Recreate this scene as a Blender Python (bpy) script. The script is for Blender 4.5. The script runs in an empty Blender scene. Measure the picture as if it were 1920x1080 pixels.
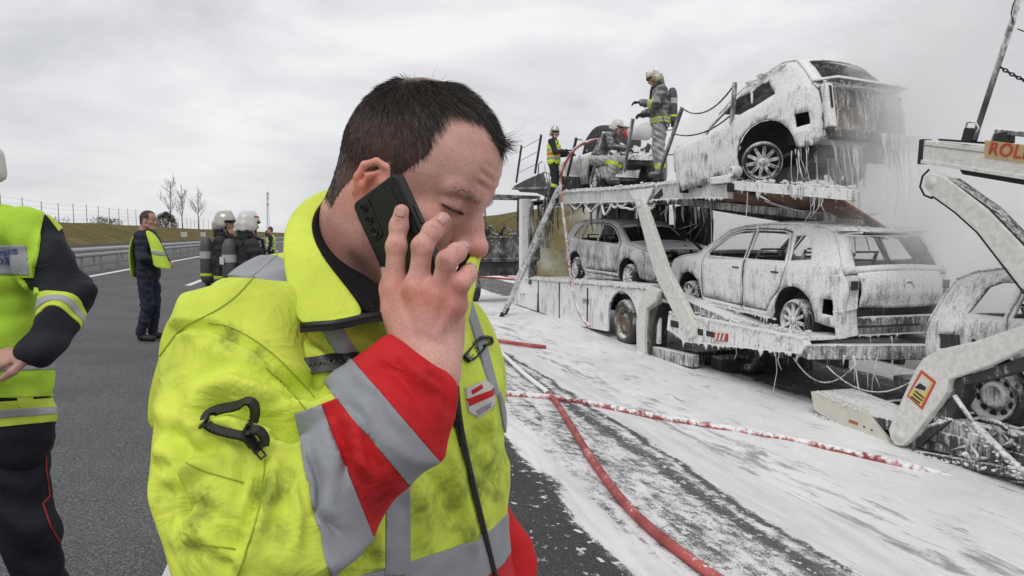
import bpy, bmesh, math, random
import numpy as np
from mathutils import Vector, Matrix, geometry

scene = bpy.context.scene
COL = scene.collection
R = math.radians

# ------------------------------------------------------------------ camera
CAM_H = 1.6
TH = math.atan(100 / 1280.0)
cam_d = bpy.data.cameras.new('camera')
cam_d.sensor_width = 36.0
cam_d.lens = 24.0
cam_d.clip_start = 0.05
cam_d.clip_end = 4000
cam = bpy.data.objects.new('camera', cam_d)
COL.objects.link(cam)
cam.location = (0, 0, CAM_H)
cam.rotation_euler = (R(90) - TH, 0, 0)
scene.camera = cam

# ------------------------------------------------------------------ overcast sky
world = bpy.data.worlds.new('World')
scene.world = world
world.use_nodes = True
wt = world.node_tree
wn, wl = wt.nodes, wt.links
wn.clear()
w_out = wn.new('ShaderNodeOutputWorld')
w_bg = wn.new('ShaderNodeBackground')
w_bg.inputs['Strength'].default_value = 1.0
sky = wn.new('ShaderNodeTexSky')
sky.sky_type = 'NISHITA'
sky.sun_disc = False
sky.sun_elevation = R(48)
sky.sun_rotation = R(200)
sky_dim = wn.new('ShaderNodeMix'); sky_dim.data_type = 'RGBA'; sky_dim.blend_type = 'MULTIPLY'
sky_dim.inputs['Factor'].default_value = 1.0
sky_dim.inputs[7].default_value = (0.08, 0.08, 0.08, 1)
tc = wn.new('ShaderNodeTexCoord')
mp = wn.new('ShaderNodeMapping')
mp.inputs['Scale'].default_value = (1.0, 1.0, 2.6)
nz = wn.new('ShaderNodeTexNoise')
nz.inputs['Scale'].default_value = 2.3
nz.inputs['Detail'].default_value = 7
nz.inputs['Roughness'].default_value = 0.55
nz.inputs['Distortion'].default_value = 0.5
rp = wn.new('ShaderNodeValToRGB')
rp.color_ramp.elements[0].position = 0.36
rp.color_ramp.elements[0].color = (0.565, 0.575, 0.595, 1)
rp.color_ramp.elements[1].position = 0.64
rp.color_ramp.elements[1].color = (0.84, 0.84, 0.85, 1)
mixw = wn.new('ShaderNodeMix'); mixw.data_type = 'RGBA'
mixw.inputs['Factor'].default_value = 0.96
wl.new(tc.outputs['Generated'], mp.inputs['Vector'])
wl.new(mp.outputs['Vector'], nz.inputs['Vector'])
wl.new(nz.outputs['Fac'], rp.inputs['Fac'])
wl.new(sky.outputs['Color'], sky_dim.inputs[6])
wl.new(sky_dim.outputs[2], mixw.inputs[6])
wl.new(rp.outputs['Color'], mixw.inputs[7])
wl.new(mixw.outputs[2], w_bg.inputs['Color'])
wl.new(w_bg.outputs['Background'], w_out.inputs['Surface'])

sun_d = bpy.data.lights.new('sun', 'SUN')
sun_d.energy = 0.9
sun_d.angle = R(28)
sun_d.color = (1.0, 0.98, 0.95)
sun = bpy.data.objects.new('sun', sun_d)
COL.objects.link(sun)
sun.rotation_euler = (R(38), 0, R(-20))

vs = scene.view_settings
vs.view_transform = 'Standard'
vs.look = 'None'
vs.exposure = 0.16
vs.gamma = 1.0
vs.use_curve_mapping = False
try:
    scene.cycles.volume_step_rate = 2.0
    scene.cycles.volume_max_steps = 64
    scene.cycles.max_bounces = 12
    scene.cycles.volume_bounces = 9
except Exception:
    pass

# ------------------------------------------------------------------ frames of reference
YAW = R(15.7)                                   # the road runs this far left of the view
U = Vector((-math.sin(YAW), math.cos(YAW), 0))  # along the road, away
V = Vector((math.cos(YAW), math.sin(YAW), 0))   # across the road, to the right


def T(s, w, z=0.0):
    return U * s + V * w + Vector((0, 0, z))


def gz(w):
    """height of the ground across the road: crossfall, then the lower shoulder"""
    if w < 0:
        return min(-0.06 * w, 0.45)
    if w > 5.5:
        return -0.6
    t = w / 5.5
    return -0.33 * (t**3 - 2 * t * t + t) - 0.6 * (-2 * t**3 + 3 * t * t)


def ray(px, py):
    x = (px - 960) / 1280.0
    y = -(py - 540) / 1280.0
    dy = math.cos(TH) + y * math.sin(TH)
    return Vector((x / dy, 1.0, (-math.sin(TH) + y * math.cos(TH)) / dy))


def P(px, py, d):
    """surveyed point: photo coordinate and distance -> place"""
    return Vector((0, 0, CAM_H)) + ray(px, py) * d


def PW(px, py, w):
    r = ray(px, py)
    d = w / (r.x * V.x + r.y * V.y)
    return Vector((0, 0, CAM_H)) + r * d


def SZ(px, py, w=5.7):
    p = PW(px, py, w)
    return (p.dot(U), p.z)


def G(px, py):
    r = ray(px, py)
    lo, hi = 0.3, 400.0
    for _ in range(60):
        m = (lo + hi) / 2
        if CAM_H + r.z * m > gz((r * m).dot(V)):
            lo = m
        else:
            hi = m
    return Vector((0, 0, CAM_H)) + r * lo

# ------------------------------------------------------------------ objects
def link(name, me, parent=None, mats=(), smooth=None):
    o = bpy.data.objects.new(name, me)
    COL.objects.link(o)
    for m in mats if isinstance(mats, (list, tuple)) else [mats]:
        me.materials.append(m)
    if parent is not None:
        o.parent = parent
    return o


def empty(name, loc=(0, 0, 0), rz=0.0):
    o = bpy.data.objects.new(name, None)
    o.empty_display_size = 0.2
    COL.objects.link(o)
    o.location = loc
    o.rotation_euler = (0, 0, rz)
    return o


def tag(o, label=None, cat=None, group=None, kind=None):
    if label: o['label'] = label
    if cat: o['category'] = cat
    if group: o['group'] = group
    if kind: o['kind'] = kind
    return o


def copy_tree(o, parent=None):
    c = o.copy()
    COL.objects.link(c)
    if parent is not None:
        c.parent = parent
    for ch in list(o.children):
        copy_tree(ch, c)
    return c


def np_mesh(name, v, q, smooth=True):
    v = np.asarray(v, dtype=np.float32)
    q = np.asarray(q, dtype=np.int32)
    k = q.shape[1]
    me = bpy.data.meshes.new(name)
    me.vertices.add(len(v)); me.vertices.foreach_set('co', v.ravel())
    me.loops.add(q.size); me.loops.foreach_set('vertex_index', q.ravel())
    me.polygons.add(len(q))
    me.polygons.foreach_set('loop_start', np.arange(0, q.size, k, dtype=np.int32))
    me.polygons.foreach_set('loop_total', np.full(len(q), k, dtype=np.int32))
    me.polygons.foreach_set('use_smooth', np.full(len(q), smooth, dtype=bool))
    me.update(calc_edges=True)
    return me


class MB:
    """collects shapes, then links them as one mesh object"""

    def __init__(self):
        self.v, self.f, self.s, self.m = [], [], [], []

    def add(self, vs, fs, smooth=False, mi=0):
        b = len(self.v)
        self.v += [tuple(p) for p in vs]
        for f in fs:
            self.f.append(tuple(b + i for i in f)); self.s.append(smooth); self.m.append(mi)
        return self

    def hexa(self, c8, mi=0):
        return self.add(c8, [(0, 3, 2, 1), (4, 5, 6, 7), (0, 1, 5, 4), (1, 2, 6, 5), (2, 3, 7, 6), (3, 0, 4, 7)], False, mi)

    def box(self, c, size, mat=None, mi=0):
        hx, hy, hz = (k / 2 for k in size)
        pts = [Vector((x, y, z)) for z in (-hz, hz) for x, y in ((-hx, -hy), (hx, -hy), (hx, hy), (-hx, hy))]
        if mat is not None:
            pts = [mat @ p for p in pts]
        c = Vector(c)
        return self.hexa([p + c for p in pts], mi)

    def beam(self, a, b, wd, ht, up=(0, 0, 1), mi=0):
        a, b, up = Vector(a), Vector(b), Vector(up)
        d = (b - a).normalized()
        sd = d.cross(up)
        if sd.length < 1e-4: sd = d.cross(Vector((1, 0, 0)))
        sd.normalize()
        uu = sd.cross(d).normalized()
        sd = sd * wd / 2; uu = uu * ht / 2
        return self.hexa([a - sd - uu, a + sd - uu, b + sd - uu, b - sd - uu, a - sd + uu, a + sd + uu, b + sd + uu, b - sd + uu], mi)

    def prism(self, poly, ext, mi=0):
        """closed outline (3-D points) pushed along ext"""
        ext = Vector(ext); n = len(poly)
        a = [Vector(p) for p in poly]; b = [p + ext for p in a]
        nrm = Vector((0, 0, 0))
        for i in range(n):
            nrm += a[i].cross(a[(i + 1) % n])
        flip = nrm.dot(ext) > 0
        fs = [tuple(range(n - 1, -1, -1)) if flip else tuple(range(n)), tuple(range(n, 2 * n)) if flip else tuple(range(2 * n - 1, n - 1, -1))]
        for i in range(n):
            j = (i + 1) % n
            fs.append((i, j, n + j, n + i) if flip else (j, i, n + i, n + j))
        return self.add(a + b, fs, False, mi)

    def tube(self, pts, r, n=8, cap=True, mi=0):
        pts = [Vector(p) for p in pts]
        rs = r if isinstance(r, (list, tuple)) else [r] * len(pts)
        ref = None; vs = []; fs = []
        for i, p in enumerate(pts):
            d = (pts[min(i + 1, len(pts) - 1)] - pts[max(i - 1, 0)])
            if d.length < 1e-9: d = Vector((0, 0, 1))
            d.normalize()
            if ref is None:
                ref = d.cross(Vector((0, 0, 1)))
                if ref.length < 1e-3: ref = d.cross(Vector((1, 0, 0)))
            ref = (ref - d * ref.dot(d))
            if ref.length < 1e-6: ref = d.orthogonal()
            ref.normalize()
            o = d.cross(ref)
            for k in range(n):
                t = 2 * math.pi * k / n
                vs.append(p + (ref * math.cos(t) + o * math.sin(t)) * rs[i])
        for i in range(len(pts) - 1):
            for k in range(n):
                a = i * n + k; b = i * n + (k + 1) % n
                fs.append((a, b, b + n, a + n))
        self.add(vs, fs, True, mi)
        if cap:
            b = len(self.v) - len(vs)
            self.f.append(tuple(b + k for k in range(n - 1, -1, -1))); self.s.append(False); self.m.append(mi)
            e = b + (len(pts) - 1) * n
            self.f.append(tuple(e + k for k in range(n))); self.s.append(False); self.m.append(mi)
        return self

    def lathe(self, c, axis, prof, n=20, mi=0, smooth=True):
        """prof: (along axis, radius)"""
        c, ax = Vector(c), Vector(axis).normalized()
        e = ax.orthogonal().normalized(); g = ax.cross(e)
        vs, fs = [], []
        for h, r in prof:
            for k in range(n):
                t = 2 * math.pi * k / n
                vs.append(c + ax * h + (e * math.cos(t) + g * math.sin(t)) * r)
        for i in range(len(prof) - 1):
            for k in range(n):
                a = i * n + k; b = i * n + (k + 1) % n
                fs.append((a, b, b + n, a + n))
        return self.add(vs, fs, smooth, mi)

    def build(self, name, mats, parent=None, bevel=0.0, loc=None):
        me = bpy.data.meshes.new(name)
        v = self.v
        if loc is not None:
            v = [(p[0] - loc[0], p[1] - loc[1], p[2] - loc[2]) for p in v]
        me.from_pydata(v, [], self.f)
        me.polygons.foreach_set('use_smooth', self.s)
        me.polygons.foreach_set('material_index', self.m)
        me.update()
        o = link(name, me, parent, mats)
        if loc is not None: o.location = loc
        if bevel:
            b = o.modifiers.new('bevel', 'BEVEL'); b.width = bevel; b.segments = 2; b.limit_method = 'ANGLE'; b.angle_limit = R(40)
        return o


# ------------------------------------------------------------------ distance-field modelling (bodies, cloth)
class SDF:
    def __init__(self, lo, hi, h):
        self.lo = np.array(lo, float); self.h = h
        n = np.maximum(np.ceil((np.array(hi) - self.lo) / h).astype(int) + 1, 4)
        self.n = n
        self.ax = [(self.lo[i] + h * np.arange(n[i])).astype(np.float32) for i in range(3)]
        self.D = np.full(tuple(n), 1.0, np.float32)

    def _slab(self, lo, hi):
        sl = []
        for i in range(3):
            a = int(np.floor((lo[i] - self.lo[i]) / self.h)); b = int(np.ceil((hi[i] - self.lo[i]) / self.h)) + 1
            a = max(a, 0); b = min(b, self.n[i])
            if b <= a: return None
            sl.append(slice(a, b))
        return tuple(sl)

    def _put(self, sl, d, k, sub):
        c = self.D[sl]
        if sub:
            d = -d
            r = np.maximum(c, d)
            if k > 0:
                e = np.maximum(k - np.abs(c - d), 0); r = r + e * e / (4 * k)
        else:
            r = np.minimum(c, d)
            if k > 0:
                e = np.maximum(k - np.abs(c - d), 0); r = r - e * e / (4 * k)
        self.D[sl] = r

    def _xyz(self, sl, c):
        return (self.ax[0][sl[0]][:, None, None] - c[0], self.ax[1][sl[1]][None, :, None] - c[1], self.ax[2][sl[2]][None, None, :] - c[2])

    def cap(self, a, b, ra, rb=None, k=0.0, sub=False, flat=None):
        a = np.array(a, float); b = np.array(b, float)
        rb = ra if rb is None else rb
        rm = max(ra, rb) * (max(1.0, flat[1]) if flat else 1.0) + k + 3 * self.h
        sl = self._slab(np.minimum(a, b) - rm, np.maximum(a, b) + rm)
        if sl is None: return self
        X, Y, Z = self._xyz(sl, a)
        ba = b - a; L2 = max(float(ba @ ba), 1e-12)
        t = np.clip((X * ba[0] + Y * ba[1] + Z * ba[2]) / L2, 0, 1)
        dx, dy, dz = X - t * ba[0], Y - t * ba[1], Z - t * ba[2]
        if flat:
            n = np.array(flat[0], float); n /= np.linalg.norm(n)
            q = (dx * n[0] + dy * n[1] + dz * n[2]) * (1.0 / flat[1] - 1.0)
            dx = dx + q * n[0]; dy = dy + q * n[1]; dz = dz + q * n[2]
        d = np.sqrt(dx * dx + dy * dy + dz * dz) - (ra + (rb - ra) * t)
        if flat and flat[1] < 1: d = d * flat[1] ** 0.5
        self._put(sl, d.astype(np.float32), k, sub)
        return self

    def chain(self, pts, rs, k=0.0, sub=False, flat=None):
        if not isinstance(rs, (list, tuple)): rs = [rs] * len(pts)
        for i in range(len(pts) - 1):
            self.cap(pts[i], pts[i + 1], rs[i], rs[i + 1], k, sub, flat)
        return self

    def ell(self, c, r, rot=None, k=0.0, sub=False):
        c = np.array(c, float); r = np.array(r, float)
        m = float(r.max()) + k + 3 * self.h
        sl = self._slab(c - m, c + m)
        if sl is None: return self
        X, Y, Z = self._xyz(sl, c)
        if rot is not None:
            M = np.array(rot, float).T
            X, Y, Z = (M[i][0] * X + M[i][1] * Y + M[i][2] * Z for i in range(3))
        k0 = np.sqrt((X / r[0]) ** 2 + (Y / r[1]) ** 2 + (Z / r[2]) ** 2)
        k1 = np.sqrt((X / r[0] ** 2) ** 2 + (Y / r[1] ** 2) ** 2 + (Z / r[2] ** 2) ** 2)
        d = k0 * (k0 - 1) / np.maximum(k1, 1e-6)
        self._put(sl, d.astype(np.float32), k, sub)
        return self

    def box(self, c, half, rot=None, rnd=0.01, k=0.0, sub=False):
        c = np.array(c, float); hf = np.array(half, float) - rnd
        m = float(np.linalg.norm(half)) + k + 3 * self.h
        sl = self._slab(c - m, c + m)
        if sl is None: return self
        X, Y, Z = self._xyz(sl, c)
        if rot is not None:
            M = np.array(rot, float).T
            X, Y, Z = (M[i][0] * X + M[i][1] * Y + M[i][2] * Z for i in range(3))
        qx, qy, qz = np.abs(X) - hf[0], np.abs(Y) - hf[1], np.abs(Z) - hf[2]
        d = np.sqrt(np.maximum(qx, 0) ** 2 + np.maximum(qy, 0) ** 2 + np.maximum(qz, 0) ** 2) + np.minimum(np.maximum(qx, np.maximum(qy, qz)), 0) - rnd
        self._put(sl, d.astype(np.float32), k, sub)
        return self

    def half(self, p, n, k=0.0):
        """cut away what lies on the side n points to"""
        sl = tuple(slice(0, m) for m in self.n)
        X, Y, Z = self._xyz(sl, p)
        n = np.array(n, float); n /= np.linalg.norm(n)
        d = -(X * n[0] + Y * n[1] + Z * n[2])
        self._put(sl, d.astype(np.float32), k, True)
        return self

    def mesh(self):
        D = self.D
        S = D < 0
        # close the border
        nx, ny, nz_ = D.shape
        c = [S[i:nx - 1 + i, j:ny - 1 + j, l:nz_ - 1 + l] for i in (0, 1) for j in (0, 1) for l in (0, 1)]
        any_ = c[0] | c[1] | c[2] | c[3] | c[4] | c[5] | c[6] | c[7]
        all_ = c[0] & c[1] & c[2] & c[3] & c[4] & c[5] & c[6] & c[7]
        act = any_ & ~all_
        I, J, K = np.nonzero(act)
        idx = np.full(act.shape, -1, np.int32); idx[I, J, K] = np.arange(len(I))
        pos = np.zeros((len(I), 3)); cnt = np.zeros(len(I))
        offs = [(i, j, l) for i in (0, 1) for j in (0, 1) for l in (0, 1)]
        val = {o: D[I + o[0], J + o[1], K + o[2]] for o in offs}
        for o in offs:
            for ax in range(3):
                if o[ax] == 0:
                    o2 = list(o); o2[ax] = 1; o2 = tuple(o2)
                    a, b = val[o], val[o2]
                    m = (a < 0) != (b < 0)
                    t = np.where(m, a / np.where(m, a - b, 1), 0)
                    p = np.tile(np.array(o, float), (len(I), 1)); p[:, ax] += t
                    pos[m] += p[m]; cnt[m] += 1
        pos /= np.maximum(cnt, 1)[:, None]
        v = self.lo + self.h * (np.stack([I, J, K], 1) + pos)
        quads = []
        for ax in range(3):
            sh = [slice(None)] * 3; sh2 = [slice(None)] * 3
            sh[ax] = slice(0, D.shape[ax] - 1); sh2[ax] = slice(1, None)
            A, B = S[tuple(sh)], S[tuple(sh2)]
            e = A != B
            i, j, l = np.nonzero(e)
            o1, o2 = [(1, 2), (2, 0), (0, 1)][ax]
            ok = (np.stack([i, j, l], 1)[:, o1] > 0) & (np.stack([i, j, l], 1)[:, o2] > 0)
            base = np.stack([i, j, l], 1)[ok]
            for dd in (o1, o2):
                base = base[base[:, dd] < D.shape[dd] - 1]
            flip = A[base[:, 0], base[:, 1], base[:, 2]]
            d1 = np.zeros(3, int); d1[o1] = 1
            d2 = np.zeros(3, int); d2[o2] = 1
            q = [base - d1 - d2, base - d2, base, base - d1]
            q = np.stack([idx[p[:, 0], p[:, 1], p[:, 2]] for p in q], 1)
            q[~flip] = q[~flip][:, ::-1]
            quads.append(q)
        q = np.concatenate(quads)
        q = q[(q >= 0).all(1)]
        return v, q


def vnormals(v, q):
    n = np.zeros_like(v)
    a = np.cross(v[q[:, 2]] - v[q[:, 0]], v[q[:, 3]] - v[q[:, 1]]) if q.shape[1] == 4 else np.cross(v[q[:, 1]] - v[q[:, 0]], v[q[:, 2]] - v[q[:, 0]])
    for k in range(q.shape[1]):
        np.add.at(n, q[:, k], a)
    return n / np.maximum(np.linalg.norm(n, axis=1), 1e-9)[:, None]


def smooth_v(v, q, it=1, lam=0.5):
    for _ in range(it):
        s = np.zeros_like(v); c = np.zeros(len(v))
        for k in range(4):
            np.add.at(s, q[:, k], v[q[:, (k + 1) % 4]]); np.add.at(c, q[:, k], 1)
            np.add.at(s, q[:, (k + 1) % 4], v[q[:, k]]); np.add.at(c, q[:, (k + 1) % 4], 1)
        v = v + lam * (s / np.maximum(c, 1)[:, None] - v)
    return v


def patch(v, q, n, planes, off, name, mat, parent, face_dir=None, thick=0.002, face_min=0.0, rim=True):
    """a piece of cloth cut from a surface by planes (point, normal: kept on the negative side), lying `off` proud of it"""
    keep = np.ones(len(v), bool)
    for p, m in planes:
        m = np.array(m, float); m /= np.linalg.norm(m)
        keep &= ((v - np.array(p, float)) @ m) < 0.012
    fk = keep[q].all(1)
    if face_dir is not None:
        fc = v[q].mean(1); fn = n[q].mean(1)
        if callable(face_dir): fk &= face_dir(fc, fn)
        else: fk &= (fn @ np.array(face_dir, float)) > face_min
    q2 = q[fk]
    if len(q2) == 0: return None
    used, inv = np.unique(q2, return_inverse=True)
    q2 = inv.reshape(q2.shape)
    me = np_mesh(name, v[used] + n[used] * off, q2)
    bm = bmesh.new(); bm.from_mesh(me)
    for p, m in planes:
        g = bm.verts[:] + bm.edges[:] + bm.faces[:]
        bmesh.ops.bisect_plane(bm, geom=g, plane_co=Vector(p), plane_no=Vector(m).normalized(), clear_outer=True, dist=1e-5)
    if rim and thick > 0:
        bm.normal_update()
        be = [e for e in bm.edges if len(e.link_faces) == 1]
        if be:
            nn = {vv.index: vv.normal.copy() for e in be for vv in e.verts} if False else {}
            r = bmesh.ops.extrude_edge_only(bm, edges=be)
            for vv in r['geom']:
                if isinstance(vv, bmesh.types.BMVert):
                    src = None
                    for e in vv.link_edges:
                        o = e.other_vert(vv)
                        if o not in r['geom']: src = o; break
                    nv = src.normal if src else vv.normal
                    vv.co -= nv * (off + thick)
    for f in bm.faces: f.smooth = True
    bm.to_mesh(me); bm.free()
    if len(me.polygons) == 0: return None
    return link(name, me, parent, mat)


CAMP = Vector((0, 0, CAM_H))


def cplane(a, b):
    """upright cutting plane through two surveyed directions; the negative side lies right of a->b as seen in the photo"""
    ra, rb = ray(*a), ray(*b)
    return (CAMP, -(ra.cross(rb)))


def cpoly(pts):
    """planes for a convex outline listed clockwise as seen"""
    ar = sum(pts[i][0] * pts[(i + 1) % len(pts)][1] - pts[(i + 1) % len(pts)][0] * pts[i][1] for i in range(len(pts)))
    if ar < 0: pts = pts[::-1]
    out = []
    for i in range(len(pts)):
        out.append(cplane(pts[i], pts[(i + 1) % len(pts)]))
    return out


def project(v):
    v = np.asarray(v, float)
    x, y, z = v[:, 0], v[:, 1], v[:, 2] - CAM_H
    f = y * math.cos(TH) - z * math.sin(TH)
    u = y * math.sin(TH) + z * math.cos(TH)
    return np.stack([960 + 1280 * x / f, 540 - 1280 * u / f], 1)


def polydist(p, line):
    """distance of 2-D points to a polyline"""
    line = np.asarray(line, float)
    best = np.full(len(p), 1e9); tt = np.zeros(len(p))
    for i in range(len(line) - 1):
        a, b = line[i], line[i + 1]
        ba = b - a
        t = np.clip(((p - a) @ ba) / max(ba @ ba, 1e-9), 0, 1)
        d = np.linalg.norm(p - a - t[:, None] * ba, axis=1)
        m = d < best
        best[m] = d[m]; tt[m] = (i + t[m]) / (len(line) - 1)
    return best, tt


# ------------------------------------------------------------------ materials
MATS = {}


def nodes_of(m):
    m.use_nodes = True
    return m.node_tree.nodes, m.node_tree.links


def mat(name, col, rough=0.6, metal=0.0, var=0.12, scale=20.0, bump=0.0, bscale=60.0, coat=0.0, spec=None, sss=0.0):
    if name in MATS: return MATS[name]
    m = bpy.data.materials.new(name)
    n, l = nodes_of(m)
    b = n['Principled BSDF']
    b.inputs['Roughness'].default_value = rough
    b.inputs['Metallic'].default_value = metal
    if spec is not None: b.inputs['Specular IOR Level'].default_value = spec
    if coat: b.inputs['Coat Weight'].default_value = coat
    if sss:
        b.inputs['Subsurface Weight'].default_value = sss
        b.inputs['Subsurface Radius'].default_value = (0.012, 0.005, 0.003)
        b.inputs['Subsurface Scale'].default_value = 0.6
    t = n.new('ShaderNodeTexCoord')
    z = n.new('ShaderNodeTexNoise'); z.inputs['Scale'].default_value = scale; z.inputs['Detail'].default_value = 5
    mx = n.new('ShaderNodeMix'); mx.data_type = 'RGBA'
    mx.inputs[6].default_value = tuple(max(0, c * (1 - var)) for c in col) + (1,)
    mx.inputs[7].default_value = tuple(min(1, c * (1 + var)) for c in col) + (1,)
    l.new(t.outputs['Object'], z.inputs['Vector'])
    l.new(z.outputs['Fac'], mx.inputs['Factor'])
    l.new(mx.outputs[2], b.inputs['Base Color'])
    if bump:
        z2 = n.new('ShaderNodeTexNoise'); z2.inputs['Scale'].default_value = bscale; z2.inputs['Detail'].default_value = 4
        bp = n.new('ShaderNodeBump'); bp.inputs['Strength'].default_value = bump; bp.inputs['Distance'].default_value = 0.01
        l.new(t.outputs['Object'], z2.inputs['Vector'])
        l.new(z2.outputs['Fac'], bp.inputs['Height']); l.new(bp.outputs['Normal'], b.inputs['Normal'])
    MATS[name] = m
    return m


def N(n, typ, **kw):
    x = n.new(typ)
    for k, v in kw.items():
        if k in ('op',): x.operation = v
        else: setattr(x, k, v)
    return x


def math_n(n, l, op, a, b=None, c=None, clamp=False):
    x = n.new('ShaderNodeMath'); x.operation = op; x.use_clamp = clamp
    for i, s in enumerate((a, b, c)):
        if s is None: continue
        if isinstance(s, (int, float)): x.inputs[i].default_value = s
        else: l.new(s, x.inputs[i])
    return x.outputs[0]


def ramp_n(n, l, fac, stops):
    r = n.new('ShaderNodeValToRGB')
    e = r.color_ramp.elements
    e[0].position, e[0].color = stops[0][0], tuple(stops[0][1]) + (1,)
    e[1].position, e[1].color = stops[1][0], tuple(stops[1][1]) + (1,)
    for p, c in stops[2:]:
        x = e.new(p); x.color = tuple(c) + (1,)
    l.new(fac, r.inputs['Fac'])
    return r.outputs['Color']


def foam_mat(name, foam=0.55, under=(0.05, 0.05, 0.05), white=(0.88, 0.88, 0.88), sc=1.0, tint=None, stretch=7.0, up=0.16, soft=0.09):
    """burnt or painted metal with fire-fighting foam running down it"""
    if name in MATS: return MATS[name]
    m = bpy.data.materials.new(name)
    n, l = nodes_of(m)
    b = n['Principled BSDF']; b.inputs['Roughness'].default_value = 0.62
    g = n.new('ShaderNodeNewGeometry')
    mp = n.new('ShaderNodeMapping'); mp.inputs['Scale'].default_value = (11 * sc, 11 * sc, 11 * sc / stretch)
    l.new(g.outputs['Position'], mp.inputs['Vector'])
    z1 = n.new('ShaderNodeTexNoise'); z1.inputs['Scale'].default_value = 1.6; z1.inputs['Detail'].default_value = 7; z1.inputs['Roughness'].default_value = 0.62; z1.inputs['Distortion'].default_value = 0.4
    l.new(mp.outputs['Vector'], z1.inputs['Vector'])
    z2 = n.new('ShaderNodeTexNoise'); z2.inputs['Scale'].default_value = 3.2 * sc; z2.inputs['Detail'].default_value = 6
    l.new(g.outputs['Position'], z2.inputs['Vector'])
    z3 = n.new('ShaderNodeTexNoise'); z3.inputs['Scale'].default_value = 38 * sc; z3.inputs['Detail'].default_value = 3
    l.new(g.outputs['Position'], z3.inputs['Vector'])
    mp4 = n.new('ShaderNodeMapping'); mp4.inputs['Scale'].default_value = (46 * sc, 46 * sc, 46 * sc / (stretch * 1.6))
    l.new(g.outputs['Position'], mp4.inputs['Vector'])
    z4 = n.new('ShaderNodeTexNoise'); z4.inputs['Scale'].default_value = 1.0; z4.inputs['Detail'].default_value = 4
    l.new(mp4.outputs['Vector'], z4.inputs['Vector'])
    sp = n.new('ShaderNodeSeparateXYZ'); l.new(g.outputs['Normal'], sp.inputs[0])
    a = math_n(n, l, 'MULTIPLY', z1.outputs['Fac'], 0.36)
    a = math_n(n, l, 'MULTIPLY_ADD', z4.outputs['Fac'], 0.26, a)
    a = math_n(n, l, 'MULTIPLY_ADD', z2.outputs['Fac'], 0.24, a)
    a = math_n(n, l, 'MULTIPLY_ADD', z3.outputs['Fac'], 0.14, a)
    a = math_n(n, l, 'MULTIPLY_ADD', sp.outputs[2], up, a)
    th = 0.5 - (foam - 0.5) * 0.34
    r = n.new('ShaderNodeMapRange'); r.inputs[1].default_value = th - soft; r.inputs[2].default_value = th + soft
    r.interpolation_type = 'SMOOTHSTEP'
    l.new(a, r.inputs[0])
    un = ramp_n(n, l, z2.outputs['Fac'], [(0.35, tuple(c * 0.7 for c in under)), (0.65, tint or tuple(c * 1.7 for c in under))])
    wh = ramp_n(n, l, z3.outputs['Fac'], [(0.3, tuple(c * 0.80 for c in white)), (0.62, white)])
    mx = n.new('ShaderNodeMix'); mx.data_type = 'RGBA'
    l.new(r.outputs[0], mx.inputs['Factor']); l.new(un, mx.inputs[6]); l.new(wh, mx.inputs[7])
    l.new(mx.outputs[2], b.inputs['Base Color'])
    bp = n.new('ShaderNodeBump'); bp.inputs['Strength'].default_value = 0.55; bp.inputs['Distance'].default_value = 0.02
    hh = math_n(n, l, 'MULTIPLY_ADD', z3.outputs['Fac'], 0.35, r.outputs[0])
    l.new(hh, bp.inputs['Height']); l.new(bp.outputs['Normal'], b.inputs['Normal'])
    MATS[name] = m
    return m


def drips(name, edges, mt, parent, n=60, lmin=0.04, lmax=0.22, r=0.007, seed=1, wob=0.25):
    """foam hanging in strands from edges (list of point pairs)"""
    rnd = random.Random(seed); mb = MB()
    L = [(Vector(b) - Vector(a)).length for a, b in edges]; tot = sum(L)
    for _ in range(n):
        x = rnd.random() * tot
        for (a, b), ln in zip(edges, L):
            if x <= ln: break
            x -= ln
        p = Vector(a).lerp(Vector(b), min(1, x / max(ln, 1e-6)))
        if math.sin(p.x * 7.1 + p.y * 5.3 + seed) + .6 * math.sin(p.y * 17 + p.x * 13) < -.25 + rnd.uniform(-.5, .5): continue
        h = lmin + (lmax - lmin) * rnd.random() ** 3.2
        rr = r * (0.35 + 0.75 * rnd.random())
        q = p + Vector((rnd.uniform(-1, 1) * wob * h * .4, rnd.uniform(-1, 1) * wob * h * .4, -h * 0.5))
        e = p + Vector((rnd.uniform(-1, 1) * wob * h, rnd.uniform(-1, 1) * wob * h, -h))
        mb.tube([p + Vector((0, 0, rr)), p.lerp(q, .4) + Vector((rnd.uniform(-1, 1), rnd.uniform(-1, 1), 0)) * rr * .8, q, q.lerp(e, .5) + Vector((rnd.uniform(-1, 1), rnd.uniform(-1, 1), 0)) * rr, e], [rr * 2.4, rr * rnd.uniform(.8, 1.6), rr * rnd.uniform(.5, 1.2), rr * rnd.uniform(.5, 1.4), rr * rnd.uniform(.2, .8)], 5)
    o = mb.build(name, mt, parent)
    o['kind'] = 'stuff'
    return o


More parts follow.
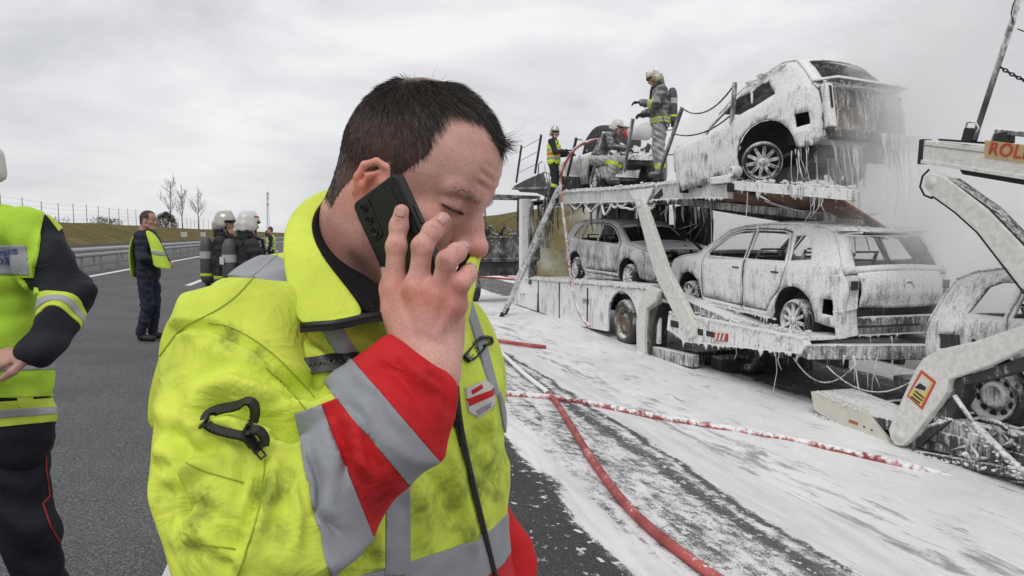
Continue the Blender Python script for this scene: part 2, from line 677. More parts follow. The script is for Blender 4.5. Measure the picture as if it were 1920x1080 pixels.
def drapes(name, edges, mt, parent, lmax=.10, out=(0, 0, 0), seed=1, rate=1.0, th=.012):
    """foam sagging over an edge in an uneven curtain"""
    from mathutils import noise as mn
    mb = MB(); ov = Vector(out)
    for e, (a, b) in enumerate(edges):
        a, b = Vector(a), Vector(b); n = max(4, int((b - a).length / .012)); vs = []
        for i in range(n + 1):
            p = a.lerp(b, i / n); x = i * .012
            f = .55 * mn.noise(Vector((x * 9 * rate, seed, e))) + .45 * mn.noise(Vector((x * 31 * rate, seed + 5, e))) + .38 * mn.noise(Vector((x * 2.2, seed + 9, e)))
            L = .006 + lmax * max(0, f + .12) ** 1.6 * 1.6
            k = th * (.7 + .5 * abs(mn.noise(Vector((x * 14, seed + 3, e)))))
            z = Vector((0, 0, 1))
            vs += [p - ov * k * .5 + z * .012, p + ov * k + z * .006, p + ov * k * 1.35 - z * L * .45, p + ov * k * .7 - z * L, p - ov * k * .3 - z * L * .85]
        mb.add(vs, [(i * 5 + j, i * 5 + j + 1, i * 5 + j + 6, i * 5 + j + 5) for i in range(n) for j in range(4)], True)
    o = mb.build(name, mt, parent); o['kind'] = 'stuff'
    return o


def clots(name, edges, mt, parent, n=80, r=.025, spread=.03, seed=1):
    """lumps of foam clinging to edges and ledges"""
    rnd = random.Random(seed); mb = MB()
    for _ in range(n):
        a, b = edges[rnd.randrange(len(edges))]
        p = Vector(a).lerp(Vector(b), rnd.random()) + Vector((rnd.gauss(0, spread), rnd.gauss(0, spread), rnd.gauss(0, spread * .4)))
        rr = r * rnd.uniform(.4, 1.5) ; fl = rnd.uniform(.45, .9); st = rnd.uniform(.8, 1.6)
        vs = []; nu, nv = 7, 4
        for i in range(nv + 1):
            th = math.pi * i / nv
            for k in range(nu):
                ph = 2 * math.pi * k / nu; w_ = 1 + rnd.uniform(-.22, .22)
                vs.append(p + Vector((math.sin(th) * math.cos(ph) * st, math.sin(th) * math.sin(ph), math.cos(th) * fl)) * rr * w_)
        mb.add(vs, [(i * nu + k, (i + 1) * nu + k, (i + 1) * nu + (k + 1) % nu, i * nu + (k + 1) % nu) for i in range(nv) for k in range(nu)], True)
    o = mb.build(name, mt, parent); o['kind'] = 'stuff'
    return o

# ------------------------------------------------------------------ ground and roads
def sheet(name, ss, ws, zf, mt, dz=0.0, kind='structure'):
    vs = []
    for s in ss:
        for w in ws:
            p = T(s, w, zf(s, w) + dz); vs.append(p)
    nw = len(ws)
    fs = [(i * nw + j, i * nw + j + 1, (i + 1) * nw + j + 1, (i + 1) * nw + j) for i in range(len(ss) - 1) for j in range(nw - 1)]
    me = bpy.data.meshes.new(name); me.from_pydata(vs, [], fs)
    me.polygons.foreach_set('use_smooth', [True] * len(fs)); me.update()
    o = link(name, me, None, mt)
    o['kind'] = kind
    return o


def hill(s, w):
    """terrain either side of the motorway"""
    z = gz(w)
    if w < -11.5:
        t = min(1, (-11.5 - w) / 9.0); t = t * t * (3 - 2 * t)
        z = 0.45 + 2.2 * t + min(1.5, max(0, (-20.5 - w)) * 0.015)
        z += 0.12 * math.sin(s * 0.11 + w) * t + 0.08 * math.sin(s * 0.37) * t
    if w > 9.6:
        t = min(1, (w - 9.6) / 9.0); t = t * t * (3 - 2 * t)
        g = min(1, max(0.38, (s - 8) / 42.0))
        z = -0.6 + 4.4 * t * g + 0.1 * math.sin(s * 0.2 + w * 0.5) * t
    return z


def mat_grass():
    m = bpy.data.materials.new('dry_grass'); n, l = nodes_of(m); b = n['Principled BSDF']
    b.inputs['Roughness'].default_value = 0.9; b.inputs['Specular IOR Level'].default_value = 0.1
    g = n.new('ShaderNodeNewGeometry')
    z1 = n.new('ShaderNodeTexNoise'); z1.inputs['Scale'].default_value = 0.45; z1.inputs['Detail'].default_value = 8; z1.inputs['Roughness'].default_value = 0.65
    z2 = n.new('ShaderNodeTexNoise'); z2.inputs['Scale'].default_value = 6.0; z2.inputs['Detail'].default_value = 6
    for z in (z1, z2): l.new(g.outputs['Position'], z.inputs['Vector'])
    a = math_n(n, l, 'MULTIPLY_ADD', z2.outputs['Fac'], 0.4, math_n(n, l, 'MULTIPLY', z1.outputs['Fac'], 0.6))
    c = ramp_n(n, l, a, [(0.36, (0.075, 0.085, 0.022)), (0.64, (0.24, 0.16, 0.085)), (0.5, (0.135, 0.115, 0.042))])
    l.new(c, b.inputs['Base Color'])
    bp = n.new('ShaderNodeBump'); bp.inputs['Strength'].default_value = 1.0; bp.inputs['Distance'].default_value = 0.15
    l.new(z2.outputs['Fac'], bp.inputs['Height']); l.new(bp.outputs['Normal'], b.inputs['Normal'])
    return m


def mat_road():
    """asphalt; near the lorry foam lies on it, thinning out in streaks along the wheel tracks"""
    m = bpy.data.materials.new('asphalt_with_foam'); n, l = nodes_of(m); b = n['Principled BSDF']
    g = n.new('ShaderNodeNewGeometry')
    rot = n.new('ShaderNodeMapping'); rot.vector_type = 'POINT'; rot.inputs['Rotation'].default_value = (0, 0, -YAW)
    l.new(g.outputs['Position'], rot.inputs['Vector'])                      # x = across (w), y = along (s)
    sp = n.new('ShaderNodeSeparateXYZ'); l.new(rot.outputs['Vector'], sp.inputs[0])
    W, S = sp.outputs[0], sp.outputs[1]
    # grain of the chippings
    v1 = n.new('ShaderNodeTexVoronoi'); v1.inputs['Scale'].default_value = 95
    l.new(g.outputs['Position'], v1.inputs['Vector'])
    zf = n.new('ShaderNodeTexNoise'); zf.inputs['Scale'].default_value = 150; zf.inputs['Detail'].default_value = 3
    l.new(g.outputs['Position'], zf.inputs['Vector'])
    zb = n.new('ShaderNodeTexNoise'); zb.inputs['Scale'].default_value = 0.9; zb.inputs['Detail'].default_value = 6
    l.new(g.outputs['Position'], zb.inputs['Vector'])
    grain = math_n(n, l, 'MULTIPLY_ADD', zf.outputs['Fac'], 0.55, math_n(n, l, 'MULTIPLY', v1.outputs['Distance'], 0.5))
    asp = ramp_n(n, l, grain, [(0.32, (0.04, 0.04, 0.042)), (0.70, (0.20, 0.20, 0.202)), (0.5, (0.095, 0.095, 0.097))])
    tone = ramp_n(n, l, zb.outputs['Fac'], [(0.3, (0.8, 0.8, 0.8)), (0.7, (1.12, 1.12, 1.12))])
    am = n.new('ShaderNodeMix'); am.data_type = 'RGBA'; am.blend_type = 'MULTIPLY'; am.inputs['Factor'].default_value = 1
    wt_ = n.new('ShaderNodeMapRange'); wt_.interpolation_type = 'SMOOTHSTEP'; wt_.inputs[1].default_value = .0; wt_.inputs[2].default_value = .8; wt_.inputs[3].default_value = 1.0; wt_.inputs[4].default_value = .52
    l.new(W, wt_.inputs[0])
    w2_ = n.new('ShaderNodeMapRange'); w2_.inputs[1].default_value = 1.4; w2_.inputs[2].default_value = 1.9; w2_.inputs[3].default_value = 0; w2_.inputs[4].default_value = .55; l.new(W, w2_.inputs[0])
    wsum_ = math_n(n, l, 'ADD', wt_.outputs[0], w2_.outputs[0])
    tm_ = n.new('ShaderNodeMix'); tm_.data_type = 'RGBA'; tm_.blend_type = 'MULTIPLY'; tm_.inputs['Factor'].default_value = 1
    l.new(tone, tm_.inputs[6]); l.new(wsum_, tm_.inputs[7])
    l.new(asp, am.inputs[6]); l.new(tm_.outputs[2], am.inputs[7])
    # foam cover
    st = n.new('ShaderNodeMapping'); st.inputs['Scale'].default_value = (3.2, 0.55, 1)
    l.new(rot.outputs['Vector'], st.inputs['Vector'])
    n1 = n.new('ShaderNodeTexNoise'); n1.inputs['Scale'].default_value = 2.2; n1.inputs['Detail'].default_value = 8; n1.inputs['Roughness'].default_value = 0.68; n1.inputs['Distortion'].default_value = 0.6
    l.new(st.outputs['Vector'], n1.inputs['Vector'])
    n2 = n.new('ShaderNodeTexNoise'); n2.inputs['Scale'].default_value = 9; n2.inputs['Detail'].default_value = 7; n2.inputs['Roughness'].default_value = 0.7
    l.new(rot.outputs['Vector'], n2.inputs['Vector'])
    n3 = n.new('ShaderNodeTexNoise'); n3.inputs['Scale'].default_value = 1.1; n3.inputs['Detail'].default_value = 4
    l.new(rot.outputs['Vector'], n3.inputs['Vector'])
    wob = math_n(n, l, 'MULTIPLY_ADD', n3.outputs['Fac'], 0.36, -0.18)
    ws = math_n(n, l, 'ADD', W, wob)

    def bump_at(c, wd):
        d = math_n(n, l, 'DIVIDE', math_n(n, l, 'SUBTRACT', ws, c), wd)
        return math_n(n, l, 'EXPONENT', math_n(n, l, 'MULTIPLY', math_n(n, l, 'MULTIPLY', d, d), -1.0))

    def step(x0, x1, am_):
        r = n.new('ShaderNodeMapRange'); r.interpolation_type = 'SMOOTHSTEP'
        r.inputs[1].default_value = x0; r.inputs[2].default_value = x1; r.inputs[3].default_value = 0; r.inputs[4].default_value = am_
        l.new(ws, r.inputs[0]); return r.outputs[0]
    c = math_n(n, l, 'ADD', step(1.38, 1.56, .325), -.18)
    c = math_n(n, l, 'ADD', c, step(2.9, 3.6, .26))
    c = math_n(n, l, 'ADD', c, step(6.0, 6.5, -.42)); c = math_n(n, l, 'ADD', c, step(8.2, 8.9, .42))
    for cc, wd, am_ in FOAM_TRACKS:
        c = math_n(n, l, 'MULTIPLY_ADD', bump_at(cc, wd), am_, c)
    # nothing left of the hero except a trace; foam thins out far down the road
    nn = math_n(n, l, 'MULTIPLY_ADD', n2.outputs['Fac'], 0.50, math_n(n, l, 'MULTIPLY', n1.outputs['Fac'], 0.50))
    nn = math_n(n, l, 'MULTIPLY_ADD', math_n(n, l, 'SUBTRACT', grain, .42), -.32, nn)
    f = math_n(n, l, 'ADD', nn, c)
    f = math_n(n, l, 'MINIMUM', f, math_n(n, l, 'MULTIPLY_ADD', math_n(n, l, 'LESS_THAN', W, 0.15), -10.0, 5.0))
    n4 = n.new('ShaderNodeTexNoise'); n4.inputs['Scale'].default_value = 13; n4.inputs['Detail'].default_value = 5; n4.inputs['Roughness'].default_value = .6
    l.new(rot.outputs['Vector'], n4.inputs['Vector'])
    fl = n.new('ShaderNodeMapRange'); fl.inputs[1].default_value = .57; fl.inputs[2].default_value = .63; l.new(n4.outputs['Fac'], fl.inputs[0])
    zone = math_n(n, l, 'MULTIPLY', step(.25, 1.0, 1.0), math_n(n, l, 'SUBTRACT', 1.0, step(2.9, 3.4, 1.0)))
    f = math_n(n, l, 'MULTIPLY_ADD', math_n(n, l, 'MULTIPLY', fl.outputs[0], zone), .30, f)
    fr = n.new('ShaderNodeMapRange'); fr.interpolation_type = 'SMOOTHSTEP'
    fr.inputs[1].default_value = 0.485; fr.inputs[2].default_value = 0.615; fr.inputs[3].default_value = 0; fr.inputs[4].default_value = 0.97
    l.new(f, fr.inputs[0])
    fcol = ramp_n(n, l, n1.outputs['Fac'], [(0.3, (0.68, 0.68, 0.69)), (0.62, (0.89, 0.89, 0.89))])
    mx = n.new('ShaderNodeMix'); mx.data_type = 'RGBA'
    l.new(fr.outputs[0], mx.inputs['Factor']); l.new(am.outputs[2], mx.inputs[6]); l.new(fcol, mx.inputs[7])
    l.new(mx.outputs[2], b.inputs['Base Color'])
    rr = n.new('ShaderNodeMapRange'); rr.inputs[3].default_value = 0.82; rr.inputs[4].default_value = 0.5
    l.new(fr.outputs[0], rr.inputs[0]); l.new(rr.outputs[0], b.inputs['Roughness'])
    b.inputs['Specular IOR Level'].default_value = 0.3
    bp = n.new('ShaderNodeBump'); bp.inputs['Strength'].default_value = 0.8; bp.inputs['Distance'].default_value = 0.012
    h = math_n(n, l, 'MULTIPLY_ADD', fr.outputs[0], 1.6, math_n(n, l, 'MULTIPLY', grain, 0.8))
    h = math_n(n, l, 'MULTIPLY_ADD', n2.outputs['Fac'], 1.2, h)
    l.new(h, bp.inputs['Height']); l.new(bp.outputs['Normal'], b.inputs['Normal'])
    return m


FOAM_TRACKS = [(1.66, 0.10, 0.20), (2.70, 0.09, -0.17), (2.2, 0.2, -0.03), (2.95, 0.045, -0.20), (3.12, 0.12, 0.10)]
M_GRASS = mat_grass()
M_ROAD = mat_road()
M_PAINT = mat('road_paint', (0.72, 0.72, 0.70), 0.7, var=0.2, scale=14)
far_s = [-30, -10, 0, 5, 10, 15, 20, 25, 30, 35, 40, 45, 50, 60, 70, 80, 95, 110, 130, 150, 180, 220, 270, 340, 450, 600, 900, 1500, 2600]
lw = [-1500, -600, -250, -120, -60, -40, -30, -26, -23, -21, -19, -17, -15.5, -14, -13, -12, -11.5, -10, -8, -6, -3, 0, 2, 4, 6, 8, 9.3, 9.7, 10.5, 11.5, 13, 14.5, 16, 18, 20, 24, 30, 45, 80, 200, 600, 1500]
sheet('ground', far_s, lw, lambda s, w: hill(s, w) - (0.16 if -12.1 < w < 9.6 else 0), M_GRASS)
road_w = [-6.95 + 0.5 * i for i in range(33)] + [9.3]
sheet('road', far_s[:24], road_w, lambda s, w: gz(w), M_ROAD)
sheet('far_carriageway', far_s[2:24], [-12.0, -10.5, -9.6, -8.9], lambda s, w: gz(w), mat('old_asphalt', (0.11, 0.11, 0.112), 0.85, var=0.25, scale=3), 0.002)
sheet('median', far_s[2:24], [-8.9, -8.2, -7.4, -6.95], lambda s, w: gz(w), mat('median_gravel', (0.13, 0.125, 0.115), 0.9, var=0.5, scale=6), -0.002)


def stripe(name, s0, s1, w, wd, label):
    ss = [s0 + (s1 - s0) * i / max(1, int((s1 - s0) / 4)) for i in range(max(1, int((s1 - s0) / 4)) + 1)]
    o = sheet(name, ss, [w - wd / 2, w, w + wd / 2], lambda s, ww: gz(ww), M_PAINT, 0.005)
    return o


stripe('edge_line', 4, 150, -6.45, 0.18, '')
for i in range(6):
    stripe('lane_dash', 7.3 + 13 * i, 10.3 + 13 * i, -3.5, 0.15, '')
stripe('lane_dash', 1.4, 3.75, -0.66, 0.13, '')

# red and white kerb strip where the shoulder meets the verge
kb = empty('edge_kerb', T(20, 9.45, -0.6))
tag(kb, 'low kerb in red and white lengths at the foot of the right hand verge', 'kerb')
kr, kw = mat('kerb_red', (0.35, 0.05, 0.05), 0.7), mat('kerb_white', (0.6, 0.58, 0.55), 0.8)
for i in range(24):
    k = MB(); a = T(14 + 2.0 * i, 9.45, -0.56); e = T(14 + 2.0 * i + 1.99, 9.45, -0.56)
    k.beam(a - kb.location, e - kb.location, 0.22, 0.14)
    k.build('kerb_stone', kr if i % 3 == 1 else kw, kb)

# ------------------------------------------------------------------ guard rails
M_GALV = mat('galvanised_steel', (0.40, 0.41, 0.42), 0.45, 0.75, var=0.2, scale=3)
M_GALVD = mat('weathered_steel', (0.27, 0.275, 0.28), 0.55, 0.5, var=0.25, scale=5)


def guardrail(w, s0, s1, step, label, zoff=0.0, face=1, second=True):
    g = empty('guardrail', T(s0, w, gz(w)))
    tag(g, label, 'guardrail', 'guardrails along the median')
    prof = [(0, 0.43), (0.045, 0.47), (0.05, 0.52), (0.005, 0.575), (0.005, 0.605), (0.05, 0.66), (0.045, 0.71), (0, 0.75)]
    prof = [(a * face, z) for a, z in prof]
    ss = [s0 + 4.0 * i for i in range(int((s1 - s0) / 4) + 1)]
    mb = MB(); vs = []
    for s in ss:
        for a, z in prof: vs.append(T(s, w + a + 0.07 * face, gz(w) + z + zoff) - g.location)
        for a, z in reversed(prof): vs.append(T(s, w + a + 0.067 * face, gz(w) + z + zoff) - g.location)
    k = len(prof) * 2
    fs = [(i * k + j, i * k + (j + 1) % k, (i + 1) * k + (j + 1) % k, (i + 1) * k + j) for i in range(len(ss) - 1) for j in range(k)]
    mb.add(vs, fs)
    mb.build('rail', M_GALV, g)
    if second:
        mb = MB(); mb.beam(T(s0, w + .05 * face, gz(w) + .17) - g.location, T(s1, w + .05 * face, gz(w) + .17) - g.location, 0.04, 0.09)
        mb.build('lower_rail', M_GALVD, g)
    p = MB(); p.box((0, 0, 0.31), (0.055, 0.12, 0.72), Matrix.Rotation(YAW, 3, 'Z')); p.box(V * 0.045 * face + Vector((0, 0, .6)), (0.06, 0.14, 0.12), Matrix.Rotation(YAW, 3, 'Z'))
    post = None; s = s0
    while s < s1:
        if post is None:
            post = o = p.build('post', M_GALVD, g, 0.004)
        else:
            o = post.copy(); COL.objects.link(o); o.parent = g
        o.location = T(s - s0, 0, 0)
        s += step if s < 60 else step * 2
    return g


guardrail(-7.25, 8.4, 160.4, 2.0, 'near galvanised guardrail on posts beside the left edge line')
guardrail(-8.6, 10.4, 160.4, 4.0, 'farther guardrail behind the near one, on the median', face=-1, second=False)

# ------------------------------------------------------------------ fence, trees, mast, boards on the embankment
M_FPOST = mat('fence_wood', (0.27, 0.255, 0.24), 0.9)
fn = empty('wire_fence', T(40, -21, 2.6))
tag(fn, 'thin wire fence on posts along the crest of the grass embankment', 'fence')
fp = MB(); fp.tube([(0, 0, -0.4), (0, 0, 1.75)], 0.03, 6)
fpo = None
for i in range(44):
    s = 26 + 3.6 * i if i < 30 else 134 + 6 * (i - 30)
    if fpo is None: fpo = o = fp.build('post', M_FPOST, fn)
    else:
        o = fpo.copy(); COL.objects.link(o); o.parent = fn
    o.location = T(s, -21, hill(s, -21)) - fn.location
wr = MB()
for h in (0.4, 0.8, 1.2, 1.6):
    wr.tube([T(26 + 8 * i, -21, hill(26 + 8 * i, -21) + h) - fn.location for i in range(24)], 0.006, 4, False)
wr.build('wire', M_GALVD, fn)

M_BARK = mat('bare_bark', (0.22, 0.20, 0.18), 0.95, var=0.35, scale=6)


def bare_tree(loc, h, seed, label, twig=1.0):
    rnd = random.Random(seed)
    t = empty('bare_tree', loc)
    tag(t, label, 'tree', 'bare winter trees on the embankment')
    trunk = MB(); crown = MB()
    top = Vector((rnd.uniform(-.2, .2), rnd.uniform(-.2, .2), h))
    pts = [Vector((0, 0, -0.3))]
    for i in range(1, 8): pts.append(Vector((rnd.uniform(-.06, .06), rnd.uniform(-.06, .06), h * i / 7.5)))
    trunk.tube(pts, [h * .018 * (1 - .8 * i / 7) for i in range(8)], 6)

    def branch(p, d, ln, r, lv):
        q = [p]; dd = d.copy()
        for i in range(3):
            dd = (dd + Vector((rnd.uniform(-.3, .3), rnd.uniform(-.3, .3), rnd.uniform(-.05, .35)))).normalized()
            q.append(q[-1] + dd * ln / 3)
        crown.tube(q, [r, r * .8, r * .6, r * .35], 4, False)
        if lv < 3:
            for i in range(4 if lv < 2 else 3):
                b = q[1 + rnd.randrange(3)]
                nd = (dd + Vector((rnd.uniform(-1, 1), rnd.uniform(-1, 1), rnd.uniform(-.1, .8))) * .8).normalized()
                branch(b, nd, ln * rnd.uniform(.45, .7), r * .5, lv + 1)
    for i in range(15):
        z = h * rnd.uniform(.28, .97); a = rnd.uniform(0, 6.28)
        i0 = min(6, int(z / h * 7.5)); p = pts[i0].lerp(pts[i0 + 1], 0.5) if i0 + 1 < len(pts) else pts[-1]
        p = Vector((p.x, p.y, min(z, pts[-1].z)))
        branch(p, Vector((math.cos(a), math.sin(a), rnd.uniform(.5, 1.3))).normalized(), h * rnd.uniform(.16, .32) * (1.25 - z / h * .6), h * .006, 0)
    trunk.build('trunk', M_BARK, t); crown.build('crown', M_BARK, t)
    return t


def on_bank(px, w):
    r = ray(px, 440); d = w / (r.x * V.x + r.y * V.y)
    p = r * d; s = p.dot(U)
    return T(s, w, hill(s, w))


bare_tree(on_bank(322, -22), 6.6, 3, 'bare tree at the left of the three, next to the dark bush')
bare_tree(on_bank(343, -21.6), 6.4, 8, 'middle one of the three bare trees on the embankment')
bare_tree(on_bank(373, -22), 6.6, 5, 'bare tree standing apart at the right of the three')
bush = MB(); rnd = random.Random(4)
bp = on_bank(312, -20.5)
for i in range(900):
    a, b, r_ = rnd.uniform(0, 6.28), rnd.uniform(0, 1.5), rnd.uniform(.5, 1) ** .5
    p = Vector((math.cos(a) * math.cos(b) * 1.5, math.sin(a) * math.cos(b) * 1.5, math.sin(b) * 2.1)) * r_
    d = Vector((rnd.uniform(-1, 1), rnd.uniform(-1, 1), rnd.uniform(-.2, 1))).normalized() * .22
    s_ = d.orthogonal().normalized() * .05
    bush.add([p - d + s_, p - d - s_, p + d], [(0, 1, 2)])
for i in range(9):
    a = i * .7
    bush.tube([(0, 0, -.2), (math.cos(a) * .5, math.sin(a) * .5, 1), (math.cos(a) * .9, math.sin(a) * .9, 1.7)], [.03, .02, .01], 4, False)
bo = bush.build('bush', mat('bush_twigs', (0.075, 0.062, 0.04), 0.95, var=0.4), None); bo.location = bp
tag(bo, 'dark leafless bush at the foot of the bare trees', 'bush')
sc_ = MB(); rnd = random.Random(9)
for i in range(2600):
    s = rnd.uniform(35, 90); w = -20.2 + rnd.gauss(0, .4)
    if math.sin(s * .35) + .5 * math.sin(s * 1.3) < 0.1: continue
    p = T(s, w, hill(s, w) + rnd.uniform(0, .55)); d = Vector((rnd.uniform(-1, 1), rnd.uniform(-1, 1), .8)).normalized() * .12
    q = d.orthogonal().normalized() * .022
    sc_.add([p - d + q, p - d - q, p + d], [(0, 1, 2)])
o = sc_.build('scrub', MATS['bush_twigs']); o['kind'] = 'stuff'

ml = P(503, 436, 300); ml.z = hill(ml.dot(U), ml.dot(V)) - 0.2
mast = empty('radio_mast', ml); tag(mast, 'slim lattice radio mast far off beyond the road', 'mast')
mm = MB(); hh = 17.5
for a in range(3):
    t0 = a * 2.094; mm.tube([(math.cos(t0) * .8, math.sin(t0) * .8, 0), (math.cos(t0) * .22, math.sin(t0) * .22, hh)], .06, 4)
for i in range(22):
    z0, z1 = hh * i / 22, hh * (i + 1) / 22
    r0, r1 = .8 - .58 * i / 22, .8 - .58 * (i + 1) / 22
    for a in range(3):
        t0, t1 = a * 2.094, (a + 1) * 2.094
        mm.tube([(math.cos(t0) * r0, math.sin(t0) * r0, z0), (math.cos(t1) * r1, math.sin(t1) * r1, z1)], .035, 3, False)
mm.build('lattice', M_GALVD, mast)
mm = MB()
for z, r_ in ((hh - .6, .5), (hh - 2.5, .45), (hh - 5.2, .5)):
    mm.box((r_, 0, z), (.25, .2, 1.3)); mm.box((-r_ * .5, r_ * .8, z), (.25, .2, 1.3)); mm.beam((r_, 0, z), (0, 0, z), .05, .05)
mm.tube([(0, 0, hh), (0, 0, hh + 2.4)], .03, 4)
mm.build('antenna', M_GALVD, mast)
for px, pyc, lab in ((345, 441, 'small pale roadside board seen above the guardrail, left one of two'), (381, 441, 'small pale roadside board seen above the guardrail, right one of two')):
    b0 = on_bank(px, -13.2); sg = empty('marker_board', b0)
    tag(sg, lab, 'sign', 'boards beyond the guardrail')
    k = MB(); k.box((0, 0, .95), (.62, .03, .5)); k.build('board', mat('board_grey', (.5, .51, .52), .5), sg)
    k = MB(); k.tube([(0, .04, -.2), (0, .04, 1.15)], .035, 6); k.build('post', M_GALVD, sg)

# the foam blanket round the lorry: uneven, a few centimetres to a hand deep
from mathutils import noise as mnoise


def foam_h(s, w):
    e = min(1, max(0, (w - 3.15) / 1.0)) * min(1, max(0, (26 - s) / 6)) * min(1, max(0, (9.2 - w) / .5))
    if s < 11.5: e *= 1 - min(1, max(0, (w - 6.0) / .4)) * (1 - min(1, max(0, (w - 8.2) / .5)))
    nz_ = mnoise.fractal(Vector((s * .55, w * .9, 3.1)), 1.0, 2.1, 5) * .5 + .35
    n2_ = mnoise.fractal(Vector((s * 2.6, w * 3.2, 7.7)), 1.0, 2.1, 4) * .5 + .5
    m = .16 * math.exp(-((s - 15.5) / 2.6) ** 2 - ((w - 5.2) / .65) ** 2) + .10 * math.exp(-((s - 11.8) / .8) ** 2 - ((w - 5.1) / .5) ** 2)
    return -.03 + e * (.045 + .05 * max(0, nz_) + .028 * n2_ + m)


M_BLANKET = bpy.data.materials.new('foam_blanket'); n_, l_ = nodes_of(M_BLANKET); b_ = n_['Principled BSDF']
b_.inputs['Roughness'].default_value = .55
g_ = n_.new('ShaderNodeNewGeometry')
r_ = n_.new('ShaderNodeMapping'); r_.inputs['Rotation'].default_value = (0, 0, -YAW); r_.inputs['Scale'].default_value = (1.6, 1.0, 1)
l_.new(g_.outputs['Position'], r_.inputs['Vector'])
za = n_.new('ShaderNodeTexNoise'); za.inputs['Scale'].default_value = 1.1; za.inputs['Detail'].default_value = 9; za.inputs['Roughness'].default_value = .62; za.inputs['Distortion'].default_value = .8
zb_ = n_.new('ShaderNodeTexNoise'); zb_.inputs['Scale'].default_value = 34; zb_.inputs['Detail'].default_value = 5
l_.new(r_.outputs['Vector'], za.inputs['Vector']); l_.new(r_.outputs['Vector'], zb_.inputs['Vector'])
base_ = ramp_n(n_, l_, za.outputs['Fac'], [(.26, (.60, .60, .605)), (.60, (.90, .90, .90)), (.40, (.83, .83, .835))])
rs_ = n_.new('ShaderNodeMapping'); rs_.inputs['Rotation'].default_value = (0, 0, -YAW - .12)
l_.new(g_.outputs['Position'], rs_.inputs['Vector'])
rt_ = n_.new('ShaderNodeMapping'); rt_.inputs['Scale'].default_value = (3.4, .8, 1); l_.new(rs_.outputs['Vector'], rt_.inputs['Vector'])
zs_ = n_.new('ShaderNodeTexNoise'); zs_.inputs['Scale'].default_value = 1.7; zs_.inputs['Detail'].default_value = 10; zs_.inputs['Roughness'].default_value = .72; zs_.inputs['Distortion'].default_value = .5
l_.new(rt_.outputs['Vector'], zs_.inputs['Vector'])
sx_ = n_.new('ShaderNodeSeparateXYZ'); r0_ = n_.new('ShaderNodeMapping'); r0_.inputs['Rotation'].default_value = (0, 0, -YAW); l_.new(g_.outputs['Position'], r0_.inputs['Vector']); l_.new(r0_.outputs['Vector'], sx_.inputs[0])
near_ = n_.new('ShaderNodeMapRange'); near_.inputs[1].default_value = 4.6; near_.inputs[2].default_value = 3.1; near_.inputs[3].default_value = 0; near_.inputs[4].default_value = .13; l_.new(sx_.outputs[0], near_.inputs[0])
wet_ = n_.new('ShaderNodeMapRange'); wet_.interpolation_type = 'SMOOTHSTEP'; wet_.inputs[1].default_value = .30; wet_.inputs[2].default_value = .45; l_.new(math_n(n_, l_, 'SUBTRACT', zs_.outputs['Fac'], near_.outputs[0]), wet_.inputs[0])
mw_ = n_.new('ShaderNodeMix'); mw_.data_type = 'RGBA'; mw_.inputs[6].default_value = (.36, .36, .365, 1)
l_.new(wet_.outputs[0], mw_.inputs['Factor']); l_.new(base_, mw_.inputs[7]); l_.new(mw_.outputs[2], b_.inputs['Base Color'])
bb = n_.new('ShaderNodeBump'); bb.inputs['Strength'].default_value = .55; bb.inputs['Distance'].default_value = .022
l_.new(math_n(n_, l_, 'MULTIPLY_ADD', zs_.outputs['Fac'], 1.6, math_n(n_, l_, 'MULTIPLY_ADD', za.outputs['Fac'], 2.2, zb_.outputs['Fac'])), bb.inputs['Height']); l_.new(bb.outputs['Normal'], b_.inputs['Normal'])
sheet('foam', [2.0 + .11 * i for i in range(226)], [3.0 + .07 * i for i in range(92)], lambda s, w: gz(w) + foam_h(s, w), M_BLANKET, 0, 'stuff')

# ====================================================================== the burnt car transporter
M_FOAM = foam_mat('foam_on_steel', .74)
M_FOAMH = foam_mat('thick_foam', .82)
M_FOAML = foam_mat('thin_foam_on_char', .34)
M_CHAR = foam_mat('charred_steel', .16, under=(.03, .03, .03))
M_WHITE = foam_mat('foam_on_white_paint', .70, under=(.34, .34, .33), tint=(.60, .60, .58), white=(.80, .80, .79), soft=.16)
M_CREAM = foam_mat('cream_paint', 1.15, under=(.46, .44, .38), tint=(.60, .58, .52), white=(.73, .72, .675), sc=.5, stretch=2.5, up=.0, soft=.22)
M_DRIP = mat('foam_strand', (.74, .74, .745), .6, var=.08)
M_DARK = mat('soot_and_shade_black', (.02, .02, .02), .7, var=.5, scale=9)  # black of sooty parts, also of fillers that stand in for shade
M_RUST = foam_mat('burnt_underside', .12, under=(.10, .045, .026), tint=(.16, .075, .045), sc=.6, stretch=1.5, up=.0)
M_STEELG = foam_mat('wet_grey_steel', .42, under=(.10, .10, .102), tint=(.2, .2, .2))
TW = 5.7          # near side of the lorry
TB = 2.45         # width of its bed

lorry = empty('car_transporter', T(13, 7, -.6))
tag(lorry, 'burnt out two deck car transporter covered in foam, with ladder leaning on it', 'lorry')
LO = Vector(lorry.location)


def tb(mb, name, mt, parent=None, bevel=.006, root=lorry):
    o = mb.build(name, mt, parent or root, bevel, None)
    # positions were given in the world: move to the parent's frame
    return o


def tl(s, w, z): return T(s, w, z) - LO


def side_plate(pts, w0, th, name, mt, bevel=.008, root=None, lo=None):
    """flat plate standing along the lorry: outline in (s, z), thickness across"""
    L = LO if lo is None else lo
    mb = MB(); mb.prism([T(s, w0, z) - L for s, z in pts], V * th)
    return mb.build(name, mt, root or lorry, bevel)


# upper deck: near and far edge beams, cross members, wheel tracks, hanging rear ramp
def deck_z(s):
    pts = [(6.68, 2.14), (7.94, 2.34), (9.5, 2.44), (12.3, 2.50), (15.5, 2.62), (18.8, 2.68), (20.4, 2.68)]
    return float(np.interp(s, [p[0] for p in pts], [p[1] for p in pts]))


